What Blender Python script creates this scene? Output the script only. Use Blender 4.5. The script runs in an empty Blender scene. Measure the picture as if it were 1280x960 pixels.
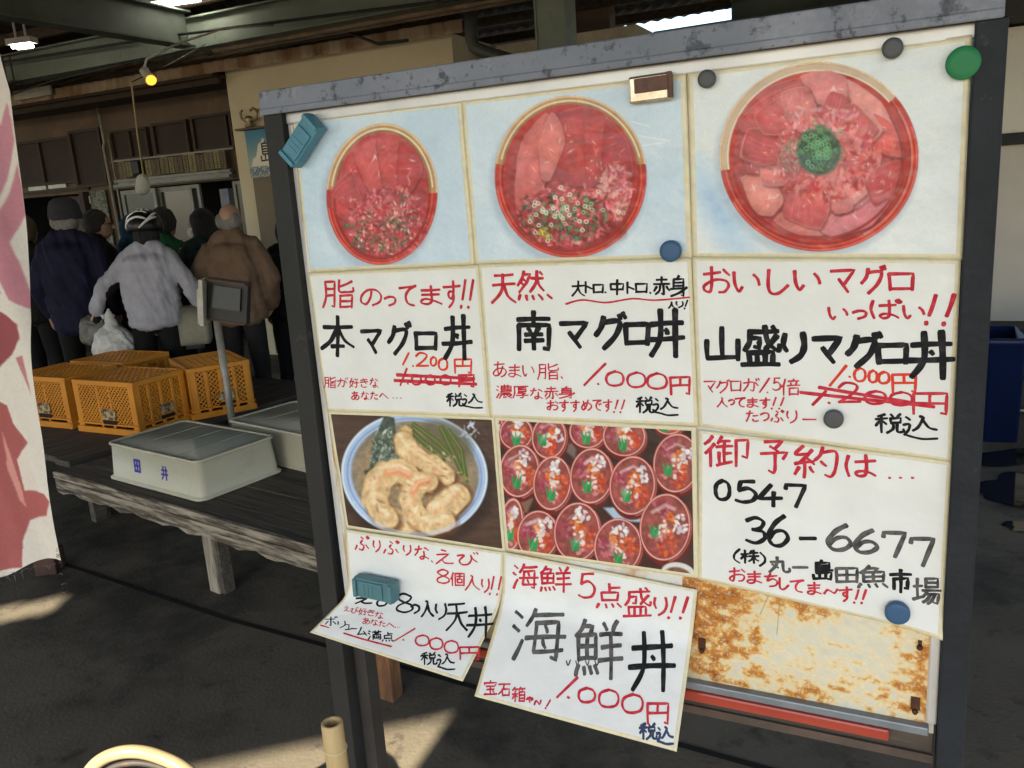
import bpy, bmesh, math, random, json
import numpy as np
from mathutils import Vector, Matrix, Euler
R = math.radians
S = bpy.context.scene
COL = S.collection

# ------------------------------------------------------------------ camera, light, exposure
cam_data = bpy.data.cameras.new('camera'); cam = bpy.data.objects.new('camera', cam_data); COL.objects.link(cam)
cam.matrix_world = Matrix(((0.99756284, 0.06977376, 0, 0), (-0.01575313, 0.22522411, -0.97417962, 0), (-0.06797218, 0.97180539, 0.22577436, 1.55), (0, 0, 0, 1)))
cam_data.sensor_width = 36; cam_data.lens = 29.25; cam_data.clip_start = 0.05; cam_data.clip_end = 1500
S.camera = cam
SUN_TO = Vector((-0.5, -1.277, 1.0)).normalized()
world = bpy.data.worlds.new('World'); S.world = world; world.use_nodes = True
wn = world.node_tree.nodes; wl = world.node_tree.links
sky = wn.new('ShaderNodeTexSky'); sky.sky_type = 'NISHITA'; sky.sun_disc = False
sky.sun_elevation = math.asin(SUN_TO.z); sky.sun_rotation = math.atan2(SUN_TO.x, SUN_TO.y)
wl.new(sky.outputs[0], wn['Background'].inputs[0]); wn['Background'].inputs[1].default_value = 0.085
sd = bpy.data.lights.new('sun', 'SUN'); sd.energy = 4.8; sd.angle = R(0.6); sd.color = (1.0, 0.87, 0.66)
sun = bpy.data.objects.new('sun', sd); COL.objects.link(sun); sun.rotation_euler = SUN_TO.to_track_quat('Z', 'Y').to_euler(); sun.location = (-4, -10, 9)
S.view_settings.view_transform = 'Standard'; S.view_settings.look = 'None'; S.view_settings.gamma = 1.0
S.view_settings.use_curve_mapping = False; S.view_settings.exposure = 2.25
S.render.engine = 'CYCLES'; S.cycles.use_denoising = True; S.cycles.max_bounces = 7; S.cycles.diffuse_bounces = 4; S.cycles.caustics_reflective = False; S.cycles.caustics_refractive = False; S.cycles.sample_clamp_indirect = 4

# ------------------------------------------------------------------ helpers
def tag(o, label=None, cat=None, group=None, kind=None):
    if label: o['label'] = label
    if cat: o['category'] = cat
    if group: o['group'] = group
    if kind: o['kind'] = kind
    return o
def empty(name, loc, rz=0.0, label=None, cat=None, group=None):
    o = bpy.data.objects.new(name, None); COL.objects.link(o); o.location = loc; o.rotation_euler = (0, 0, rz); o.empty_display_size = 0.1
    return tag(o, label, cat, group)
def lin(c):
    c = np.asarray(c, float) / 255.0
    return np.where(c <= 0.04045, c / 12.92, ((c + 0.055) / 1.055) ** 2.4)
MATS = {}
def mat(name, c1, c2=None, rough=0.6, metal=0.0, scale=8.0, stretch=(1, 1, 1), detail=6.0, lo=0.35, hi=0.65, bump=0.0, bscale=None, coat=0.0, rvar=0.0, spec=0.3, extra=None):
    """principled surface whose colour wanders between c1 and c2 (linear rgb) on an object-space noise"""
    if name in MATS: return MATS[name]
    m = bpy.data.materials.new(name); m.use_nodes = True; n = m.node_tree.nodes; l = m.node_tree.links; b = n['Principled BSDF']
    b.inputs['Roughness'].default_value = rough; b.inputs['Metallic'].default_value = metal; b.inputs['Specular IOR Level'].default_value = spec
    if coat: b.inputs['Coat Weight'].default_value = coat; b.inputs['Coat Roughness'].default_value = 0.12
    tc = n.new('ShaderNodeTexCoord'); mp = n.new('ShaderNodeMapping'); mp.inputs['Scale'].default_value = stretch; l.new(tc.outputs['Object'], mp.inputs[0])
    nz = n.new('ShaderNodeTexNoise'); nz.inputs['Scale'].default_value = scale; nz.inputs['Detail'].default_value = detail; nz.inputs['Roughness'].default_value = 0.62; l.new(mp.outputs[0], nz.inputs[0])
    rp = n.new('ShaderNodeValToRGB'); e = rp.color_ramp.elements
    e[0].position = lo; e[1].position = hi; e[0].color = (*c1, 1); e[1].color = (*(c2 or [v * 0.75 for v in c1]), 1)
    l.new(nz.outputs[0], rp.inputs[0]); l.new(rp.outputs[0], b.inputs['Base Color'])
    last = rp
    if extra:   # second layer: (colour, noise scale, lo, hi)
        for (c3, sc3, lo3, hi3) in extra:
            n3 = n.new('ShaderNodeTexNoise'); n3.inputs['Scale'].default_value = sc3; n3.inputs['Detail'].default_value = 8; n3.inputs['Roughness'].default_value = 0.68; l.new(mp.outputs[0], n3.inputs[0])
            r3 = n.new('ShaderNodeValToRGB'); r3.color_ramp.elements[0].position = lo3; r3.color_ramp.elements[1].position = hi3; l.new(n3.outputs[0], r3.inputs[0])
            mx = n.new('ShaderNodeMixRGB'); l.new(r3.outputs[0], mx.inputs[0]); l.new(last.outputs[0], mx.inputs[1]); mx.inputs[2].default_value = (*c3, 1); l.new(mx.outputs[0], b.inputs['Base Color']); last = mx
    if rvar:
        mr = n.new('ShaderNodeMapRange'); mr.inputs[1].default_value = 0.3; mr.inputs[2].default_value = 0.7; mr.inputs[3].default_value = max(0.03, rough - rvar); mr.inputs[4].default_value = min(1, rough + rvar)
        l.new(nz.outputs[0], mr.inputs[0]); l.new(mr.outputs[0], b.inputs['Roughness'])
    if bump:
        n2 = n.new('ShaderNodeTexNoise'); n2.inputs['Scale'].default_value = bscale or scale * 3; n2.inputs['Detail'].default_value = 5; l.new(mp.outputs[0], n2.inputs[0])
        bp = n.new('ShaderNodeBump'); bp.inputs['Strength'].default_value = bump; bp.inputs['Distance'].default_value = 0.02; l.new(n2.outputs[0], bp.inputs['Height']); l.new(bp.outputs[0], b.inputs['Normal'])
    MATS[name] = m; return m
def emis(name, col, strength):
    if name in MATS: return MATS[name]
    m = bpy.data.materials.new(name); m.use_nodes = True; b = m.node_tree.nodes['Principled BSDF']
    b.inputs['Base Color'].default_value = (*col, 1); b.inputs['Emission Color'].default_value = (*col, 1); b.inputs['Emission Strength'].default_value = strength
    MATS[name] = m; return m
def printed(name, rough=0.32, coat=0.5, bump=0.12, bscale=14.0, noise=0.0, transl=0.0):
    """a surface whose pigment is stored per vertex in the attribute Col, under a clear film"""
    if name in MATS: return MATS[name]
    m = bpy.data.materials.new(name); m.use_nodes = True; n = m.node_tree.nodes; l = m.node_tree.links; b = n['Principled BSDF']
    a = n.new('ShaderNodeAttribute'); a.attribute_name = 'Col'; l.new(a.outputs['Color'], b.inputs['Base Color'])
    b.inputs['Roughness'].default_value = rough; b.inputs['Coat Weight'].default_value = coat; b.inputs['Coat Roughness'].default_value = 0.1; b.inputs['Specular IOR Level'].default_value = 0.25
    tc = n.new('ShaderNodeTexCoord'); n2 = n.new('ShaderNodeTexNoise'); n2.inputs['Scale'].default_value = bscale; n2.inputs['Detail'].default_value = 3; l.new(tc.outputs['Object'], n2.inputs[0])
    bp = n.new('ShaderNodeBump'); bp.inputs['Strength'].default_value = bump; bp.inputs['Distance'].default_value = 0.02; l.new(n2.outputs[0], bp.inputs['Height'])
    l.new(bp.outputs[0], b.inputs['Normal']); l.new(bp.outputs[0], b.inputs['Coat Normal'])
    if transl:
        tr = n.new('ShaderNodeBsdfTranslucent'); l.new(a.outputs['Color'], tr.inputs[0]); mx = n.new('ShaderNodeMixShader'); mx.inputs[0].default_value = transl
        l.new(b.outputs[0], mx.inputs[1]); l.new(tr.outputs[0], mx.inputs[2]); l.new(mx.outputs[0], n['Material Output'].inputs[0])
    MATS[name] = m; return m
def link_mesh(name, me, m=None, parent=None):
    o = bpy.data.objects.new(name, me); COL.objects.link(o)
    if m: me.materials.append(m)
    if parent: o.parent = parent
    return o
class MB:
    """collects solid shapes and links them as one mesh object"""
    def __init__(s): s.v = []; s.f = []; s.sm = []
    def add(s, vs, fs, smooth=False):
        k = len(s.v); s.v += [tuple(v) for v in vs]; s.f += [tuple(i + k for i in f) for f in fs]; s.sm += [smooth] * len(fs); return s
    def box(s, c, d, rot=None, taper=1.0):
        x, y, z = d[0] / 2, d[1] / 2, d[2] / 2; vs = []
        for sz in (-1, 1):
            t = taper if sz > 0 else 1.0
            for sx, sy in ((-1, -1), (1, -1), (1, 1), (-1, 1)): vs.append(Vector((sx * x * t, sy * y * t, sz * z)))
        if rot is not None: vs = [rot @ v for v in vs]
        vs = [v + Vector(c) for v in vs]
        return s.add(vs, [(3, 2, 1, 0), (4, 5, 6, 7), (0, 1, 5, 4), (1, 2, 6, 5), (2, 3, 7, 6), (3, 0, 4, 7)])
    def bar(s, a, b, w, h, up=(0, 0, 1)):
        a = Vector(a); b = Vector(b); d = b - a; L = d.length; d.normalize(); u = Vector(up)
        if abs(d.dot(u)) > 0.98: u = Vector((0, 1, 0))
        x = d.cross(u).normalized(); y = x.cross(d).normalized()
        M = Matrix((x, y, d)).transposed(); return s.box((a + b) / 2, (w, h, L), M)
    def tube(s, pts, r, n=10, caps=True):
        pts = [Vector(p) for p in pts]; rs = r if isinstance(r, (list, tuple)) else [r] * len(pts); vs = []; fs = []; ref = None
        for i, p in enumerate(pts):
            d = (pts[min(i + 1, len(pts) - 1)] - pts[max(i - 1, 0)]).normalized()
            if ref is None: ref = d.orthogonal().normalized()
            ref = (ref - d * ref.dot(d)).normalized(); q = d.cross(ref)
            for k in range(n):
                t = 2 * math.pi * k / n; vs.append(p + (ref * math.cos(t) + q * math.sin(t)) * rs[i])
        for i in range(len(pts) - 1):
            for k in range(n): fs.append((i * n + k, i * n + (k + 1) % n, (i + 1) * n + (k + 1) % n, (i + 1) * n + k))
        if caps: fs.append(tuple(range(n - 1, -1, -1))); fs.append(tuple(range((len(pts) - 1) * n, len(pts) * n)))
        return s.add(vs, fs, True)
    def lathe(s, prof, c=(0, 0, 0), n=24, M=None):
        vs = []; fs = []; M = M or Matrix.Identity(3)
        for r, z in prof:
            for k in range(n): t = 2 * math.pi * k / n; vs.append(Vector(c) + M @ Vector((r * math.cos(t), r * math.sin(t), z)))
        for i in range(len(prof) - 1):
            for k in range(n): fs.append((i * n + k, i * n + (k + 1) % n, (i + 1) * n + (k + 1) % n, (i + 1) * n + k))
        fs.append(tuple(range(n - 1, -1, -1))); fs.append(tuple(range((len(prof) - 1) * n, len(prof) * n)))
        return s.add(vs, fs, True)
    def prism(s, poly, z0, z1):
        n = len(poly); vs = [(x, y, z0) for x, y in poly] + [(x, y, z1) for x, y in poly]
        return s.add(vs, [tuple(range(n - 1, -1, -1)), tuple(range(n, 2 * n))] + [(i, (i + 1) % n, n + (i + 1) % n, n + i) for i in range(n)])
    def build(s, name, m, parent=None, bevel=0.0, seg=2, loc=None):
        me = bpy.data.meshes.new(name); me.from_pydata(s.v, [], s.f); me.polygons.foreach_set('use_smooth', s.sm); me.update()
        o = link_mesh(name, me, m, parent)
        if loc is not None: o.location = loc
        if bevel:
            bv = o.modifiers.new('bevel', 'BEVEL'); bv.width = bevel; bv.segments = seg; bv.limit_method = 'ANGLE'; bv.angle_limit = R(40)
        return o
def one(name, mb, m, label, cat, loc=(0, 0, 0), rz=0, group=None, bevel=0.0, kind=None):
    o = mb.build(name, m, None, bevel); o.location = loc; o.rotation_euler = (0, 0, rz); return tag(o, label, cat, group, kind)
def blob(name, prims, m, parent=None, voxel=0.012, smooth=4, disp=None):
    """fuses capsules and ellipsoids into one continuous skin"""
    bm = bmesh.new()
    for p in prims:
        if p[0] == 'c':
            a, b, r0, r1 = Vector(p[1]), Vector(p[2]), p[3], p[4]; d = b - a; L = d.length; 
            q = d.to_track_quat('Z', 'Y').to_matrix() if L > 1e-6 else Matrix.Identity(3)
            vs = []; N = 14
            prof = [(-r0, 0.02)] + [(-r0 * math.cos(t), r0 * math.sin(t)) for t in (0.45, 0.9, 1.35)] + [(L + r1 * math.sin(t), r1 * math.cos(t)) for t in (0.2, 0.65, 1.1)] + [(L + r1, 0.02)]
            rings = []
            for h, r in prof:
                r = r if r != 0.02 else 0.001
                rings.append([bm.verts.new(a + q @ Vector((r * math.cos(2 * math.pi * k / N), r * math.sin(2 * math.pi * k / N), h))) for k in range(N)])
            for i in range(len(rings) - 1):
                for k in range(N): bm.faces.new((rings[i][k], rings[i][(k + 1) % N], rings[i + 1][(k + 1) % N], rings[i + 1][k]))
            bm.faces.new(rings[0][::-1]); bm.faces.new(rings[-1])
        else:
            M = Matrix.Translation(Vector(p[1])) @ (p[3].to_4x4() if len(p) > 3 else Matrix.Identity(4)) @ Matrix.Diagonal((*p[2], 1))
            bmesh.ops.create_icosphere(bm, subdivisions=3, radius=1.0, matrix=M)
    me = bpy.data.meshes.new(name); bm.to_mesh(me); bm.free()
    o = link_mesh(name, me); rm = o.modifiers.new('r', 'REMESH'); rm.mode = 'VOXEL'; rm.voxel_size = voxel
    if smooth: sm = o.modifiers.new('s', 'SMOOTH'); sm.factor = 0.5; sm.iterations = smooth
    dg = bpy.context.evaluated_depsgraph_get(); me2 = bpy.data.meshes.new_from_object(o.evaluated_get(dg))
    bpy.data.objects.remove(o); bpy.data.meshes.remove(me)
    nv = len(me2.vertices)
    if disp and nv:
        co = np.empty(nv * 3); me2.vertices.foreach_get('co', co); co = co.reshape(-1, 3); no = np.empty(nv * 3); me2.vertices.foreach_get('normal', no); no = no.reshape(-1, 3)
        co += no * disp(co)[:, None]; me2.vertices.foreach_set('co', co.ravel())
    me2.polygons.foreach_set('use_smooth', [True] * len(me2.polygons)); me2.name = name
    me2.materials.clear()
    o = link_mesh(name, me2, m, parent); return o
def vnoise(x, y, seed=0):
    """smooth value noise, vectorised"""
    xi = np.floor(x).astype(np.int64); yi = np.floor(y).astype(np.int64); fx = x - xi; fy = y - yi; fx = fx * fx * (3 - 2 * fx); fy = fy * fy * (3 - 2 * fy)
    def h(a, b):
        v = (a * 374761393 + b * 668265263 + seed * 974634777) & 0x7fffffff; v = ((v ^ (v >> 13)) * 1274126177) & 0x7fffffff; return ((v ^ (v >> 16)) & 0xffff) / 65535.0
    return (h(xi, yi) * (1 - fx) + h(xi + 1, yi) * fx) * (1 - fy) + (h(xi, yi + 1) * (1 - fx) + h(xi + 1, yi + 1) * fx) * fy
def fbm(x, y, seed=0, o=4):
    t = 0; a = 0.5
    for k in range(o): t = t + a * vnoise(x * 2 ** k, y * 2 ** k, seed + k); a *= 0.5
    return t / (1 - 0.5 ** o)
def set_col(me, rgb_lin):
    at = me.color_attributes.new('Col', 'FLOAT_COLOR', 'POINT'); n = len(me.vertices); d = np.ones((n, 4), np.float32); d[:, :3] = rgb_lin; at.data.foreach_set('color', d.ravel())

# ------------------------------------------------------------------ measured layout: sheets (mm), writing, strokes, flag
SHEETS = {"S1": [[2.0, 4.8], [294.9, 1.9], [296.3, -221.0], [-4.9, -226.3]], "S2": [[294.9, 1.9], [604.5, 0.6], [608.0, -219.4], [296.3, -221.0]], "S3": [[606.4, 0.4], [905.6, 3.2], [907.9, -229.5], [608.0, -219.4]], "S4": [[-4.9, -226.3], [304.0, -221.2], [303.3, -445.4], [1.4, -451.8]], "S5": [[302.8, -220.0], [607.0, -219.4], [612.3, -439.6], [303.3, -445.4]], "S6": [[608.0, -218.4], [906.3, -228.6], [908.4, -465.0], [612.3, -439.6]], "S7": [[1.4, -451.8], [311.4, -443.7], [313.2, -660.2], [10.2, -656.2]], "S8": [[308.8, -443.8], [609.1, -440.9], [608.5, -658.2], [310.6, -657.9]], "S9": [[612.2, -444.0], [908.3, -463.1], [908.1, -688.8], [607.4, -659.5]]}
CURLS = {"S10": [[[0.01, -0.6577, 0], [0.3105, -0.6593, 0]], [[0.0069, -0.7742, 0.004], [0.3006, -0.7457, 0.004]], [[-0.0501, -0.8336, 0.052], [0.2695, -0.8364, 0.088]]], "S11": [[[0.3078, -0.6583, 0], [0.6072, -0.674, 0]], [[0.3029, -0.7385, 0.004], [0.6003, -0.7426, 0.004]], [[0.2919, -0.8521, 0.094], [0.5986, -0.8649, 0.096]]]}
BEND = {"S10": 0.46, "S11": 0.36}
ART = [[0.5198004, -0.1702631, 365.217], [-0.1338627, -0.8854305, 154.2925], [-0.0003443644, -0.0001786405, 1.0]]
WRITING = {
 'S4': '''
r0 4.2 脂 25.7 -238.4 83 -239.3 77.3 -281.9 19.3 -281.8
r0 4.2 の 96.2 -254.4 132.7 -254.8 129.8 -278.4 93 -278.3
r0 4.2 っ 138.1 -265.2 158 -265.4 156.5 -278.5 136.5 -278.4
r0 4.2 て 167.2 -248.9 195.6 -249.3 192.3 -278.6 163.7 -278.5
r0 4.2 ま 205.1 -249.4 240.2 -249.9 237.5 -276.8 202.2 -276.7
r0 4.2 す 243.4 -243.2 270.9 -243.6 267.4 -281.5 239.6 -281.4
r0 4.2 W 272.5 -242.3 292.6 -242.7 289 -283.1 268.7 -283.1
k1 7.2 本 14.7 -295.6 76.8 -295.5 68.4 -357.8 5.2 -359.3
k1 7.2 マ 87.8 -317.4 125 -317 120.7 -351.6 83.2 -352.5
k1 7.2 グ 140.7 -304.6 180.4 -304.4 175 -352.4 134.8 -353.3
k1 7.2 ロ 187.7 -320.3 223.7 -319.9 221.2 -344.4 185 -345.1
k1 7.2 丼 237.6 -294.5 285 -294.4 279.3 -358.3 231.1 -359.6
o2 3.6 1 161.2 -351.3 171.8 -351.1 169.7 -369.7 159 -370
o2 3.6 . 175.8 -368.7 179.8 -368.6 179.2 -373.7 175.2 -373.9
o2 3.6 2 185 -350.8 207.1 -350.3 205.1 -370.1 182.8 -370.8
o2 3.6 0 210.4 -356.4 220 -356.2 218.6 -369.7 208.9 -370
o2 3.6 0 223.9 -358.3 238.9 -358 237.2 -375.4 222.2 -375.8
o2 3.6 円 251.3 -359 279.3 -358.3 277.4 -379.1 249.3 -380
r3 3.6 1 153.3 -376 165.7 -375.6 162.7 -402.6 150.2 -403.1
r3 3.6 . 163.3 -397.4 167.3 -397.2 166.8 -401.6 162.8 -401.8
r3 3.6 0 173.9 -385.4 190.5 -384.9 188.8 -399.9 172.2 -400.5
r3 3.6 0 198.7 -384.6 214.9 -384 213.4 -398.9 197.1 -399.5
r3 3.6 0 224.6 -383.7 242.1 -383.1 240.7 -397.8 223.1 -398.5
r3 3.6 円 256.3 -382.6 281.2 -381.8 279.6 -399.9 254.6 -400.9
r4 5.5 = 142 -386.5 284.3 -381.7 283 -395.6 140.2 -401.2
r5 2.1 脂 5.2 -394.2 28.5 -393.4 25.9 -411.8 2.5 -412.7
r5 2.1 が 32 -394.8 52 -394.1 49.9 -409.3 29.8 -410.1
r5 2.1 好 55.5 -394.9 73.4 -394.2 71.5 -409 53.5 -409.7
r5 2.1 き 76.3 -394.1 91.1 -393.6 89.2 -408.3 74.3 -408.9
r5 2.1 な 95.4 -393.4 110.4 -392.9 108.6 -407.5 93.5 -408.1
r5 2.1 あ 56.8 -416.5 71.2 -415.9 69.4 -429.6 55 -430.3
r5 2.1 な 75.8 -416.3 90 -415.7 88.4 -428.4 74.1 -429.1
r5 2.1 た 93.6 -415.5 107.6 -414.9 106.1 -426.9 92 -427.6
r5 2.1 へ 110.8 -417.2 127.1 -416.5 126.1 -424.8 109.8 -425.6
r5 2.1 … 134.5 -420.6 151.6 -419.8 150.9 -425.7 133.8 -426.5
k6 3.2 税 232.3 -411.8 260 -410.6 258.1 -430.5 230.3 -432
k6 3.2 込 259.8 -412 294 -410.5 292.2 -431.6 257.8 -433.4
''',
 'S5': '''
r0 4.6 天 323.8 -234.4 361.3 -235.2 358.3 -275.5 320.4 -275.3
r0 4.6 然 364.5 -231.2 403.8 -232 401.2 -271.1 361.6 -270.9
r0 4.6 、 403.3 -261 416.8 -261.2 416.3 -269.6 402.8 -269.5
k1 3.2 大 444.7 -246.3 462.4 -246.6 461.4 -266.3 443.6 -266.1
k1 3.2 ト 464 -247.4 473.3 -247.6 472.6 -262.2 463.3 -262.1
k1 3.2 ロ 474.8 -251.4 488.3 -251.6 487.8 -262.4 474.2 -262.3
k1 3.2 . 489.8 -259.8 493.3 -259.9 493.1 -264 489.6 -263.9
k1 3.2 中 499.3 -245.4 517 -245.7 516.3 -265.2 498.4 -265
k1 3.2 ト 522.2 -249.1 531.3 -249.2 530.8 -263.6 521.6 -263.5
k1 3.2 ロ 533.3 -251 548.8 -251.2 548.4 -262.5 532.9 -262.3
k1 3.2 . 551.1 -261.2 554.6 -261.3 554.5 -265 550.9 -265
k1 3.2 赤 557.8 -242.7 578.7 -243 578.1 -265.2 557.1 -265.1
k1 3.2 身 580 -241.8 601 -242.2 600.5 -267.9 579.3 -267.7
r2 2.6 ~ 435.1 -267.9 601.7 -269.1 601.5 -277.8 434.6 -277.1
k3 2.4 入 576.6 -275.2 585.4 -275.2 585.2 -283.2 576.4 -283.2
k3 2.4 り 586.7 -274.7 595.4 -274.8 595.2 -282.2 586.5 -282.2
k3 2.4 ! 597.2 -273.3 601.1 -273.3 600.9 -283.9 596.9 -283.9
k4 7.6 南 360.3 -289.1 408.8 -289 405.5 -341.3 356.4 -342.3
k4 7.6 マ 424.6 -303.2 463.1 -302.9 461.4 -336.7 422.5 -337.4
k4 7.6 グ 476.2 -290.3 517.9 -290.2 516.1 -336.9 473.9 -337.7
k4 7.6 ロ 517.4 -304.4 548.9 -304.2 548.1 -331.1 516.3 -331.7
k4 7.6 丼 549.5 -285.1 596.9 -285.2 595.6 -346 547.6 -347.2
r5 2.3 あ 315.9 -360.7 336.8 -360.1 335 -382.3 314.1 -383
r5 2.3 ま 341.1 -364.2 360 -363.7 358.7 -381.5 339.7 -382.1
r5 2.3 い 362.9 -365 380.4 -364.5 379.3 -379.9 361.8 -380.5
r5 2.3 脂 386.5 -361.6 417.4 -360.7 416.1 -383.3 385 -384.5
r5 2.3 、 420.2 -377.7 423.7 -377.6 423.4 -382 419.9 -382.1
r5 2.3 濃 318.4 -395.5 343.4 -394.5 341.9 -414.1 316.8 -415.3
r5 2.3 厚 345.4 -396.2 369.3 -395.2 368.1 -412.3 344.1 -413.4
r5 2.3 な 372.7 -397.9 391.6 -397.1 390.6 -412.4 371.7 -413.3
r5 2.3 赤 394.8 -394.7 415.4 -393.9 414.4 -411.3 393.6 -412.2
r5 2.3 身 416.9 -393.9 440.1 -392.9 439.2 -409.5 415.9 -410.6
r5 2.3 お 397.3 -414.9 414.2 -414.1 413.4 -427.6 396.5 -428.5
r5 2.3 す 416.3 -413.4 430.3 -412.7 429.4 -429 415.3 -429.7
r5 2.3 す 433.2 -412.6 447.1 -411.9 446.2 -428.1 432.3 -428.8
r5 2.3 め 450 -411.8 464.2 -411.1 463.5 -425.5 449.2 -426.3
r5 2.3 で 466.2 -411 478.8 -410.4 478.2 -424.7 465.5 -425.4
r5 2.3 す 481.7 -409.7 494.2 -409.1 493.5 -425.5 480.9 -426.2
r5 2.3 W 496.9 -409.5 512 -408.8 511.3 -426.5 496.2 -427.3
r6 3.6 1 456.1 -359.6 486.7 -358.8 485.4 -388.9 454.5 -390.1
r6 3.6 . 473 -385.6 477.8 -385.4 477.5 -390 472.8 -390.2
r6 3.6 0 487.6 -369.4 512.2 -368.7 511.4 -388.7 486.7 -389.7
r6 3.6 0 517.6 -369.8 542.9 -369 542.3 -389.3 516.8 -390.3
r6 3.6 0 545.5 -370.2 571.6 -369.4 571.1 -390.2 544.8 -391.3
r6 3.6 円 576.6 -374.4 602.1 -373.5 601.7 -396.7 576.1 -397.9
k7 3.2 税 529 -404 552.4 -402.9 551.8 -424.3 528.2 -425.5
k7 3.2 込 552.4 -404.2 586.2 -402.7 585.7 -425.8 551.7 -427.7
''',
 'S6': '''
r0 4.2 お 622.5 -231.1 654.2 -231.8 653.9 -263.1 622 -262.8
r0 4.2 い 659.5 -238.7 690.5 -239.3 690.5 -262.1 659.3 -261.8
r0 4.2 し 700.9 -236.9 723.8 -237.4 724 -265.1 700.9 -264.9
r0 4.2 い 731.4 -238.8 759.9 -239.4 760.2 -261 731.6 -260.7
r0 4.2 マ 772 -238.4 797.6 -238.9 798.2 -264.5 772.5 -264.3
r0 4.2 グ 805.3 -234 830.8 -234.6 831.8 -266.2 806.1 -265.9
r0 4.2 ロ 834.5 -243.5 859.5 -244 860.2 -262.7 835.1 -262.4
r1 3.6 い 770.4 -282.6 791 -282.6 791.3 -296.2 770.6 -296.3
r1 3.6 っ 797.1 -286.5 811.3 -286.5 811.6 -295.6 797.3 -295.7
r1 3.6 ぱ 816.4 -273.7 848.1 -273.9 848.8 -295 817 -295.1
r1 3.6 い 850.6 -280.7 872.1 -280.8 872.6 -294.9 851.1 -295
r2 4.6 W 872.7 -268.3 901.3 -268.5 902.8 -302.3 874 -302.5
k3 7.2 山 624.9 -308.2 664.3 -307.8 664.1 -348.8 624.3 -349.8
k3 7.2 盛 669.7 -305.8 714.5 -305.5 714.7 -353 669.5 -354.3
k3 7.2 り 719.2 -314.4 743.4 -314.1 743.8 -349.5 719.4 -350.1
k3 7.2 マ 753.6 -319.4 784.5 -319 785.1 -348.9 754 -349.7
k3 7.2 グ 791.6 -312.8 828.5 -312.4 829.7 -353 792.5 -354.1
k3 7.2 ロ 825 -326.8 855.6 -326.2 856.4 -347.5 825.6 -348.3
k3 7.2 丼 857.4 -310.3 903.1 -309.8 905.6 -363.5 859.3 -365.2
o4 3.4 1 772.8 -353.3 791.3 -352.8 791.8 -377.1 773.2 -377.8
o4 3.4 . 794 -364.3 797.1 -364.2 797.2 -367.9 794 -368
o4 3.4 0 800.3 -355.2 812.4 -354.8 812.8 -370.9 800.7 -371.3
o4 3.4 0 816.3 -357.4 825.1 -357.1 825.5 -371.7 816.7 -372.1
o4 3.4 0 826.8 -358.9 838.2 -358.5 838.6 -372.6 827.2 -373
o4 3.4 円 841.8 -361.8 866.5 -361 867.3 -382 842.5 -383
r5 3.6 1 753.7 -385.5 768.8 -384.9 769.1 -402 753.9 -402.7
r5 3.6 . 771 -397.2 774.8 -397 774.9 -401.7 771.1 -401.9
r5 3.6 2 783.1 -373.9 807.5 -372.9 808.1 -396.8 783.6 -398
r5 3.6 0 812.6 -383 835.3 -382 835.8 -397.6 813 -398.7
r5 3.6 0 840.1 -383.1 863.4 -382.1 864 -398 840.6 -399.2
r5 3.6 円 864.6 -383.4 899.1 -381.9 900.2 -406.7 865.5 -408.6
r6 5.0 _ 760.7 -380.2 866.6 -375.9 867.4 -395.2 761 -400.4
r6 5.0 _ 740.4 -387.5 887.4 -381.1 888.1 -398.6 740.6 -406.2
r7 2.2 マ 621 -378 635.7 -377.5 635.5 -392 620.8 -392.7
r7 2.2 グ 637.1 -375.4 653.8 -374.8 653.6 -392.1 636.9 -392.8
r7 2.2 ロ 655.1 -376.7 667.5 -376.3 667.4 -389.2 655 -389.7
r7 2.2 が 671 -372.4 690.4 -371.7 690.4 -388.2 671 -389
r7 2.2 1 690.5 -371.2 702.4 -370.8 702.5 -389.1 690.4 -389.6
r7 2.2 . 699 -387.8 701.7 -387.7 701.7 -391.1 699 -391.2
r7 2.2 5 706.4 -370.6 715.6 -370.3 715.7 -385.7 706.4 -386.1
r7 2.2 倍 716.9 -371.6 738.9 -370.8 739.1 -391.2 717 -392.1
r7 2.2 入 637.6 -399.2 650.8 -398.6 650.7 -410.9 637.5 -411.5
r7 2.2 っ 652.1 -401.5 659.1 -401.1 659 -407.5 652.1 -407.9
r7 2.2 て 660.5 -398.2 672.8 -397.6 672.8 -409.7 660.4 -410.4
r7 2.2 ま 675.5 -397.5 689.1 -396.8 689.1 -408.9 675.5 -409.6
r7 2.2 す 691 -396.7 703.3 -396.2 703.3 -409.9 691 -410.5
r7 2.2 W 705.1 -395.5 719.7 -394.9 719.7 -410.1 705.2 -410.9
r7 2.2 た 674.1 -414.9 689.1 -414.1 689.1 -427.9 674.1 -428.8
r7 2.2 っ 691.8 -416.8 701.7 -416.2 701.7 -426.3 691.8 -426.9
r7 2.2 ぷ 704.4 -412.7 719.7 -411.8 719.8 -426.7 704.4 -427.6
r7 2.2 り 723.7 -412.2 735.4 -411.6 735.6 -427.2 723.8 -427.9
r7 2.2 ー 742 -420.3 758.7 -419.3 758.8 -422.9 742.1 -423.9
k8 3.4 税 825 -410.8 855.1 -409.2 855.9 -432.1 825.6 -434.1
k8 3.4 込 855.2 -411.9 890.8 -409.8 892 -437.2 856.1 -439.7
''',
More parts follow.
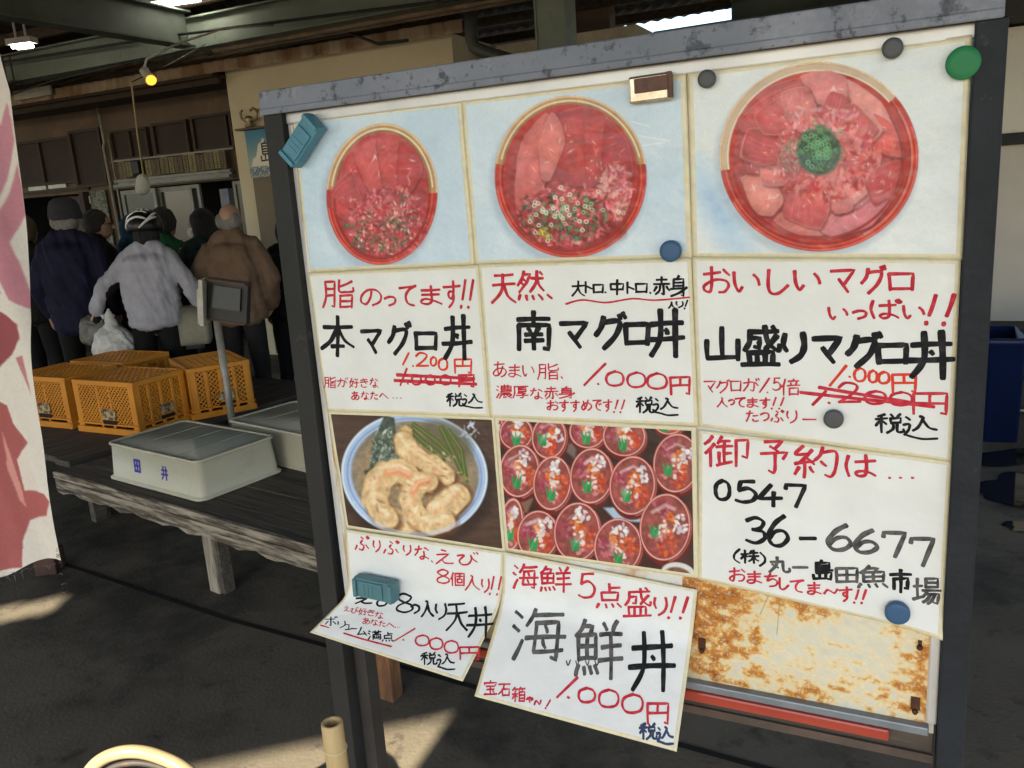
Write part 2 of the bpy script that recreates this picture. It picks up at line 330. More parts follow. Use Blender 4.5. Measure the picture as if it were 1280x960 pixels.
 'S9': '''
r0 4.4 御 621 -452.9 675.4 -449.2 675.2 -489.3 620.4 -494
r0 4.4 予 691.8 -454 724 -451.7 724.2 -493.9 691.7 -496.8
r0 4.4 約 733.2 -458.2 782.1 -454.6 782.9 -494.5 733.6 -499
r0 4.4 は 793.7 -465.1 826.9 -462.4 827.7 -489 794.2 -492
r1 2.8 … 840.2 -485.6 870.6 -482.9 871 -491.1 840.5 -494
k2 5.6 0 633.4 -512.7 651.7 -511 651.5 -538 633.1 -539.9
k2 5.6 5 659.7 -511.8 685.4 -509.4 685.4 -538.1 659.5 -540.8
k2 5.6 4 689 -514.1 717.6 -511.4 717.8 -540.1 689 -543.2
k2 5.6 7 722.5 -510.9 746.9 -508.6 747.2 -538.1 722.6 -540.7
k2 5.6 3 673 -561.5 696.4 -558.8 696.5 -593.6 672.8 -596.6
k2 5.6 6 701.4 -556.1 725.4 -553.3 725.7 -592.8 701.5 -596
k2 5.6 - 740.2 -578.8 760.4 -576.2 760.5 -582.2 740.2 -584.8
g3 5.6 6 774.3 -559.6 800.7 -556.4 801.4 -588.8 774.8 -592.4
g3 5.6 6 805.9 -563.1 830.9 -560.1 831.7 -588.6 806.6 -592
g3 5.6 7 838.4 -562 862.7 -559 863.8 -590.6 839.3 -594
g3 5.6 7 868.9 -565.4 893.8 -562.2 895.2 -597.1 870.2 -600.7
k4 3.3 ( 657.6 -608.1 664.8 -607.1 664.6 -627.1 657.4 -628.1
k4 3.3 株 666.2 -608.5 688.9 -605.4 688.9 -623.6 666.1 -626.9
k4 3.3 ) 690.3 -608.4 696.5 -607.5 696.5 -626.3 690.3 -627.2
g5 4.2 丸 702.9 -612.9 727.7 -609.5 727.9 -630.5 702.9 -634.2
g5 4.2 一 731.9 -621.2 750.8 -618.5 750.9 -622.2 731.9 -624.9
k6 4.0 島 757.4 -609.9 780.3 -606.7 780.8 -633 757.7 -636.5
g7 4.0 田 785.2 -616.6 809.6 -613 810.1 -632.5 785.6 -636.3
g7 4.0 魚 811.4 -609.8 843.9 -605.1 844.8 -634 812.1 -639.1
k8 4.4 市 847.3 -610.5 870.4 -607.1 871.5 -636.3 848.2 -640
g9 3.8 場 873.2 -616.9 903 -612.4 904.3 -644.2 874.4 -649.1
r10 2.8 お 650.7 -636.1 670.9 -633.2 670.8 -652.3 650.5 -655.4
r10 2.8 ま 674.6 -637.4 693.1 -634.7 693.1 -652.1 674.6 -654.9
r10 2.8 ち 696.5 -637.3 712.7 -634.9 712.8 -653.8 696.5 -656.3
r10 2.8 し 715.5 -640.8 727.1 -639 727.2 -654.7 715.6 -656.5
r10 2.8 て 729.3 -641.8 745.6 -639.3 745.8 -656.4 729.4 -659
r10 2.8 ま 751.1 -641.6 767.1 -639.1 767.4 -655.4 751.3 -658
r10 2.8 〜 771.2 -647.7 787 -645.2 787.2 -651.3 771.3 -653.9
r10 2.8 す 788.8 -641.9 804.3 -639.4 804.8 -659.2 789.2 -661.7
r10 2.8 W 806.5 -643 820.5 -640.8 821 -659.5 806.9 -661.9
''',
 'S10': '''
r0 3.2 ぷ 21.5 -9.1 49.9 -6.1 48.4 -27 19.6 -29.7
r0 3.2 り 58.1 -11.6 71.9 -10.1 70.8 -27.7 56.9 -29.1
r0 3.2 ぷ 79.3 -9.8 109.5 -6.4 108.7 -27.4 78 -30.5
r0 3.2 り 117.9 -12.3 132.2 -10.7 131.7 -26.8 117.3 -28.3
r0 3.2 な 140.4 -11.2 166.6 -8 166.4 -29.8 139.8 -32.7
r0 3.2 、 169.8 -31 174 -30.6 174 -34.6 169.8 -35.1
r0 3.2 え 179.7 -12.6 211.7 -8.5 211.9 -32.6 179.6 -36.3
r0 3.2 び 219.5 -12.3 255.8 -7.3 256.4 -28.9 219.8 -33.3
r0 3.2 8 183 -46.4 203.8 -44.2 204 -68.2 182.9 -70
r0 3.2 個 207.3 -49.3 232.5 -46.7 233 -69.8 207.5 -72.1
r0 3.2 入 235.3 -51.3 261.4 -48.5 262.4 -74.9 236.1 -77.2
r0 3.2 り 264.9 -54.2 278.1 -52.8 279.3 -77.4 266.1 -78.6
r0 3.2 W 278.5 -48.2 299.6 -45.8 301.9 -80.4 280.7 -82.3
k1 4.8 え 22.5 -105.5 55 -102.5 63.6 -119.2 32.7 -123.4
k1 4.8 び 61.7 -102.6 97.6 -99.4 107.1 -119.1 73 -123.6
k1 4.8 8 104.9 -95.3 134 -92.9 150.5 -127.1 123.7 -130.9
k1 4.8 つ 142 -113.3 155.9 -111.8 165 -127 151.7 -128.8
k1 4.8 入 157.8 -103.9 180.4 -101.9 195.6 -130 174.4 -132.9
k1 4.8 り 186.1 -107.1 205.6 -105.3 219.9 -131.2 201.6 -133.6
k1 4.8 天 206.2 -104.3 244.8 -100.8 268 -143.7 232.5 -149.1
k1 4.8 丼 245.3 -106.6 290.9 -102.4 314.3 -146.8 272.3 -153.2
r2 2.0 え 15.5 -134.4 27.4 -132.2 36.2 -143.9 24.5 -146.4
r2 2.0 び 30.7 -135.1 44.7 -132.6 53.9 -145.1 40.3 -147.9
r2 2.0 好 47.3 -134.6 62.5 -131.9 72.8 -145.9 57.9 -148.9
r2 2.0 き 65.9 -135 79.7 -132.7 88.6 -145 75.2 -147.6
r2 2.0 な 84.8 -137.1 98.3 -134.8 107.6 -147.7 94.4 -150.3
r2 2.0 あ 70.3 -154 82.9 -151.3 91.8 -163.5 79.4 -166.5
r2 2.0 な 87.4 -153.8 99.7 -151.3 107.9 -162.8 95.9 -165.5
r2 2.0 た 104.4 -153.7 115.9 -151.4 123.3 -161.8 112 -164.3
r2 2.0 へ 121.2 -155.1 133.5 -152.7 138.7 -160.1 126.5 -162.7
r2 2.0 … 138.7 -157.4 148.3 -155.5 152.2 -161.1 142.6 -163.1
k3 2.8 ボ -0.4 -168.2 21.4 -162.3 36.9 -182.7 15.9 -189.4
k3 2.8 リ 30.9 -172.2 43.1 -168.9 53.3 -182.5 41.4 -186.1
k3 2.8 ュ 49.4 -175.7 58.1 -173.3 65.7 -183.5 57.1 -186
k3 2.8 ー 63.9 -179.5 74.5 -176.5 77.2 -180.2 66.7 -183.2
k3 2.8 ム 75 -175.1 91.1 -170.9 102.9 -187 87.2 -191.6
k3 2.8 満 98.3 -176.7 120.6 -171.1 132.4 -187.6 110.7 -193.7
k3 2.8 点 124.6 -174.1 143.6 -169.6 154.7 -185.5 136.2 -190.4
r4 3.4 _ 59.5 -194.5 141.6 -172 157.6 -194.9 78.8 -220.3
r4 3.4 _ 6.9 -190.9 21.4 -186.1 25.4 -191.3 11.1 -196.3
r5 3.2 1 139.9 -162.9 176.2 -155.6 190.2 -176.2 155.2 -184.6
r5 3.2 . 166.9 -177.1 170.9 -176.1 173.6 -180.1 169.6 -181
r5 3.2 0 185.4 -166 207.7 -161.5 218.5 -177.8 196.7 -182.8
r5 3.2 0 212.2 -165.6 233.6 -161.5 244.4 -178.4 223.6 -183
r5 3.2 0 239.3 -165 262 -160.8 272.8 -178.3 250.8 -183
r5 3.2 円 270.1 -169.6 300.7 -163.9 310.8 -180.9 281 -187.3
k6 3.0 税 212.9 -191.3 237.7 -185.3 248.6 -202.3 224.4 -208.8
k6 3.0 込 240.3 -187.8 268.2 -181.5 280.8 -201.9 253.8 -208.9
''',
 'S11': '''
r0 4.2 海 18.5 -16.9 60.1 -9.3 61 -47.1 19 -54.4
r0 4.2 鮮 63.9 -12.2 113.8 -2.8 115.4 -43.7 65 -52.9
r0 4.2 5 126 -11.3 150.6 -6.4 152.5 -45.4 127.6 -50.2
r0 4.2 点 154.9 -22.8 192.6 -15.2 194.9 -53 157 -60.2
r0 4.2 盛 196.4 -21 236.2 -12.6 239.5 -57.6 199.5 -65.3
r0 4.2 り 242.2 -26.3 260 -22.5 262.2 -51.5 244.3 -55.2
r0 4.2 W 262.2 -21.2 290.1 -15 293.1 -51.2 265 -57.1
g1 6.4 海 22.3 -87.1 107.8 -72.6 123.8 -138.7 43.3 -154.1
g1 6.4 鮮 127.2 -86 198.1 -73.5 212.9 -147 146 -160.1
k2 7.0 丼 210.2 -86 276 -74 287.9 -147 225.4 -159.4
r3 2.6 宝 8.8 -190.8 27.8 -186.8 33.5 -204 14.8 -208.1
r3 2.6 石 32 -190.5 50 -186.7 54.8 -201.7 37 -205.7
r3 2.6 箱 54.8 -190.2 73.9 -186.2 79.2 -203.5 60.3 -207.7
r3 2.6 や 79.7 -196.9 88.7 -194.9 90.8 -201.9 81.8 -203.9
r3 2.6 〜 92.6 -198.5 102.6 -196.3 104.2 -201.8 94.3 -204
r3 2.6 ! 108.6 -195 115.9 -193.5 118.7 -203.6 111.5 -205.2
r4 3.6 1 118.2 -163.6 148.1 -157.7 154.2 -181.5 124.8 -187.8
r4 3.6 . 138.1 -182.9 144 -181.7 145.2 -186.3 139.3 -187.6
r4 3.6 0 153.1 -170.3 176.8 -165.5 180.9 -182.4 157.4 -187.4
r4 3.6 0 182.8 -166.5 210.6 -160.9 215.1 -181.6 187.7 -187.4
r4 3.6 0 216.8 -165.2 245.6 -159.4 249.8 -180.8 221.4 -186.8
r4 3.6 円 253.8 -168.6 281.9 -162.9 285.9 -185.8 258.3 -191.8
b5 3.4 税 247.7 -194.1 270.3 -189.2 273.5 -206.2 251.1 -211.3
b5 3.4 込 271.6 -192.8 293.4 -188.1 296.5 -206.7 275.1 -211.6
g6 2.0 ^ 125.7 -139.3 174.2 -130.3 175.8 -137 127.5 -146.1
''',
}
GLYPHS = {
'の': '~53,18 48,55 30,88 8,75 10,45 35,15 70,12 95,40 88,75 58,95',
'っ': '~5,40 45,25 85,30 95,55 80,80 40,95',
'て': '5,22 92,12/~92,12 60,25 40,55 50,85 85,95',
'ま': '15,25 85,22/18,48 82,45/~52,2 53,50 54,80 40,97 18,92 15,78 35,70 65,80 92,95',
'す': '3,25 97,20/~58,2 60,45 50,65 35,60 35,45 52,40 62,55 58,80 35,99',
'!': '62,0 45,70/40,90 37,99',
'W': '38,0 20,68/12,90 9,98/88,0 68,70/60,92 57,99',
'が': '~5,35 55,28 66,45 60,90 42,85/~35,5 30,50 5,95/72,30 90,55/75,5 82,18/88,0 96,13',
'き': '15,22 82,14/10,45 88,36/38,2 70,62/~25,68 22,88 45,98 75,94',
'な': '5,25 48,20/~30,2 22,40 5,68/~65,15 78,20 92,32/~62,40 64,70 60,92 42,95 38,82 55,76 75,82 95,96',
'あ': '15,22 82,16/~42,2 38,45 48,92/~72,32 55,75 25,92 10,75 35,48 75,45 95,65 85,88 62,98',
'た': '5,25 55,20/~32,2 25,45 5,95/58,45 92,42/~55,75 60,90 78,94 97,90',
'へ': '3,65 30,30 97,85',
'マ': '5,15 92,12 55,62/35,45 70,92',
'グ': '~30,12 22,40 5,62/~28,25 78,22 68,60 30,98/78,4 84,16/90,0 97,12',
'ロ': '8,10 12,95/8,12 92,10 88,95/12,88 88,86',
'い': '~8,12 12,60 25,92 38,75/~75,22 88,40 95,65',
'お': '8,28 65,22/~35,2 36,60 30,92 12,88 12,70 45,50 82,52 92,72 80,92 60,95/75,12 95,32',
'め': '~20,15 35,60 48,85/~65,5 50,60 22,92 6,72 25,42 62,30 94,50 88,80 62,97',
'で': '5,15 92,10/~88,12 55,28 40,58 52,86 85,96/68,42 76,55/84,36 92,48',
'し': '~22,2 20,60 30,92 60,92 95,60',
'ぱ': '~12,8 5,50 14,95/32,32 82,28/~62,5 64,50 60,88 42,94 34,80 52,72 75,80 92,94/~92,2 84,8 91,16 99,9 92,2',
'は': '~12,8 5,50 14,95/32,32 92,28/~64,5 66,50 62,88 42,94 34,80 52,72 75,80 94,94',
'り': '~22,8 18,40 28,62/~75,5 80,45 68,78 40,99',
'ぷ': '~42,5 58,18/~50,28 40,45 60,65 50,90 30,85/15,60 5,85/75,58 90,82/~86,2 78,8 86,16 94,9 86,2',
'え': '40,3 62,12/18,35 75,30 15,94/~42,66 58,90 95,92',
'ひ': '~5,25 35,20 15,60 25,92 55,88 68,50 66,22 75,50 95,72',
'び': '~5,25 35,20 15,60 25,92 55,88 68,50 66,22 75,50 95,72/78,2 84,14/91,0 97,12',
'や': '~5,45 50,30 90,30 88,52 65,60/50,5 60,20/25,15 55,97',
'ち': '8,25 88,18/~45,2 25,55 60,42 90,60 80,88 40,98',
'ー': '3,50 97,50',
'-': '3,50 97,50',
'〜': '~3,65 25,40 50,50 75,62 97,35',
'つ': '~5,30 45,12 90,30 85,70 40,95',
'ボ': '8,28 82,25/50,3 50,95 40,85/30,50 10,80/68,50 90,78/82,2 87,12/93,0 98,10',
'リ': '22,5 22,55/~75,3 75,60 40,98',
'ュ': '20,30 72,28 65,85/5,88 95,85',
'ム': '~45,5 30,50 10,85/10,85 85,78/65,50 95,98',
'ト': '35,2 35,98/38,38 88,62',
'大': '5,35 95,30/~50,2 45,50 5,97/~48,40 65,75 97,96',
'中': '12,28 14,68/12,28 88,26 84,66/14,64 84,62/50,0 50,99',
'赤': '20,18 80,16/50,2 50,38/5,40 95,38/~42,40 38,75 15,96/~60,40 62,92 50,90/22,55 8,78/78,52 95,75',
'身': '50,0 40,14/25,16 24,62/25,16 75,15 74,98 62,92/25,32 72,31/25,47 72,46/8,64 80,60/~92,55 55,82 10,99',
'入': '~38,3 48,12 30,60 3,97/~46,22 60,65 97,96',
'込': '~50,8 60,14 45,50 30,65/~58,22 75,52 97,60/10,10 22,22/~2,42 20,40 18,62 5,80/~5,80 30,88 60,97 99,95',
'税': '35,3 10,14/3,28 45,24/24,12 24,98/22,34 4,62/27,38 42,55/55,5 63,17/88,2 78,16/55,24 57,50/55,24 90,22 88,48/57,48 88,46/~64,50 62,78 42,98/~78,50 78,88 85,95 98,92 98,78',
'脂': '~10,8 12,60 3,97/10,8 38,7 38,95 30,90/12,32 38,31/12,56 38,55/90,6 52,24/~52,2 53,40 70,44 94,40 94,28/54,56 55,98/54,56 90,54 90,98/56,75 90,74/55,94 90,93',
'本': '8,28 92,26/50,0 50,99/~47,30 30,60 3,80/~52,30 70,60 97,78/32,76 68,75',
'丼': '10,30 92,26/3,62 97,58/~35,2 34,60 10,98/72,0 74,99/50,43 54,49',
'円': '10,10 12,98/10,10 90,8 88,97 76,92/50,10 50,52/12,52 88,50',
'好': '~28,2 8,60 40,92/~42,28 30,70 3,97/2,38 48,34/54,12 92,10 72,36/~72,36 78,75 72,97 58,92/50,52 99,48',
'天': '15,12 85,8/8,42 92,38/~48,10 42,60 5,97/~52,45 68,75 97,96',
'然': '~25,2 18,25 3,48/22,14 48,12 36,40 8,72/22,28 32,36/14,40 26,48/52,26 95,24/~72,2 68,40 48,70/~74,28 82,50 97,66/82,5 92,14/12,82 5,97/34,84 38,97/56,83 62,96/78,80 92,96',
'南': '10,18 90,16/50,0 50,32/12,34 14,98/12,34 90,32 88,97 76,93/36,42 42,54/64,40 56,54/30,58 72,57/28,74 74,73/51,58 51,95',
'濃': '5,6 16,16/2,32 13,42/3,95 18,62/32,8 32,36/32,8 92,6 92,34/50,0 50,36/72,0 72,34/34,21 92,20/34,35 92,33/28,46 96,45/~30,46 30,75 20,98/40,58 88,57/36,70 97,69/50,70 46,95 62,86/62,72 97,98/92,76 76,86',
'厚': '~10,6 12,60 2,97/10,6 97,4/35,18 36,48/35,18 84,17 84,47/36,32 84,31/36,47 84,46/32,60 82,58 60,72/~60,70 66,88 58,99 46,94/22,80 99,77',
'山': '50,2 52,90/10,40 12,92/12,92 90,88/90,38 90,96',
'盛': '20,14 92,12/~22,14 20,40 8,60/24,30 46,29 44,54 34,52/~60,2 68,40 92,60 96,48/88,24 62,56/78,0 86,7/20,66 22,94/20,66 80,65 80,94/40,66 41,94/60,66 60,94/3,96 97,95',
'倍': '~22,2 14,30 2,50/14,32 15,98/64,0 66,10/38,14 94,12/50,22 55,36/82,20 76,36/32,40 99,38/44,55 45,98/44,55 90,53 88,97/45,92 88,91',
'御': '~18,2 12,14 2,26/~22,26 14,42 2,56/14,44 14,98/40,4 30,24/32,18 58,16/28,36 62,34/46,18 46,88/46,58 60,57/34,54 34,90/28,94 62,84/70,16 71,98/70,16 96,14 95,72 84,66',
'予': '20,6 78,4 50,28/36,20 64,34/6,42 92,38 80,56/~52,42 54,85 48,98 32,90',
'約': '~24,2 8,26 34,26/~42,14 20,48 6,56/8,56 46,50/34,40 48,58/27,54 27,98/14,68 6,88/38,66 46,82/~66,4 60,28 48,46/~62,22 94,20 92,70 84,96 70,90/62,48 74,62',
'株': '3,30 42,28/23,2 23,98/22,32 3,66/26,36 40,52/60,6 50,26/55,22 92,20/46,46 98,44/72,2 72,98/~70,48 60,70 44,84/~74,48 82,70 98,82',
'丸': '10,32 68,28/~40,2 38,50 5,97/~68,28 68,75 78,95 97,92 97,72/18,48 45,70',
'一': '3,52 97,48',
'島': '48,0 40,10/25,12 26,62/25,12 78,11 78,38/26,25 78,24/26,38 78,37/26,50 92,49/26,62 88,61 84,97 72,93/14,70 15,92/14,92 66,90/66,70 66,90/40,64 40,90',
'田': '8,10 10,95/8,10 92,8 90,95/50,10 50,90/10,50 90,49/10,90 90,89',
'魚': '~36,0 26,16 8,32/32,12 64,10 54,26/18,30 19,72/18,30 84,28 82,70/50,30 50,70/19,50 82,49/19,71 82,70/10,82 4,98/34,84 38,97/58,83 64,96/80,80 94,96',
'市': '50,0 50,16/6,20 94,18/22,38 23,84/22,38 80,36 79,82 68,78/50,20 50,99',
'場': '3,34 34,31/18,6 18,78/2,84 36,72/46,5 46,38/46,5 88,4 88,37/46,21 88,20/46,37 88,36/36,50 99,48/~52,50 44,64 34,74/48,62 94,60 86,97 74,92/~62,64 52,82 38,93/~78,64 66,86 54,97',
'海': '8,6 20,18/3,34 15,44/4,96 20,62/~46,2 40,18 28,34/44,14 94,12/46,30 40,84/46,30 86,28 82,98 72,94/40,84 92,82/28,58 98,56/62,34 66,48/58,64 63,78',
'鮮': '~22,0 14,14 4,26/20,10 38,9 32,24/8,26 9,66/8,26 44,25 44,65/26,26 26,65/9,45 44,44/9,65 44,64/8,78 3,94/20,80 22,92/31,79 35,91/42,76 49,90/62,4 68,18/88,2 80,18/54,26 97,24/56,46 94,44/50,68 99,66/75,24 75,99',
'点': '50,0 50,34/50,17 86,15/22,36 24,70/22,36 80,34 78,68/24,67 78,66/12,82 5,98/36,84 40,98/58,83 64,97/78,80 92,97',
'個': '~20,2 13,30 2,50/13,32 14,98/34,8 35,98/34,8 96,6 95,98/46,28 86,27/66,14 66,48/50,48 51,76/50,48 82,47 82,75/51,75 82,74/35,94 95,93',
'満': '5,6 16,16/2,32 13,42/3,95 18,62/34,18 98,16/52,4 52,32/78,2 78,31/52,32 78,31/38,44 39,98/38,44 94,42 93,97 84,93/65,32 65,84/50,58 50,82/50,82 80,81/80,56 80,82',
'宝': '50,0 50,12/12,30 10,16/10,16 92,14 84,32/24,40 78,38/26,62 76,60/10,94 92,92/50,40 50,93/66,70 76,82',
'石': '6,12 94,10/~48,12 36,50 3,84/34,48 36,97/34,48 86,46 84,96/36,92 84,91',
'箱': '24,0 6,22/14,12 46,10/28,12 34,22/66,0 52,20/58,10 97,8/74,11 80,22/4,48 44,46/24,28 24,99/22,50 4,78/27,52 42,66/54,32 55,98/54,32 94,30 93,97/55,54 93,53/55,75 93,74/55,95 93,94',
'井': '10,30 92,26/3,62 97,58/~35,2 34,60 10,98/72,0 74,99',
'8': '~70,15 45,3 22,20 40,42 72,62 75,85 50,98 22,86 25,62 60,40 72,22 68,12',
'0': '~52,2 15,20 5,55 18,88 50,98 85,85 95,50 82,15 46,1',
'1': '70,0 30,99',
'2': '~8,25 35,3 75,10 80,32 50,65 10,92/10,92 95,90',
'3': '~10,12 50,3 82,18 70,40 35,47/~35,47 80,55 88,80 50,98 8,88',
'4': '55,3 5,65 97,62/66,38 64,99',
'5': '85,5 30,7/30,7 22,45/~22,45 60,36 92,60 80,90 40,98 8,88',
'6': '~75,3 35,25 8,65 25,95 65,96 92,75 75,52 40,52 14,74',
'7': '6,20 8,6 92,6 50,98',
'.': '30,40 70,60',
'、': '30,40 80,98',
'…': '5,50 10,51/45,50 50,51/88,50 93,51',
'(': '~80,2 30,35 30,70 85,98',
')': '~20,2 70,35 70,70 15,98',
'=': '2,15 98,45/0,62 99,92',
'_': '2,20 98,80',
'~': '~0,70 15,40 35,60 55,30 75,42 100,20',
'^': '~0,40 6,90 12,30/~28,40 34,90 40,30/~58,40 64,90 70,30/~86,40 92,90 98,30',
}
FLAG = {"edge": [[-0.8949, 2.0196], [-0.8806, 1.9011], [-0.876, 1.8336], [-0.8712, 1.7868], [-0.8794, 1.6238], [-0.8995, 1.3704], [-0.9404, 1.0482], [-0.9524, 0.9106], [-0.9581, 0.872]], "bot": [[-0.9581, 0.872], [-0.9953, 0.8677], [-1.0824, 0.8456]], "p1": [[-0.9345, 1.7689], [-0.8991, 1.729], [-0.8794, 1.768], [-0.877, 1.7512], [-0.8785, 1.7009], [-0.9043, 1.6327], [-0.9299, 1.5807], [-0.9954, 1.4842]], "p2": [[-1.0002, 1.4619], [-0.9362, 1.5502], [-0.9028, 1.6109], [-0.8807, 1.6612], [-0.8804, 1.6035], [-0.8827, 1.5701], [-0.9134, 1.5219], [-0.9012, 1.4701], [-0.892, 1.4162], [-0.8938, 1.3917], [-0.9274, 1.4156], [-0.9417, 1.4654], [-0.9449, 1.4716], [-0.9406, 1.4257], [-0.9574, 1.4482], [-0.9954, 1.4842]], "d1": [[-1.0108, 1.4122], [-0.9668, 1.403], [-0.9366, 1.3854], [-0.9214, 1.3688], [-0.9224, 1.3408], [-0.9485, 1.3111], [-0.9927, 1.2777], [-1.0412, 1.27]], "p3": [[-0.9421, 1.3043], [-0.924, 1.3094], [-0.9256, 1.2697], [-0.9273, 1.2296]], "d2": [[-1.0514, 1.2224], [-1.0056, 1.2158], [-0.9845, 1.211], [-0.9812, 1.1732], [-0.9592, 1.1319], [-1.0076, 1.0903], [-1.0092, 1.0668], [-1.0104, 1.0209], [-0.9721, 1.0267], [-0.9536, 1.0219], [-0.9457, 1.0041], [-0.9616, 0.9725], [-1.0139, 0.9555], [-1.0319, 0.9148], [-1.0436, 0.857], [-1.0802, 0.8562], [-1.1305, 0.8528]], "w1": [[-1.0261, 1.155], [-1.0208, 1.0963], [-1.016, 1.0333], [-1.0148, 0.9834], [-1.0238, 1.003], [-1.0322, 1.0719]]}

# ------------------------------------------------------------------ the setting
HA = R(-25.8)                                    # the hall runs at this angle
E1 = Vector((math.cos(HA), math.sin(HA), 0)); E2 = Vector((-math.sin(HA), math.cos(HA), 0))
def hall(a, b, z=0.0): return E1 * a + E2 * b + Vector((0, 0, z))

M_floor = mat('wet_concrete', (0.145, 0.128, 0.098), (0.088, 0.078, 0.061), rough=0.6, scale=1.1, detail=10, rvar=0.18, bump=0.14, bscale=75, lo=0.35, hi=0.7, spec=0.10, extra=[((0.13, 0.10, 0.075), 2.6, 0.50, 0.8), ((0.055, 0.051, 0.043), 0.8, 0.50, 0.60), ((0.26, 0.23, 0.18), 60, 0.63, 0.72), ((0.05, 0.046, 0.04), 9, 0.56, 0.70)])
M_yard = mat('bounce_concrete', (0.21, 0.20, 0.18), (0.17, 0.16, 0.145), rough=0.9, scale=2)
b = MB(); b.add([(-250, -250, 0), (250, -250, 0), (250, 250, 0), (-250, 250, 0)], [(0, 1, 2, 3)])
tag(b.build('ground', M_floor), kind='structure')
b = MB(); b.add([(-60, -60, 0.004), (60, -60, 0.004), (60, -2.2, 0.004), (9, -2.2, 0.004), (-11, -3.2, 0.004), (-60, -3.2, 0.004)], [(0, 1, 2, 3, 4, 5)])  # unseen yard ground, toned to bounce sunlight toward the board
tag(b.build('bounce_yard', M_yard), kind='structure')
b = MB(); 
def strip(b, pts, w, z):
    for (x0, y0), (x1, y1) in zip(pts, pts[1:]):
        d = Vector((x1 - x0, y1 - y0, 0)).normalized() * w / 2; n = Vector((-d.y, d.x, 0))
        b.add([(x0 + n.x, y0 + n.y, z), (x0 - n.x, y0 - n.y, z), (x1 - n.x, y1 - n.y, z), (x1 + n.x, y1 + n.y, z)], [(0, 1, 2, 3)])
strip(b, [(-4.2, 5.15), (-2.23, 3.68), (-1.17, 2.97), (-0.45, 2.55), (3.0, 0.5)], 0.022, 0.004)
tag(b.build('floor_joint', mat('joint_dark', (0.012, 0.011, 0.010), rough=0.8)), kind='structure')
# puddle on the right
rng = random.Random(4)
def puddle(c, rx, ry, seed):
    r = random.Random(seed); P = []
    ph = [r.random() * 6.28 for _ in range(4)]
    for k in range(48):
        t = 2 * math.pi * k / 48; q = 1 + 0.22 * math.sin(2 * t + ph[0]) + 0.15 * math.sin(3 * t + ph[1]) + 0.10 * math.sin(5 * t + ph[2]) + 0.06 * math.sin(9 * t + ph[3])
        P.append((c[0] + rx * q * math.cos(t), c[1] + ry * q * math.sin(t)))
    return P
M_water = mat('water', (0.02, 0.02, 0.02), rough=0.04, spec=0.9, bump=0.04, bscale=9)
b = MB()
for i, (c, rx, ry) in enumerate((((2.42, 3.72), 0.28, 0.20), ((2.75, 4.15), 0.3, 0.16), ((2.2, 3.3), 0.12, 0.07))):
    P = puddle(c, rx, ry, i + 2); b.add([(x, y, 0.004) for x, y in P], [tuple(range(len(P)))])
tag(b.build('puddle', M_water), kind='structure')

# --- roof over the market yard: corrugated sheets, purlins, edge boards; the sun comes in under its front edge
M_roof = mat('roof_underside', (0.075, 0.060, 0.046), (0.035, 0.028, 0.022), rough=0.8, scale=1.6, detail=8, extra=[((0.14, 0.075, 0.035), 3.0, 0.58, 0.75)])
M_green = mat('green_steel', (0.165, 0.195, 0.160), (0.115, 0.140, 0.118), rough=0.55, scale=3, detail=8, bump=0.08, extra=[((0.10, 0.055, 0.03), 7.0, 0.62, 0.72)])
M_darksteel = mat('dark_steel', (0.045, 0.042, 0.04), (0.025, 0.022, 0.02), rough=0.6, scale=6, extra=[((0.11, 0.05, 0.02), 9, 0.6, 0.75)])
canopy = empty('market_roof', (0, 0, 0), 0, 'dark corrugated roof over the whole market yard', 'roof')
ZR = 3.5
b = MB()
ea = Vector((0.9760, 0.218, 0)); eo = Vector((-2.79, -2.33, 0))          # front edge line
def front_y(x): return eo.y + (x - eo.x) * ea.y / ea.x
def back_y(x): return 11.46 - (x - 1.75) * 0.51 / 0.82
xs = [-13 + 0.075 * i for i in range(int(27.0 / 0.075) + 1)]
vs = []; fs = []
for i, x in enumerate(xs):
    z = ZR + (0.018 if i % 2 else -0.006)
    for y in (front_y(x), back_y(x)): vs.append((x, y, z))
for i in range(len(xs) - 1): fs.append((2 * i, 2 * i + 1, 2 * i + 3, 2 * i + 2))
# opening added in the unseen roof to throw a sliver of sun below
sun_hole = (-3.98, -3.68, -1.42, -1.12)
fs2 = []
for i in range(len(xs) - 1):
    xm = (xs[i] + xs[i + 1]) / 2
    if sun_hole[0] < xm < sun_hole[1]:
        z0, z1 = vs[2 * i][2], vs[2 * i + 2][2]; k = len(vs)
        y0 = sun_hole[2] + (xm - sun_hole[0]) * 0.3; y1 = y0 + 0.15
        vs += [(xs[i], y0, z0), (xs[i + 1], y0, z1), (xs[i], y1, z0), (xs[i + 1], y1, z1)]
        fs2 += [(2 * i, k, k + 1, 2 * i + 2), (k + 2, 2 * i + 1, 2 * i + 3, k + 3)]
    else: fs2.append(fs[i])
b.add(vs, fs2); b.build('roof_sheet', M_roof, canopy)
b = MB(); a0 = Vector((-13, front_y(-13) - 0.02, ZR + 0.03)); a1 = Vector((8.5, front_y(8.5) - 0.02, ZR + 0.03)); b.bar(a0, a1, 0.03, 0.10); b.build('edge_board', M_darksteel, canopy)
for bb in (0.4, 1.85, 3.3, 4.75, 6.2, 7.65, 9.1, 10.2):
    b = MB(); b.bar(hall(-13, bb, ZR - 0.075), hall(4.5, bb, ZR - 0.075), 0.06, 0.10); b.build('purlin', mat('purlin_wood', (0.10, 0.07, 0.045), (0.05, 0.035, 0.025), rough=0.8, scale=4, stretch=(1, 8, 8)), canopy)
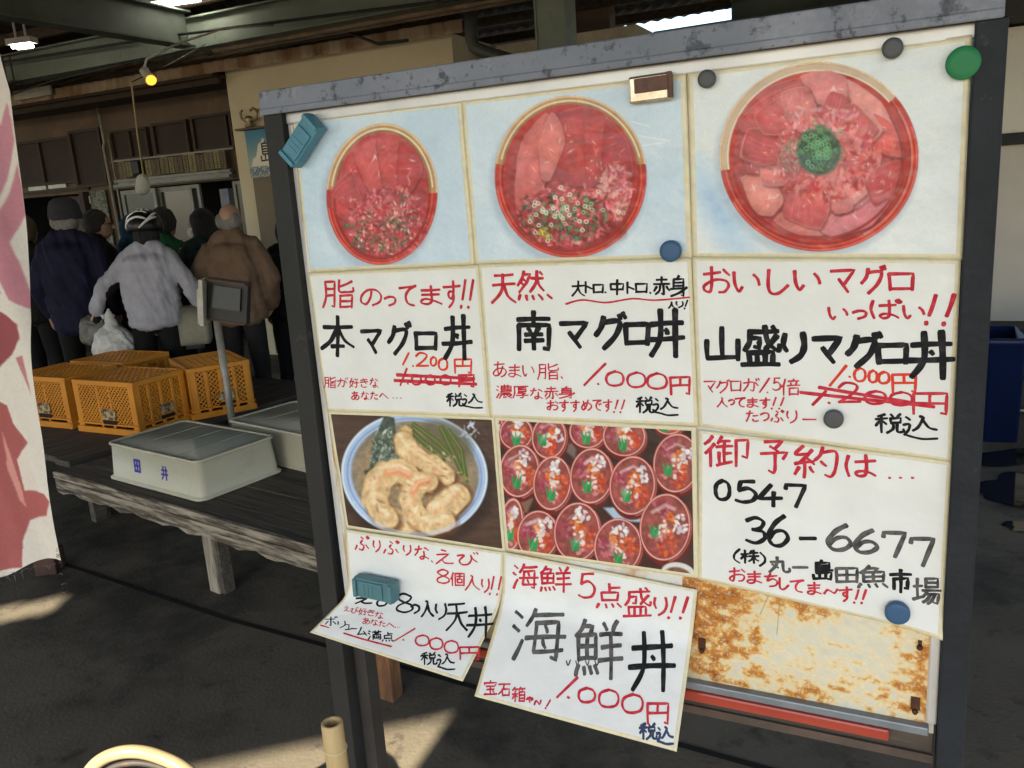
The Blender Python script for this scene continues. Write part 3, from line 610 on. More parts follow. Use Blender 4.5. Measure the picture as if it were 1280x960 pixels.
# unseen boards added behind the viewer to cut the sun patch
hb = empty('sun_blocker', (0, 0, 0), 0, 'unseen wooden boards added under the front roof edge to block sunlight', 'light blocker')
M_blocker = mat('blocker_wood', (0.3, 0.2, 0.12), rough=0.7, scale=3, stretch=(1, 9, 9))
for nm, x0, x1, z0, z1 in (('lower_blocker', -1.625, -1.0, 2.30, 2.77), ('lower_blocker', -1.0, -0.88, 2.30, 2.77), ('lower_blocker', -0.88, 3.3, 2.30, 2.78), ('upper_blocker', -0.88, 3.4, 2.785, 3.41), ('end_blocker', -2.18, -1.0, 2.775, 3.41), ('end_blocker', -1.0, -0.88, 2.775, 3.41)):
    b = MB(); b.box(((x0 + x1) / 2, -1.25, (z0 + z1) / 2), (x1 - x0, 0.03, z1 - z0)); b.build(nm, M_blocker, hb)
for x in (-2.0, -0.5, 1.5, 3.2):
    b = MB(); b.bar((x, -1.25, 3.41), (x, -1.25, ZR - 0.01), 0.02, 0.02); b.build('blocker_hanger', M_darksteel, hb)

# --- green steel frame
frame = empty('steel_frame', hall(-6, 6.15, 0), HA, 'green painted steel roof frame with beams and column before the market building', 'steel frame')
def ibeam(b, p, q, h, w, t=0.014):
    p = Vector(p); q = Vector(q); d = (q - p).normalized(); s = d.cross(Vector((0, 0, 1))).normalized()
    b.bar(p + Vector((0, 0, h / 2)), q + Vector((0, 0, h / 2)), 0.012, h - 2 * t)
    b.bar(p + Vector((0, 0, t / 2)), q + Vector((0, 0, t / 2)), w, t); b.bar(p + Vector((0, 0, h - t / 2)), q + Vector((0, 0, h - t / 2)), w, t)
b = MB(); ibeam(b, (-9, 0, 2.99), (8.0, 0, 2.99), 0.27, 0.16); b.build('main_beam', M_green, frame)
b = MB(); ibeam(b, (0.08, -0.09, 3.0), (0.08, -7.0, 3.0), 0.30, 0.17); b.build('cross_beam', mat('green_steel_dull', (0.10, 0.115, 0.098), (0.065, 0.078, 0.066), rough=0.6, scale=3, detail=8), frame)
for a in (3.59, -8.2):
    b = MB()
    b.box((a, 0, 1.49), (0.012, 0.2, 2.98)); b.box((a - 0.11, 0, 1.49), (0.014, 0.24, 2.98)); b.box((a + 0.11, 0, 1.49), (0.014, 0.24, 2.98)); b.box((a, -0.10, 1.49), (0.206, 0.012, 2.98)); b.box((a, 0, 0.01), (0.36, 0.36, 0.02))
    b.build('column', M_green, frame)
b = MB(); ibeam(b, (3.35, 3.65, 2.98), (9.5, 3.65, 3.02), 0.19, 0.14); b.build('outer_beam', M_green, frame); b = MB(); ibeam(b, (4.15, 3.9, 3.12), (9.5, 3.9, 3.14), 0.30, 0.14); b.build('outer_beam', M_green, frame)  # second beam added to shorten the bright sky gap
b = MB()
for k in range(3): b.bar((-2.55 + k * 0.11, -0.10, 3.24 - 0.0), (-2.55 + k * 0.11, -0.10, 2.98), 0.012, 0.012)
b.box((-2.44, -0.14, 2.965), (0.42, 0.12, 0.02)); b.build('cable_hanger', M_darksteel, frame)
b = MB()
b.tube([(-8.9, -0.15, 3.22), (-3, -0.16, 3.18), (0, -0.2, 3.1), (3, -0.17, 2.97), (8, -0.16, 2.99)], 0.012, 6); b.tube([(-4, -0.2, 2.95), (-2.4, -0.2, 2.83), (-1.6, -0.22, 2.9), (0.2, -0.2, 2.96)], 0.008, 6)
b.tube([(0.5, 0.28, 2.98), (1.6, 0.25, 2.96), (1.9, 0.2, 2.83), (2.2, 0.2, 2.82)], 0.014, 6)
b.build('cable', mat('cable_black', (0.02, 0.02, 0.02), rough=0.6), frame)
b = MB(); b.tube([(0.3, -0.02, 2.955), (8, -0.02, 2.955)], 0.02, 8); b.tube([(0.3, 0.08, 2.95), (8, 0.08, 2.945)], 0.016, 8); b.build('conduit', mat('conduit_tan', (0.23, 0.17, 0.11), (0.12, 0.08, 0.05), rough=0.6, scale=5), frame)

# --- market building: origin on the ground at hall (-6, 7.5); local x along E1, y along E2
bld = empty('market_building', hall(-6, 7.5, 0), HA, 'old market building with brown upper windows, cream wall and rusty eave', 'building')
def hx(a): return a + 6.0
def hy(d): return d - 7.5
M_plaster = mat('brown_plaster', (0.15, 0.108, 0.08), (0.105, 0.08, 0.06), rough=0.9, scale=2, extra=[((0.25, 0.15, 0.1), 1.4, 0.55, 0.75)])
M_cream = mat('cream_render', (0.60, 0.53, 0.38), (0.51, 0.45, 0.32), rough=0.9, scale=1.2, detail=8, bump=0.05, bscale=40)
M_alu = mat('aluminium_frame', (0.23, 0.23, 0.205), (0.15, 0.15, 0.135), rough=0.5, metal=0.2, scale=6)
M_blind = mat('brown_blind', (0.055, 0.042, 0.036), (0.040, 0.031, 0.028), rough=0.85, scale=2)
M_wood = mat('dark_sash', (0.055, 0.038, 0.03), rough=0.7)
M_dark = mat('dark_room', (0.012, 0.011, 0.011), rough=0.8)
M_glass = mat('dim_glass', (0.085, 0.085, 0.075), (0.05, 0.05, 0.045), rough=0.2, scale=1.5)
b = MB(); b.box((hx(-11.5), 0.10, 2.80), (10.6, 0.2, 1.6 - 0.2)); b.box((hx(-11.5), 0.103, 2.0), (10.6, 0.19, 0.22)); b.box((hx(-14.0), 0.1, 0.95), (5.0, 0.2, 1.9)); b.box((hx(-9.15), 0.1, 0.95), (0.42, 0.2, 1.9)); b.build('wall', M_plaster, bld)
b = MB(); b.box((hx(-5.0), -0.20, 1.465), (2.62, 0.80, 2.93)); b.build('cream_wall', M_cream, bld)
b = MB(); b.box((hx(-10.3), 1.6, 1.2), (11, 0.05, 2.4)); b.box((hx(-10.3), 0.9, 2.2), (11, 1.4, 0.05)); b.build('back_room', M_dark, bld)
# eave
b = MB(); vs = []; fs = []; N = 190
for i in range(N + 1):
    a = -12.5 + i * 9.0 / N; w = 0.018 * math.sin(i * 1.9)
    vs += [(hx(a), hy(6.75) + w, 2.895), (hx(a), hy(6.75) + w, 3.0), (hx(a), hy(6.75) + w + 0.02, 3.0), (hx(a), hy(7.6), 3.3 + w)]
for i in range(N): k = 4 * i; fs += [(k, k + 4, k + 5, k + 1), (k + 2, k + 6, k + 7, k + 3)]
b.add(vs, fs); b.build('eave', mat('rusty_fascia', (0.42, 0.34, 0.24), (0.22, 0.12, 0.06), rough=0.85, scale=2.0, stretch=(1.4, 1, 0.25), lo=0.40, hi=0.62, extra=[((0.05, 0.035, 0.025), 4.0, 0.58, 0.7)]), bld)
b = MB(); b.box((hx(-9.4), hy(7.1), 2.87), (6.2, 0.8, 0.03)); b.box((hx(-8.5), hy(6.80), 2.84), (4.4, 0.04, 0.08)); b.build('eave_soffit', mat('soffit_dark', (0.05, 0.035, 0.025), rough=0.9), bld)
b = MB(); b.box((hx(-8.95), hy(6.70), 2.98), (0.62, 0.03, 0.10)); b.build('gutter_end', mat('grey_white_sheet', (0.42, 0.40, 0.35), (0.3, 0.28, 0.24), rough=0.7, scale=6), bld)
# upper windows
def window(a0, a1, z0, z1, panes, fm, pm, nm='window', t=0.035):
    b = MB()
    for z in (z0, z1): b.box((hx((a0 + a1) / 2), -0.03, z), (a1 - a0 + t, 0.06, t))
    for a in [a0] + panes + [a1]: b.box((hx(a), -0.032, (z0 + z1) / 2), (t, 0.058, z1 - z0 - t))
    f = b.build(nm, fm, bld)
    e = [a0] + panes + [a1]
    for p, q in zip(e, e[1:]):
        b = MB(); b.box((hx((p + q) / 2), -0.012, (z0 + z1) / 2), (q - p - t, 0.02, z1 - z0 - t)); b.build('pane', pm, f)
window(-10.60, -9.47, 2.04, 2.57, [-10.04], M_wood, M_blind); window(-9.44, -8.92, 1.97, 2.62, [], M_wood, M_blind)
window(-8.72, -8.14, 2.24, 2.56, [-8.42], M_wood, M_blind, t=0.025); window(-8.02, -7.50, 2.24, 2.58, [], M_wood, M_blind, t=0.03); window(-7.40, -6.83, 2.24, 2.60, [-6.9], M_wood, M_blind, t=0.03)
b = MB(); b.box((hx(-10.24), -0.02, 2.0), (0.34, 0.02, 0.05)); b.box((hx(-9.86), -0.02, 2.0), (0.33, 0.02, 0.045)); b.build('transom_glass', mat('lit_transom', (0.62, 0.66, 0.6), rough=0.4), bld)
b = MB(); b.box((hx(-7.8), -0.05, 2.22), (1.95, 0.05, 0.02)); b.box((hx(-7.82), -0.06, 1.985), (1.85, 0.08, 0.025)); b.box((hx(-7.82), -0.07, 1.93), (1.85, 0.10, 0.03)); b.box((hx(-7.82), -0.05, 1.955), (1.83, 0.03, 0.10)); b.build('door_track', M_alu, bld)
# sliding doors
def door(a0, a1, y, pm, fm=M_alu, t=0.05, mid=True):
    b = MB(); z0, z1 = 0.02, 1.87
    for a in (a0 + t / 2, a1 - t / 2): b.box((hx(a), y, (z0 + z1) / 2), (t, 0.035, z1 - z0))
    for z in (z0 + t / 2, z1 - t / 2) + ((0.78,) if mid else ()): b.box((hx((a0 + a1) / 2), y, z), (a1 - a0 - 2 * t, 0.033, t))
    f = b.build('sliding_door', fm, bld); b = MB(); b.box((hx((a0 + a1) / 2), y + 0.003, (z0 + z1) / 2), (a1 - a0 - 2 * t - 0.002, 0.008, z1 - z0 - 2 * t)); b.build('door_glass', pm, f)
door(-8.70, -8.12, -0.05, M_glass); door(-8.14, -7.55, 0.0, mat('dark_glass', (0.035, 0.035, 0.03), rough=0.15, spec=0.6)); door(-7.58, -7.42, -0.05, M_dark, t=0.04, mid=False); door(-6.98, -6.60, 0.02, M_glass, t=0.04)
b = MB(); b.box((hx(-7.24), 0.25, 1.25), (0.13, 0.25, 1.1)); b.build('hanging_cloth', mat('blue_white_cloth', (0.20, 0.24, 0.36), (0.34, 0.37, 0.40), rough=0.9, scale=7), bld)
b = MB(); b.box((hx(-7.03), 0.22, 1.2), (0.14, 0.1, 1.25)); b.build('hanging_cloth', mat('beige_cloth', (0.30, 0.25, 0.18), rough=0.9), bld)
b = MB(); b.box((hx(-9.28), -0.02, 1.80), (0.07, 0.02, 0.09)); tag(b.build('notice', mat('paper_white', (0.7, 0.7, 0.66), rough=0.8), bld))
b = MB(); b.box((hx(-9.13), -0.04, 1.5), (0.28, 0.02, 0.8)); b.build('lace_curtain', mat('lace_grey', (0.20, 0.21, 0.17), (0.09, 0.09, 0.075), rough=0.9, scale=26, lo=0.45, hi=0.55), bld)
b = MB(); b.box((hx(-9.95), 0.03, 1.94), (1.3, 0.10, 0.04)); b.box((hx(-9.36), 0.0, 0.95), (0.07, 0.2, 1.9)); b.build('door_frame', M_wood, bld)
b = MB(); b.box((hx(-9.85), 0.25, 1.62), (0.9, 0.02, 0.5)); b.build('inner_panel', mat('inner_mauve', (0.10, 0.075, 0.07), rough=0.8), bld)
# brown shutter door beside the cream pillar, ledge over the sign
b = MB(); b.box((hx(-5.62), hy(6.885), 1.05), (0.98, 0.03, 2.06)); b.build('shutter_door', mat('shutter_brown', (0.20, 0.165, 0.12), (0.16, 0.13, 0.095), rough=0.8, scale=2), bld)
b = MB(); b.box((hx(-5.9), hy(6.84), 2.335), (0.55, 0.12, 0.018)); b.build('ledge', mat('ledge_wood', (0.16, 0.13, 0.09), rough=0.8), bld)
b = MB(); b.tube([(hx(-8.82), -0.08, 2.85), (hx(-8.8), -0.09, 2.45), (hx(-8.83), -0.09, 2.4), (hx(-8.8), -0.09, 1.2)], 0.018, 8); b.tube([(hx(-8.74), -0.07, 2.5), (hx(-8.74), -0.07, 1.1)], 0.012, 8); b.build('conduit', mat('grey_pipe', (0.30, 0.28, 0.24), rough=0.6), bld)
# downpipe and duct at the right end
M_pipe = mat('pipe_dark', (0.06, 0.066, 0.06), rough=0.45)
b = MB(); b.tube([(hx(-3.34), hy(6.6), 3.3), (hx(-3.34), hy(6.6), 2.80), (hx(-3.32), hy(6.6), 2.73), (hx(-3.25), hy(6.6), 2.69), (hx(-2.9), hy(6.6), 2.55), (hx(-2.85), hy(6.6), 2.45), (hx(-2.85), hy(6.6), 0.0)], 0.055, 14); b.build('downpipe', M_pipe, bld)
b = MB(); b.box((hx(-2.75), hy(8.0), 2.55), (1.3, 1.6, 0.55)); b.build('duct', mat('duct_cream', (0.45, 0.40, 0.30), (0.2, 0.16, 0.11), rough=0.7, scale=1.5), bld)
b = MB(); b.box((hx(-3.3), hy(9.2), 1.75), (0.7, 0.2, 3.5)); b.build('end_wall', M_plaster, bld)

# --- plain wall added far behind the board to block light from the rear
b = MB(); b.box((0, 0, 1.15), (9.0, 0.15, 2.3)); b.box((0, -0.02, 2.33), (9.0, 0.24, 0.06))
one('rear_light_blocker', b, mat('rear_blocker_grey', (0.16, 0.15, 0.135), (0.10, 0.095, 0.085), rough=0.9, scale=1.5), 'plain grey wall added far behind the menu board to block rear light', 'wall', hall(1.2, 13.0, 0), HA)

# --- lamps
M_tube = emis('tube_glow', (1.0, 0.96, 0.80), 9.0)
def fluo(a, d, z, L, rz, lab):
    t = empty('fluorescent_lamp', hall(a, d, z), HA + rz, lab, 'lamp', 'fluorescent lamps under the roof')
    b = MB(); b.box((0, 0, 0.045), (L + 0.1, 0.10, 0.05)); b.bar((-L / 3, 0, 0.07), (-L / 3, 0, ZR - z - 0.02), 0.015, 0.015); b.bar((L / 3, 0, 0.07), (L / 3, 0, ZR - z - 0.02), 0.015, 0.015); b.build('housing', mat('lamp_white', (0.5, 0.5, 0.46), rough=0.5), t)
    for s in (-0.03, 0.03):
        b = MB(); b.tube([(-L / 2, s, 0), (L / 2, s, 0)], 0.015, 8); b.build('tube', M_tube, t)
fluo(-5.85, 6.15 - 0.3, 3.33, 0.55, 0.15, 'fluorescent lamp above the crossing of the green beams'); fluo(-7.22, 5.39, 3.10, 0.16, 0.2, 'small bright lamp above the green beam at the far left')
lp = empty('spot_lamp', hall(-4.69, 4.4, 2.46), HA, 'glowing amber bulb in a white clamp holder under the beam', 'lamp')
Ml = Matrix.Rotation(R(180 - 38), 3, 'Y')
b = MB(); b.lathe([(0.028, -0.075), (0.03, -0.02), (0.042, 0.0)], (0, 0, 0), 16, Ml); b.tube([Ml @ Vector((0, 0, -0.07)), (0.0, 0, 0.12), (-0.03, 0.3, 0.25), (-0.1, 0.9, 0.45), (-0.2, 1.6, 0.58)], 0.008, 8); b.build('holder', mat('holder_white', (0.5, 0.48, 0.43), rough=0.5), lp)
b = MB(); b.lathe([(0.026, 0.0), (0.034, 0.012), (0.035, 0.028), (0.024, 0.042), (0.006, 0.046)], (0, 0, 0), 16, Ml); b.build('bulb', emis('amber_glow', (1.0, 0.36, 0.03), 0.55), lp)
b = MB(); p0 = hall(-4.80, 4.34, 2.44); p1 = hall(-5.06, 4.55, 1.75)
cd = empty('pull_cord', p1, HA, 'yellowish hanging cord with a white bundle at its lower end', 'cord')
top = Vector((0.26, -0.21, 0.69)); b.tube([(0, 0, 0.05), top * 0.5 + Vector((-0.01, 0, 0)), top], 0.0055, 6); b.build('cord', mat('cord_yellow', (0.40, 0.33, 0.17), rough=0.8), cd)
b = MB(); b.tube([top, top + Vector((-0.5, 0.9, 0.28)), top + Vector((-0.9, 1.7, 0.56))], 0.004, 6); b.build('wire', M_darksteel, cd)
blob('bundle', [('e', (-0.02, 0, 0.03), (0.05, 0.05, 0.075)), ('e', (-0.05, 0, 0.0), (0.04, 0.04, 0.05)), ('c', (0, 0, 0.1), (0.0, 0, 0.02), 0.012, 0.03)], mat('bundle_white', (0.45, 0.45, 0.40), rough=0.7), cd, 0.01, 2)

# --- paper strips pinned along the building front
M_strip = [mat('strip_a', (0.19, 0.16, 0.10), rough=0.9, scale=14), mat('strip_b', (0.25, 0.22, 0.12), rough=0.9, scale=14), mat('strip_c', (0.15, 0.125, 0.085), rough=0.9, scale=14)]
M_ink = mat('faded_ink', (0.07, 0.055, 0.05), rough=0.9)
places = ['above the grey sliding door', 'below the brown upper windows']
rr = random.Random(7); xs_ = -8.60
k = 0
while xs_ < -6.95:
    w = rr.choice((0.085, 0.10, 0.12, 0.14)); h = rr.uniform(0.17, 0.21)
    if not (-8.40 < xs_ < -8.22):
        t = empty('price_strip', hall(xs_ + w / 2, 7.5 - 0.118, 2.105), HA, 'yellowed vertical paper strip with faded brush writing above the sliding doors', 'paper strip', 'yellowed paper strips above the sliding doors')
        b = MB(); b.box((0, 0, rr.uniform(-0.008, 0.008)), (w - 0.012, 0.004, h)); b.build('paper', M_strip[k % 3], t)
        b = MB()
        for j in range(6): b.box((rr.uniform(-0.006, 0.006), -0.003, 0.075 - j * 0.028), (w * rr.uniform(0.22, 0.38), 0.002, 0.007)); b.box((rr.uniform(-0.01, 0.01), -0.0033, 0.068 - j * 0.028), (0.007, 0.002, 0.018))
        b.build('writing', M_ink, t)
    xs_ += w; k += 1
b = MB(); b.box((0, 0, 0), (0.13, 0.05, 0.15)); one('wall_speaker', b, mat('speaker_black', (0.02, 0.022, 0.022), rough=0.5), 'small black box on the wall between the paper strips', 'speaker box', hall(-8.31, 7.5 - 0.12, 2.12), HA, bevel=0.008)

# --- pictorial shop sign beside the cream pillar
sg = empty('shop_sign', hall(-5.80, 6.86, 1.86), HA, 'blue shop sign with white mountain, dark character and scale waves on the cream wall', 'sign')
nx, nz = 60, 60; X, Z = np.meshgrid(np.linspace(-0.31, 0.31, nx), np.linspace(0, 0.46, nz)); x = X.ravel(); z = Z.ravel()
c = np.zeros((len(x), 3)); g = (z / 0.46)[:, None]
c = np.array([214, 196, 160]) * (1 - g) + np.array([40, 120, 160]) * g
mtn = np.clip((0.36 + 0.035 - np.abs(x + 0.10) * 1.55 + 0.02 * np.sin(x * 70) - z) * 60, 0, 1)[:, None]; c = c * (1 - mtn) + np.array([236, 226, 206]) * mtn
low = np.clip((0.11 - z) * 80, 0, 1)[:, None]
wv = np.zeros(len(x))
for rI in range(4):
    for cI in range(-5, 6):
        cx = cI * 0.12 + (rI % 2) * 0.06; cz = rI * 0.032 - 0.01; d = np.hypot(x - cx, z - cz)
        for q in (0.06, 0.042, 0.024): wv = np.maximum(wv, np.clip(1.3 - np.abs(d - q) / 0.006, 0, 1) * (z > cz))
cw = np.array([226, 222, 205]) * (1 - wv[:, None]) + np.array([60, 90, 110]) * wv[:, None]; c = c * (1 - low) + cw * low
me = bpy.data.meshes.new('sign_face'); me.from_pydata([(a, -0.0165, h) for a, h in zip(x, z)], [], [(j * nx + i, j * nx + i + 1, (j + 1) * nx + i + 1, (j + 1) * nx + i) for j in range(nz - 1) for i in range(nx - 1)]); set_col(me, lin(c) * 0.8)
link_mesh('sign_face', me, printed('sign_print', 0.5, 0.1, 0.0), sg)
b = MB(); b.box((0, 0, 0.23), (0.624, 0.03, 0.464)); b.build('sign_board', mat('sign_edge', (0.2, 0.2, 0.18), rough=0.6), sg)
SHOP = sg
b = MB(); b.lathe([(0.045, 0), (0.05, 0.02), (0.03, 0.05), (0.045, 0.08), (0.03, 0.11)], (0, 0, 0), 14); b.tube([(-0.03, 0, 0.06), (-0.09, 0, 0.09), (-0.10, 0, 0.15), (-0.07, 0, 0.17)], 0.014, 8); b.tube([(0.03, 0, 0.06), (0.10, 0, 0.08), (0.12, 0, 0.14), (0.07, 0, 0.18), (0.03, 0, 0.16)], 0.014, 8)
one('ledge_ornament', b, mat('old_brass', (0.36, 0.30, 0.17), (0.16, 0.12, 0.07), rough=0.4, metal=0.6, scale=20), 'small dull brass ornament standing on the ledge over the blue sign', 'ornament', hall(-6.02, 6.83, 2.346), HA)

# --- cold store wall and bin to the right of the board
cs = empty('cold_store', hall(0.3, 8.6, 0), HA, 'pale cold store with a black rail, seen right of the menu board', 'cold store')
M_pan = mat('pale_panel', (0.78, 0.76, 0.66), (0.70, 0.68, 0.59), rough=0.5, scale=1.5, extra=[((0.4, 0.38, 0.32), 5, 0.6, 0.8)])
b = MB(); b.box((2.5, 0.75, 2.17), (5.2, 1.5, 0.86)); b.build('upper_wall', M_pan, cs)
b = MB(); b.box((2.5, 0.76, 0.87), (5.2, 1.48, 1.54)); b.build('lower_wall', mat('steel_panel', (0.40, 0.385, 0.35), (0.33, 0.315, 0.29), rough=0.4, metal=0.2, scale=0.8), cs)
b = MB(); b.box((2.5, -0.04, 1.69), (5.3, 0.08, 0.10)); b.build('bumper_rail', mat('rubber_black', (0.02, 0.02, 0.021), rough=0.6), cs)
b = MB(); b.box((2.5, 0.80, 0.05), (5.1, 1.3, 0.10)); b.box((2.5, 0.3, 2.98), (5.6, 1.6, 0.72)); b.build('plinth_and_eave', mat('plinth_eave_dark', (0.05, 0.048, 0.045), rough=0.7), cs)  # dark base, plus a dark eave block added on top against bright sky

# ------------------------------------------------------------------ benches, crates, fish boxes
BA = math.atan2(-0.6, 0.8)                        # direction of the near bench
M_plank = mat('weathered_plank', (0.115, 0.098, 0.076), (0.048, 0.041, 0.033), rough=0.8, scale=5, stretch=(0.5, 9, 9), detail=9, bump=0.5, bscale=12, extra=[((0.02, 0.018, 0.016), 3, 0.58, 0.75)])
M_edge = mat('bleached_edge', (0.34, 0.295, 0.225), (0.095, 0.075, 0.055), rough=0.85, scale=7, stretch=(0.6, 6, 6), detail=9, bump=0.5, bscale=14, lo=0.42, hi=0.58, extra=[((0.045, 0.035, 0.03), 5, 0.5, 0.62)])
M_leg = mat('bleached_leg', (0.40, 0.355, 0.28), (0.19, 0.16, 0.12), rough=0.85, scale=6, stretch=(6, 6, 0.7), detail=9, bump=0.5, bscale=14, extra=[((0.08, 0.065, 0.05), 4, 0.55, 0.68)])
M_rustleg = mat('rust_leg', (0.20, 0.095, 0.04), (0.09, 0.045, 0.025), rough=0.8, scale=9, stretch=(4, 4, 1), bump=0.3)
def bench(loc, rz, L, W, H, legs, label, planks=6, edge=M_edge, group='low wooden benches of the market'):
    """origin at the near left corner on the ground; x along, y deep"""
    t = empty('wooden_bench', loc, rz, label, 'bench', group); r = random.Random(int(L * 100))
    w = W / planks
    for k in range(planks):
        b = MB(); dz = r.uniform(-0.004, 0.003)
        b.box((L / 2 + r.uniform(-0.01, 0.01), w * (k + 0.5), H - 0.016 + dz), (L, w - 0.006, 0.032)); b.build('plank', M_plank, t, 0.004)
    b = MB()                                       # worn rail under the front edge: jagged board
    n = 40; top = []; 
    for i in range(n + 1):
        x = L * i / n; b_ = 0.062 + 0.012 * math.sin(i * 1.7) * math.sin(i * 0.37 + 1); top.append((x, b_))
    vs = []; fs = []
    for x, d in top: vs += [(x, 0.004, H - 0.036), (x, 0.036, H - 0.036), (x, 0.036, H - 0.036 - d), (x, 0.004, H - 0.036 - d)]
    for i in range(n):
        k = 4 * i
        for q in range(4): fs.append((k + q, k + (q + 1) % 4, k + 4 + (q + 1) % 4, k + 4 + q))
    fs += [(0, 3, 2, 1), (4 * n, 4 * n + 1, 4 * n + 2, 4 * n + 3)]
    b.add(vs, fs); b.build('front_rail', edge, t)
    b = MB(); b.box((L / 2, 0.010, H - 0.014), (L + 0.01, 0.018, 0.034)); 
    b.build('front_strip', edge, t, 0.003)
    b = MB(); b.box((L / 2, W - 0.05, H - 0.07), (L, 0.03, 0.07)); b.build('back_rail', M_plank, t)
    for i, (x, y, w_, m) in enumerate(legs):
        b = MB(); b.box((x, y, (H - 0.034) / 2), (w_, 0.05 if y < W / 2 else 0.06, H - 0.036)); b.build('leg', m, t, 0.004)
        b = MB(); b.box((x + w_ * 0.5 + 0.011, y + 0.014, (H - 0.10) / 2), (0.02, 0.05, H - 0.102)); b.build('leg_cleat', M_plank, t)
    b = MB(); b.box((L * 0.5, W - 0.1, 0.13), (L * 0.86, 0.03, 0.06)); b.build('stretcher', M_plank, t)
    return t
bench((-2.262, 3.886, 0), BA, 2.30, 0.92, 0.37, [(1.175, 0.062, 0.066, M_leg), (2.19, 0.06, 0.07, M_plank), (0.12, 0.50, 0.07, M_plank), (1.20, 0.80, 0.09, M_leg), (0.3, 0.8, 0.07, M_plank), (2.1, 0.8, 0.07, M_plank)], 'weathered low bench with bleached edge carrying the two pale fish boxes')
bench((-2.255, 4.045, 0), BA + math.pi / 2 , 1.75, 1.25, 0.37, [(0.12, 0.06, 0.07, M_plank), (1.6, 0.06, 0.07, M_plank), (0.12, 1.1, 0.07, M_plank), (1.6, 1.1, 0.07, M_plank)], 'dark low bench under the orange crates', planks=8, edge=mat('dark_edge', (0.07, 0.06, 0.05), (0.04, 0.035, 0.03), rough=0.8, scale=6, stretch=(1, 6, 6)))
bench((-1.64, 4.78, 0), BA, 2.2, 0.75, 0.36, [(0.1, 0.06, 0.07, M_plank), (2.1, 0.06, 0.07, M_plank), (0.1, 0.66, 0.07, M_plank), (2.1, 0.66, 0.07, M_plank)], 'dark low bench behind the pole stand and the fish boxes', planks=5, edge=MATS['dark_edge'])
b = MB(); b.box((0, 0, 0.24), (0.062, 0.055, 0.48)); b.box((0, 0, 0.488), (0.075, 0.068, 0.016)); one('wooden_post', b, M_rustleg, 'short rust brown wooden post standing on the floor behind the curled price sheets', 'post', (-0.458, 2.38, 0), R(-30), bevel=0.004)
b = MB(); b.box((0, 0, 0.10), (0.09, 0.07, 0.20)); b.box((0.03, 0.05, 0.05), (0.05, 0.06, 0.10)); one('wooden_block', b, mat('redbrown_block', (0.10, 0.05, 0.04), (0.05, 0.03, 0.025), rough=0.8, scale=12), 'small red-brown wooden block on the floor below the flag', 'block', (-2.17, 3.54, 0), 0.2, bevel=0.006)

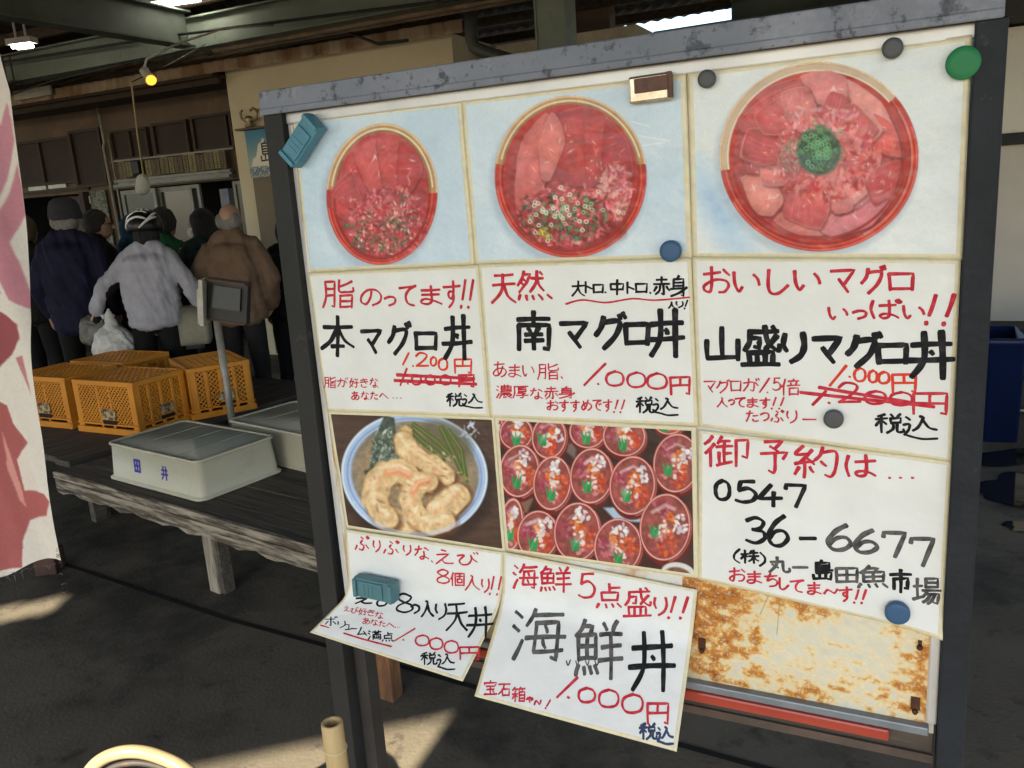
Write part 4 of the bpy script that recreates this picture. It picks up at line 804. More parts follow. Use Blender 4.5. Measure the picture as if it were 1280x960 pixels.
# orange crates (upside down: the gridded bottom is on top)
M_or = mat('orange_plastic', (0.64, 0.255, 0.022), (0.52, 0.19, 0.016), rough=0.42, scale=3, spec=0.4, extra=[((0.30, 0.12, 0.03), 6, 0.66, 0.8)])
M_lab = mat('crate_label', (0.42, 0.34, 0.18), (0.12, 0.05, 0.03), rough=0.7, scale=40, lo=0.45, hi=0.55)
def make_crate(label):
    """origin: near corner on the bench; x to the left long side is -x, depth +y"""
    t = empty('orange_crate', (0, 0, 0), 0, label, 'crate', 'upturned orange lattice crates on the dark bench')
    Lx, Ly, Hh = 0.50, 0.36, 0.305; th = 0.012
    b = MB()
    for x in (0, Lx):
        for y in (0, Ly): b.box((x + (0.022 if x == 0 else -0.022), y + (0.006 if y == 0 else -0.006), Hh / 2), (0.044, th, Hh)); b.box((x + (0.006 if x == 0 else -0.006), y + (0.022 if y == 0 else -0.022), Hh / 2), (th, 0.043, Hh - 0.002))
    for z, h, o in ((0.018, 0.036, 0.008), (Hh - 0.014, 0.028, 0.0), (0.055, 0.012, 0.004)):
        for y in (0, Ly): b.box((Lx / 2, y + (0.006 - o if y == 0 else -0.006 + o), z), (Lx + 2 * o - 0.004, th + 0.004, h))
        for x in (0, Lx): b.box((x + (0.006 - o if x == 0 else -0.006 + o), Ly / 2, z), (th + 0.003, Ly + 2 * o - 0.004, h - 0.001))
    for x in (0.20, 0.30): b.box((x * Lx / 0.5, 0.005, Hh / 2), (0.014, th, Hh - 0.06)); b.box((x * Lx / 0.5, Ly - 0.005, Hh / 2), (0.014, th, Hh - 0.06))
    for y in (0.10, 0.18, 0.26):
        for x in (0.005, Lx - 0.005): b.box((x, y, Hh / 2), (th, 0.018, Hh - 0.06))
    b.build('frame', M_or, t, 0.002, 1)
    def lattice(p, u, v, L, Hh_, step=0.027):
        """diamond lattice of thin slanting ribs, clipped to L x H"""
        bb = MB(); p = Vector(p); u = Vector(u); v = Vector(v); nrm = u.cross(v)
        for sgn in (1, -1):
            k = -Hh_
            while k < L + Hh_:
                a0, a1 = (k, 0), (k + sgn * Hh_, Hh_)
                def clip(a, c):
                    (x0, y0), (x1, y1) = a, c; t0, t1 = 0.0, 1.0; d = x1 - x0
                    for lim, s in ((0, 1), (L, -1)):
                        num = (lim - x0) * s; den = d * s
                        if abs(den) < 1e-9: continue
                        tt = num / den
                        if den > 0: t0 = max(t0, tt)
                        else: t1 = min(t1, tt)
                    return None if t1 - t0 < 0.05 else ((x0 + d * t0, (y1 - y0) * t0 + y0), (x0 + d * t1, (y1 - y0) * t1 + y0))
                c = clip(a0, a1)
                if c: bb.bar(p + u * c[0][0] + v * c[0][1] + nrm * 0.0006 * sgn, p + u * c[1][0] + v * c[1][1] + nrm * 0.0006 * sgn, 0.0066, 0.006, up=nrm)
                k += step
        return bb
    z0, zh = 0.06, Hh - 0.085
    lattice((0.044, 0.006, z0), (1, 0, 0), (0, 0, 1), Lx - 0.088, zh).build('long_lattice', M_or, t); lattice((0.044, Ly - 0.006, z0), (1, 0, 0), (0, 0, 1), Lx - 0.088, zh).build('long_lattice', M_or, t)
    lattice((Lx - 0.006, 0.044, z0), (0, 1, 0), (0, 0, 1), Ly - 0.088, zh).build('short_lattice', M_or, t); lattice((0.006, 0.044, z0), (0, 1, 0), (0, 0, 1), Ly - 0.088, zh).build('short_lattice', M_or, t)
    b = MB()
    for i in range(1, 12): b.box((Lx * i / 12, Ly / 2, Hh - 0.008), (0.010, Ly - 0.02, 0.010))
    for i in range(1, 9): b.box((Lx / 2, Ly * i / 9, Hh - 0.0085), (Lx - 0.02, 0.009, 0.009))
    b.build('bottom_grid', M_or, t)
    b = MB(); b.box((Lx * 0.55, -0.004, 0.115), (0.11, 0.006, 0.06)); b.build('name_plate', M_lab, t); b = MB(); b.box((Lx * 0.55, -0.005, 0.068), (0.11, 0.004, 0.022)); b.build('handle_slot', M_dark, t)
    b = MB(); b.box((Lx + 0.004, 0.20, 0.115), (0.006, 0.09, 0.05)); b.build('name_plate', M_lab, t); b = MB(); b.box((Lx + 0.005, 0.20, 0.068), (0.004, 0.09, 0.02)); b.build('handle_slot', M_dark, t)
    return t
def dup(root, loc, rz, label):
    r = root.copy(); COL.objects.link(r); r.location = loc; r.rotation_euler = (0, 0, rz); r['label'] = label
    for ch in list(root.children):
        c = ch.copy(); COL.objects.link(c); c.parent = r
        for g in list(ch.children): d = g.copy(); COL.objects.link(d); d.parent = c
    return r
def corner(F, rz, Lx=0.50): return Vector((F[0] - Lx * math.cos(rz), F[1] - Lx * math.sin(rz), F[2]))
ca = R(-27.5); cr = make_crate('nearest orange crate, standing in front of the other two crates'); cr.location = corner((-2.06, 4.43, 0.372), ca); cr.rotation_euler = (0, 0, ca)
cb = R(-58); dup(cr, corner((-1.865, 4.715, 0.372), cb), cb, 'orange crate right behind the nearest one, with the pole stand before its side')
dup(cr, corner((-2.575, 4.715, 0.372), ca), ca, 'orange crate at the left end, half hidden by the flag')
dup(cr, corner((-2.40, 5.09, 0.372), ca), ca, 'orange crate at the back of the group, only its gridded top showing')

# pale plastic fish boxes
M_fish = mat('pale_plastic', (0.50, 0.475, 0.36), (0.44, 0.415, 0.31), rough=0.4, scale=2.5, spec=0.45, extra=[((0.36, 0.33, 0.25), 5, 0.62, 0.8)])
M_fishtop = mat('pale_plastic_lid', (0.50, 0.48, 0.38), (0.42, 0.405, 0.32), rough=0.6, spec=0.15, scale=2.5, extra=[((0.25, 0.24, 0.19), 4, 0.55, 0.8)])
def rrect(L, W, r, n=6):
    P = []
    for cx, cy, a0 in ((L / 2 - r, W / 2 - r, 0), (-L / 2 + r, W / 2 - r, 90), (-L / 2 + r, -W / 2 + r, 180), (L / 2 - r, -W / 2 + r, 270)):
        for k in range(n + 1): t = R(a0 + 90 * k / n); P.append((cx + r * math.cos(t), cy + r * math.sin(t)))
    return P
def loft(b, rings):
    n = len(rings[0]); vs = [p for r in rings for p in r]; fs = []
    for i in range(len(rings) - 1):
        for k in range(n): fs.append((i * n + k, i * n + (k + 1) % n, (i + 1) * n + (k + 1) % n, (i + 1) * n + k))
    fs.append(tuple(range(n - 1, -1, -1))); fs.append(tuple(range((len(rings) - 1) * n, len(rings) * n))); b.add(vs, fs, True)
def fish_box(label):
    t = empty('fish_box', (0, 0, 0), 0, label, 'fish box', 'pale plastic fish boxes on the near bench')
    L, W, H = 0.71, 0.42, 0.175; b = MB(); rg = lambda l, w, r, z: [(x, y, z) for x, y in rrect(l, w, r)]
    loft(b, [rg(L + 0.024, W + 0.024, 0.045, 0.002), rg(L + 0.026, W + 0.026, 0.046, 0.010), rg(L + 0.006, W + 0.006, 0.04, 0.014), rg(L, W, 0.038, 0.02), rg(L - 0.022, W - 0.022, 0.034, H - 0.012)])
    b.build('body', M_fish, t)
    b = MB(); loft(b, [rg(L - 0.021, W - 0.021, 0.034, H - 0.0118), rg(L - 0.006, W - 0.006, 0.036, H - 0.011), rg(L - 0.006, W - 0.006, 0.036, H - 0.002), rg(L - 0.012, W - 0.012, 0.035, H), rg(L - 0.03, W - 0.03, 0.03, H), rg(L - 0.036, W - 0.036, 0.03, H - 0.008)])
    b.build('rim', M_fish, t)
    b = MB(); loft(b, [rg(L - 0.035, W - 0.035, 0.03, H - 0.0075), rg(L - 0.036, W - 0.036, 0.03, H - 0.0055)]); 
    for x in (-0.17, 0.0, 0.17): b.box((x, 0, H - 0.005), (0.006, W - 0.06, 0.0015))
    b.build('lid', M_fishtop, t)
    b = MB()
    for x in (-0.1, 0.14): b.lathe([(0.006, 0), (0.006, 0.003), (0.002, 0.004)], (x, W / 2 + 0.004, 0.016), 8)
    b.build('stud', M_fish, t)
    return t, L, W, H
def box_pose(F, L, W, rz): # F: near corner (x right end, y front) in world
    return Vector((F[0] - (L / 2) * math.cos(rz) - (W / 2) * math.sin(rz), F[1] - (L / 2) * math.sin(rz) + (W / 2) * math.cos(rz), 0.372))
FB, FL, FW, FH = fish_box('pale fish box with two blue brush characters on its near side'); fr = R(-36.5)
FB.location = box_pose((-1.33, 3.30), FL, FW, fr); FB.rotation_euler = (0, 0, fr)
BX2 = (-1.425, 3.985); fr2 = R(-39)
f2 = dup(FB, box_pose((BX2[0] + FL * math.cos(fr2), BX2[1] + FL * math.sin(fr2)), FL, FW, fr2), fr2, 'pale fish box half hidden behind the left post of the menu board')

# pole stand with plate and dark framed board
ps = empty('pole_stand', (-1.648, 4.715, 0), R(-20), 'grey pole stand carrying a white plate edge-on and a dark framed board', 'stand')
M_pole = mat('grey_pole', (0.33, 0.31, 0.27), (0.22, 0.205, 0.18), rough=0.5, metal=0.3, scale=10, extra=[((0.16, 0.09, 0.05), 14, 0.62, 0.75)])
b = MB(); b.tube([(0, 0, 0.0), (0, 0, 0.97)], 0.021, 14); b.lathe([(0.16, 0.0), (0.16, 0.02), (0.03, 0.035)], (0, 0, 0), 20); b.build('pole', M_pole, ps)
Mt = Matrix.Rotation(R(8), 3, 'Y')
b = MB(); b.box((0.10, 0.0, 1.06), (0.27, 0.035, 0.235), Mt @ Matrix.Rotation(R(-6), 3, 'X')); b.build('board', mat('board_dark', (0.035, 0.03, 0.026), rough=0.5), ps, 0.004)
b = MB(); b.box((0.10, -0.012, 1.075), (0.20, 0.035, 0.125), Mt @ Matrix.Rotation(R(-6), 3, 'X')); b.build('screen', mat('board_screen', (0.012, 0.013, 0.013), rough=0.25), ps)
b = MB()
for z in (1.165,): b.box((0.115, -0.008, z), (0.27, 0.045, 0.014), Mt)
b.build('top_frame', mat('frame_brown', (0.10, 0.055, 0.04), rough=0.6), ps); b = MB(); b.box((0.08, -0.006, 0.945), (0.25, 0.04, 0.014), Mt); b.build('bottom_frame', MATS['frame_brown'], ps)
b = MB(); b.box((-0.045, -0.03, 1.06), (0.022, 0.10, 0.26), Mt @ Matrix.Rotation(R(20), 3, 'Z')); b.box((-0.062, -0.04, 1.04), (0.012, 0.08, 0.20), Mt @ Matrix.Rotation(R(20), 3, 'Z')); b.build('plate', mat('plate_white', (0.55, 0.52, 0.45), (0.4, 0.36, 0.3), rough=0.6, scale=14), ps)

# blue bin and thin rails on the right
bn = empty('blue_bin', (2.76, 4.58, 0), R(-22), 'dark blue plastic bin on the wet floor behind the right post', 'bin')
b = MB(); loft(b, [[(x * s, y * s, z) for x, y in rrect(0.20, 0.40, 0.03)] for s, z in ((0.92, 0.0), (0.99, 0.55), (1.06, 0.555), (1.06, 0.59), (0.98, 0.592), (0.94, 0.50))]); b.build('body', mat('blue_plastic', (0.005, 0.013, 0.06), (0.004, 0.009, 0.04), rough=0.45, scale=3), bn)
rk = empty('pipe_rack', (3.12, 4.75, 0), R(-22), 'low rack of thin pale pipes beside the blue bin', 'rack')
b = MB()
for z in (0.06, 0.44):
    b.tube([(-0.25, 0, z), (1.8, 0, z)], 0.009, 8)
b.build('rail', mat('rail_pale', (0.6, 0.6, 0.56), rough=0.4, metal=0.3), rk)
b = MB()
for x in (-0.2, 0.8, 1.75): b.tube([(x, 0.012, 0), (x, 0.012, 0.5)], 0.010, 8)
b.build('upright', M_darksteel, rk)
b = MB(); b.box((0.8, 0.45, 0.31), (1.9, 0.8, 0.10)); b.box((0.8, 0.45, 0.13), (1.8, 0.75, 0.2)); b.build('shelf', mat('rack_grey', (0.02, 0.021, 0.02), rough=0.7), rk)

# bent pale tube and bamboo pole at the bottom of the view
b = MB(); P = []
ctrl = [(-0.99, 1.42, 0.0), (-0.96, 1.40, 0.38), (-0.875, 1.40, 0.505), (-0.83, 1.40, 0.548), (-0.775, 1.40, 0.560), (-0.72, 1.40, 0.543), (-0.66, 1.39, 0.505), (-0.585, 1.38, 0.40), (-0.56, 1.37, 0.0)]
for i in range(len(ctrl) - 1):
    p0 = Vector(ctrl[max(i - 1, 0)]); p1 = Vector(ctrl[i]); p2 = Vector(ctrl[i + 1]); p3 = Vector(ctrl[min(i + 2, len(ctrl) - 1)])
    for k in range(6): t = k / 6; P.append(0.5 * ((2 * p1) + (p2 - p0) * t + (2 * p0 - 5 * p1 + 4 * p2 - p3) * t * t + (3 * p1 - p0 - 3 * p2 + p3) * t ** 3))
P.append(Vector(ctrl[-1])); b.tube(P, 0.0125, 12)
bt = empty('bent_handle', (0, 0, 0), 0, 'cream painted bent metal handle in the sun at the lower edge', 'handle')
ob = b.build('tube', mat('cream_paint', (0.27, 0.215, 0.125), (0.21, 0.165, 0.095), rough=0.35, scale=6), bt)
b = MB(); b.tube([p * 1.0 + Vector((0, 0.004, -0.028)) for p in P[10:40]], 0.006, 8); b.build('inner_wire', M_darksteel, bt)
bm_ = empty('bamboo_pole', (-0.309, 1.12, 0), 0, 'cut bamboo pole standing upright in the sun before the left post', 'pole')
Mb = mat('bamboo', (0.50, 0.385, 0.20), (0.42, 0.30, 0.14), rough=0.45, scale=5, stretch=(8, 8, 0.6), extra=[((0.30, 0.19, 0.08), 9, 0.6, 0.75)])
b = MB(); zt = 0.782
prof = [(0.0165, 0), (0.0165, 0.2), (0.0178, 0.21), (0.0165, 0.22), (0.0165, 0.42), (0.0178, 0.43), (0.0165, 0.44), (0.0166, 0.62), (0.0166, 0.733), (0.0180, 0.739), (0.0165, 0.745), (0.0165, zt), (0.0158, zt + 0.002), (0.0118, zt + 0.002), (0.0112, zt - 0.002), (0.011, zt - 0.03)]
b.lathe(prof, (0, 0, 0), 24); b.build('culm', Mb, bm_)
b = MB(); b.lathe([(0.0182, 0.7375), (0.0186, 0.739), (0.0182, 0.7405)], (0, 0, 0), 24); b.build('node_ring', mat('bamboo_node', (0.62, 0.50, 0.30), rough=0.5), bm_)

# ------------------------------------------------------------------ flag at the left
fl = empty('shop_flag', (-1.0, 1.6, 0), 0, 'tall white cloth flag with pink and dark red dyed brush shapes at the left edge', 'flag')
FY = 1.6
def inpoly(P, x, z):
    r = np.zeros(len(x), bool); n = len(P)
    for i in range(n):
        (x0, z0), (x1, z1) = P[i], P[(i + 1) % n]
        c = ((z0 > z) != (z1 > z)) & (x < (x1 - x0) * (z - z0) / (z1 - z0 + 1e-12) + x0); r ^= c
    return r
edge = FLAG['edge']; ez = [p[1] for p in edge][::-1]; ex = [p[0] for p in edge][::-1]; bot = FLAG['bot'][::-1]
ztop, zl = 1.95, -1.30
nx, nz = 170, 440
A, B = np.meshgrid(np.linspace(0, 1, nx), np.linspace(0, 1, nz)); A = A.ravel(); B = B.ravel()
def flag_bottom(x): return np.interp(x, [p[0] for p in bot], [p[1] for p in bot]) + 0.004 * np.sin(x * 60)
zz = np.zeros_like(A); xx = np.zeros_like(A)
z_guess = ztop + (0.78 - ztop) * B
xe = np.interp(z_guess, ez, ex); xx = zl + (xe - zl) * A; zz = ztop + (flag_bottom(xx) - ztop) * B; xe = np.interp(zz, ez, ex); xx = zl + (xe - zl) * A
cl = np.tile(np.array([233., 226., 216.]), (len(xx), 1))
for key, c in (('p1', (206, 146, 160)), ('p2', (203, 140, 153)), ('d1', (158, 88, 92)), ('p3', (196, 132, 140)), ('d2', (178, 102, 100)), ('w1', (222, 158, 148))):
    cov = np.zeros(len(xx))
    for dx, dz in ((-1, -1), (1, -1), (-1, 1), (1, 1), (0, 0)): cov += inpoly(FLAG[key], xx + dx * 0.0009 + 0.0022 * (fbm(zz * 60, xx * 60, 3) - 0.5), zz + dz * 0.0009)
    cov = (cov / 5)[:, None]
    tone = np.array(c, float) * (1 + 0.10 * (fbm(xx * 12, zz * 12, 9)[:, None] - 0.5)); cl = cl * (1 - cov) + tone * cov
cl *= (0.97 + 0.06 * fbm(xx * 300, zz * 300, 5, 2))[:, None]
yy = 0.012 * np.sin(zz * 5 + xx * 9) + 0.006 * np.sin(xx * 70 + zz * 9) + 0.012 * (fbm(xx * 9, zz * 4, 31, 3) - 0.5) + 0.012 * np.sin(xx * 26 + zz * 3) - 0.015 * (1 - B)
me = bpy.data.meshes.new('cloth'); me.from_pydata([(a + 1.0, y, c) for a, y, c in zip(xx, yy, zz)], [], [(j * nx + i, (j + 1) * nx + i, (j + 1) * nx + i + 1, j * nx + i + 1) for j in range(nz - 1) for i in range(nx - 1)])
set_col(me, np.minimum(lin(cl), 0.82)); me.polygons.foreach_set('use_smooth', [True] * len(me.polygons))
link_mesh('cloth', me, printed('dyed_cloth', 0.9, 0.0, 0.25, 30, transl=0.3), fl)
b = MB(); rr = random.Random(5)
for k in range(46):
    x = zl + rr.random() * (ex[0] - zl) if k < 36 else float(np.interp(rr.uniform(0.80, 1.0), ez, ex)); 
    if k < 36: z = float(flag_bottom(x)); q = (x + 1.0, 0.012 * math.sin(x * 26) + 0.0, z); e = (q[0] + rr.uniform(-0.03, 0.012), q[1] + rr.uniform(-0.01, 0.01), q[2] - rr.uniform(0.003, 0.014))
    else: z = rr.uniform(0.80, 0.92); x = float(np.interp(z, ez, ex)); q = (x + 1.0 - 0.002, 0, z); e = (q[0] + rr.uniform(0.003, 0.011), rr.uniform(-0.006, 0.006), z - rr.uniform(-0.004, 0.006))
    m_ = tuple((q[i] + e[i]) / 2 + (0.003 if i == 2 else 0) for i in range(3)); b.tube([q, m_, e], [0.0007, 0.0005, 0.0002], 4)
b.build('frayed_threads', mat('thread_dark', (0.16, 0.14, 0.11), rough=0.9), fl)
b = MB(); b.tube([(-0.42, 0.0, 0), (-0.42, 0.0, 2.2)], 0.014, 12); b.tube([(-0.42, 0.0, 1.965), (0.25, 0, 1.975)], 0.006, 8); b.lathe([(0.2, 0), (0.2, 0.06), (0.03, 0.10)], (-0.42, 0, 0), 20); b.build('flag_pole', mat('pole_white', (0.6, 0.6, 0.58), rough=0.4), fl)
b = MB()
for z in (0.95, 1.3, 1.65): b.tube([(-0.40, 0.0, z), (-0.30, 0.0, z)], 0.012, 8)
b.build('loop', mat('loop_white', (0.7, 0.68, 0.62), rough=0.8), fl)

# ------------------------------------------------------------------ people queueing in front of the building
M_skin = mat('skin', (0.40, 0.235, 0.165), (0.34, 0.19, 0.13), rough=0.5, scale=20)
M_hairblack = mat('hair_black', (0.006, 0.005, 0.005), (0.014, 0.012, 0.011), rough=0.55, scale=40, stretch=(6, 6, 1), bump=0.6)
M_hairgrey = mat('hair_grey', (0.30, 0.28, 0.26), (0.16, 0.15, 0.14), rough=0.6, scale=40, stretch=(6, 6, 1), bump=0.6)
M_shoe = mat('shoe_dark', (0.02, 0.02, 0.02), rough=0.5)
M_eye = mat('eye_dark', (0.01, 0.008, 0.006), rough=0.2)
def cloth(name, c1, c2=None): return mat(name, c1, c2 or [v * 0.72 for v in c1], rough=0.8, scale=9, bump=0.45, bscale=7, spec=0.18)
def fold(sx, sz, amp, seed):
    return lambda co: amp * (fbm(co[:, 0] * sx + co[:, 1] * 7 + 20, co[:, 2] * sz + 0.7 * co[:, 0] * sx + 20, seed, 3) - 0.5) * 2
def person(name_label, loc, yaw, H, jacket, trousers, armL=None, armR=None, lean=0.0, puff=0.0, head_turn=0.0, jl=0.80, seed=1, category='person', stance=0.1):
    """x right, y the way the person faces, z up; joints for a height of 1.65 m"""
    k = H / 1.65
    t = empty('person', loc, yaw, name_label, category, 'people queueing at the market building')
    V = lambda x, y, z: Vector((x * k, (y + lean * max(0, z - 0.85)) * k, z * k))
    armL = armL or ((-0.235, -0.03, 1.10), (-0.225, 0.06, 0.88)); armR = armR or ((0.235, -0.03, 1.10), (0.225, 0.06, 0.88))
    sh = {-1: V(-0.165, 0, 1.335), 1: V(0.165, 0, 1.335)}
    el = {-1: V(*armL[0]), 1: V(*armR[0])}; hd = {-1: V(*armL[1]), 1: V(*armR[1])}
    hc = V(0, 0.045, 1.535); Mh = Matrix.Rotation(head_turn, 3, 'Z')
    P = [('e', hc, (0.078 * k, 0.097 * k, 0.112 * k), Mh), ('e', hc + Mh @ Vector((0, 0.02, -0.055)) * k, (0.058 * k, 0.07 * k, 0.062 * k), Mh), ('c', V(0, 0.0, 1.36), hc + Vector((0, -0.02, -0.05)) * k, 0.056 * k, 0.053 * k)]
    P += [('c', hc + Mh @ Vector((0, 0.088, 0.012)) * k, hc + Mh @ Vector((0, 0.112, -0.028)) * k, 0.010 * k, 0.014 * k), ('c', hc + Mh @ Vector((-0.02, 0.085, -0.058)) * k, hc + Mh @ Vector((0.02, 0.085, -0.058)) * k, 0.009 * k, 0.009 * k)]
    for s in (-1, 1): P += [('e', hc + Mh @ Vector((s * 0.079, -0.005, -0.012)) * k, (0.011 * k, 0.02 * k, 0.032 * k), Mh)]
    P += [('e', V(0, 0, 1.18), (0.15 * k, 0.095 * k, 0.20 * k)), ('e', V(0, 0, 0.92), (0.145 * k, 0.10 * k, 0.14 * k)), ('c', sh[-1], sh[1], 0.05 * k, 0.05 * k)]
    for s in (-1, 1):
        P += [('c', sh[s], el[s], 0.045 * k, 0.036 * k), ('c', el[s], hd[s], 0.036 * k, 0.026 * k)]
        d = (hd[s] - el[s]).normalized(); side = d.cross(Vector((0, 1, 0))).normalized(); fw = side.cross(d).normalized()
        pb = hd[s] + d * 0.02 * k; pe = hd[s] + d * 0.085 * k
        P += [('c', pb + fw * 0.022 * k, pe + fw * 0.028 * k, 0.017 * k, 0.014 * k), ('c', pb - fw * 0.018 * k, pe - fw * 0.026 * k, 0.017 * k, 0.014 * k), ('c', pb, pe, 0.018 * k, 0.015 * k)]
        inn = side * (1 if side.x * s < 0 else -1)
        for q, (o, L) in enumerate(((0.034, 0.062), (0.012, 0.072), (-0.011, 0.066), (-0.033, 0.050))):
            a = pe + fw * o * k; m1 = a + (d * 0.55 + inn * 0.25) * L * k; m2 = m1 + (d * 0.30 + inn * 0.60) * L * k * 0.8
            P += [('c', a, m1, 0.0092 * k, 0.0085 * k), ('c', m1, m2, 0.0085 * k, 0.0072 * k)]
        a = pb + fw * 0.03 * k; m1 = a + (fw * 0.030 + d * 0.025 + inn * 0.02) * k; P += [('c', a, m1, 0.011 * k, 0.0095 * k), ('c', m1, m1 + (d * 0.03 + inn * 0.016) * k, 0.0095 * k, 0.008 * k)]
    ft = {}
    for s in (-1, 1):
        hip = V(s * 0.085, 0, 0.88); kn = V(s * (stance + 0.0), 0.025, 0.47); an = V(s * stance, -0.02, 0.08); ft[s] = (hip, kn, an)
        P += [('c', hip, kn, 0.07 * k, 0.048 * k), ('c', kn, an, 0.047 * k, 0.032 * k), ('c', an + Vector((0, 0, -0.035)) * k, an + Vector((s * 0.02, 0.13, -0.048)) * k, 0.034 * k, 0.026 * k)]
    blob('body', P, M_skin, t, 0.0075 * k, 3)
    p = 0.010 + puff
    J = []
    for q in range(9):
        f = q / 8; z = jl + 0.06 + (1.24 - jl) * f; wx = 0.170 + 0.010 * math.sin(f * 3.1 + 0.4) + 0.012 * f; J.append(('e', V(0, -0.004, z), ((wx + p) * k, (0.118 + p) * k, 0.085 * k)))
    for s in (-1, 1): J += [('c', V(s * 0.05, -0.005, 1.40), sh[s] + Vector((-s * 0.012, 0, -0.012)) * k, (0.058 + p * 0.4) * k, (0.062 + p * 0.5) * k), ('c', V(s * 0.06, -0.03, 1.28), V(s * 0.10, -0.02, 1.12), 0.10 * k, 0.10 * k)]
    J += [('c', V(0, 0.0, 1.36), V(0, 0.012, 1.425), 0.080 * k, 0.068 * k)]
    for s in (-1, 1):
        w = hd[s] - (hd[s] - el[s]).normalized() * 0.01 * k
        J += [('c', sh[s] + Vector((-s * 0.01, 0, -0.01)) * k, el[s], (0.060 + p * 0.6) * k, (0.050 + p * 0.6) * k), ('c', el[s], w, (0.050 + p * 0.6) * k, (0.042 + p * 0.4) * k)]
    jk = blob('jacket', J, jacket, t, 0.011 * k, 5, fold(17, 8, 0.019, seed))
    me_ = jk.data; co_ = np.empty(len(me_.vertices) * 3); me_.vertices.foreach_get('co', co_); co_ = co_.reshape(-1, 3); cut = jl * k
    low = (co_[:, 2] < cut + 0.02) & (np.abs(co_[:, 0]) < 0.23 * k); co_[low, 2] = np.maximum(co_[low, 2], cut + 0.006 * np.sin(co_[low, 0] * 40)); me_.vertices.foreach_set('co', co_.ravel()); me_.update()
    T = []
    for s in (-1, 1):
        hip, kn, an = ft[s]; T += [('c', hip + Vector((0, 0, 0.02)), kn, 0.092 * k, 0.068 * k), ('c', kn, an + Vector((0, 0, -0.02)) * k, 0.066 * k, 0.056 * k)]
    T += [('e', V(0, 0, 0.90), (0.155 * k, 0.118 * k, 0.11 * k))]
    blob('trousers', T, trousers, t, 0.014 * k, 4, fold(14, 12, 0.006, seed + 3))
    for s in (-1, 1):
        an = ft[s][2]; o = blob('shoe', [('c', an + Vector((0, -0.02, -0.035)) * k, an + Vector((s * 0.025, 0.15, -0.042)) * k, 0.043 * k, 0.036 * k)], M_shoe, t, 0.012, 2)
    for s in (-1, 1):
        b = MB(); b.lathe([(0.002, -0.009), (0.008, -0.005), (0.0095, 0), (0.008, 0.005), (0.002, 0.009)], hc + Mh @ Vector((s * 0.031, 0.083, 0.006)) * k, 10); b.build('eye', M_eye, t)
    t['_k'] = k; return t, hc, Mh, k, hd, V
def hair(t, hc, Mh, k, m, long=0.0, bald=False, seed=2):
    if bald:
        P = [('e', hc + Mh @ Vector((s * 0.055, -0.045, -0.01)) * k, (0.035 * k, 0.06 * k, 0.055 * k), Mh) for s in (-1, 1)] + [('e', hc + Mh @ Vector((0, -0.066, -0.03)) * k, (0.065 * k, 0.038 * k, 0.05 * k), Mh)]
    else:
        P = [('e', hc + Mh @ Vector((0, -0.018, 0.024)) * k, (0.093 * k, 0.104 * k, 0.106 * k), Mh), ('e', hc + Mh @ Vector((0, -0.055, -0.035 - long * 0.4)) * k, (0.080 * k, 0.060 * k, (0.07 + long * 0.5) * k), Mh)]
        for s in (-1, 1): P.append(('e', hc + Mh @ Vector((s * 0.07, -0.02, -0.01 - long * 0.5)) * k, (0.026 * k, 0.05 * k, (0.05 + long * 0.6) * k), Mh))
    return blob('hair', P, m, t, 0.0085 * k, 2, lambda co: 0.007 * (fbm(co[:, 0] * 60 + 9, co[:, 2] * 22 + 9, seed, 3) - 0.5) * 2)

navy = cloth('navy_nylon', (0.010, 0.010, 0.030)); blackcloth = cloth('black_cloth', (0.006, 0.006, 0.0065)); 
silver = cloth('silver_nylon', (0.38, 0.375, 0.42), (0.28, 0.275, 0.32)); tan = cloth('tan_nylon', (0.155, 0.100, 0.066), (0.115, 0.074, 0.05)); green = cloth('green_cloth', (0.012, 0.07, 0.028)); dkgreen = cloth('dark_green_cloth', (0.014, 0.028, 0.025)); bluec = cloth('blue_cloth', (0.02, 0.07, 0.13)); greyc = cloth('charcoal_cloth', (0.016, 0.015, 0.015))
# 1 beanie
t, hc, Mh, k, hd, V = person('person in a dark navy jacket and grey knit cap, seen from behind beside the flag', (-3.04, 5.95, 0), R(4), 1.70, navy, blackcloth, lean=0.02, puff=0.008, seed=11, jl=0.74)
b = MB(); b.lathe([(0.101 * k, -0.012), (0.106 * k, 0.0), (0.106 * k, 0.035), (0.101 * k, 0.045), (0.099 * k, 0.08), (0.082 * k, 0.118), (0.05 * k, 0.138), (0.01, 0.145)], hc + Vector((0, -0.012, -0.005)), 28); b.build('knit_cap', mat('grey_knit', (0.040, 0.040, 0.044), (0.028, 0.028, 0.03), rough=0.95, scale=60, bump=0.5, bscale=120), t)
hair(t, hc + Vector((0, 0, -0.02)), Mh, k * 0.97, M_hairgrey, bald=True)
# 2 far left, half hidden by the flag
t, hc, Mh, k, hd, V = person('person with light brown hair and white collar, half hidden behind the flag', (-3.66, 6.5, 0), R(-15), 1.62, blackcloth, blackcloth, seed=12)
hair(t, hc, Mh, k, mat('hair_brown', (0.10, 0.065, 0.03), (0.06, 0.04, 0.02), rough=0.6, scale=40), 0.02)
b = MB(); b.lathe([(0.105 * k, -0.02), (0.095 * k, 0.0), (0.075 * k, 0.022)], V(0, 0.01, 1.405), 20); b.build('collar', mat('collar_white', (0.6, 0.6, 0.57), rough=0.8), t)
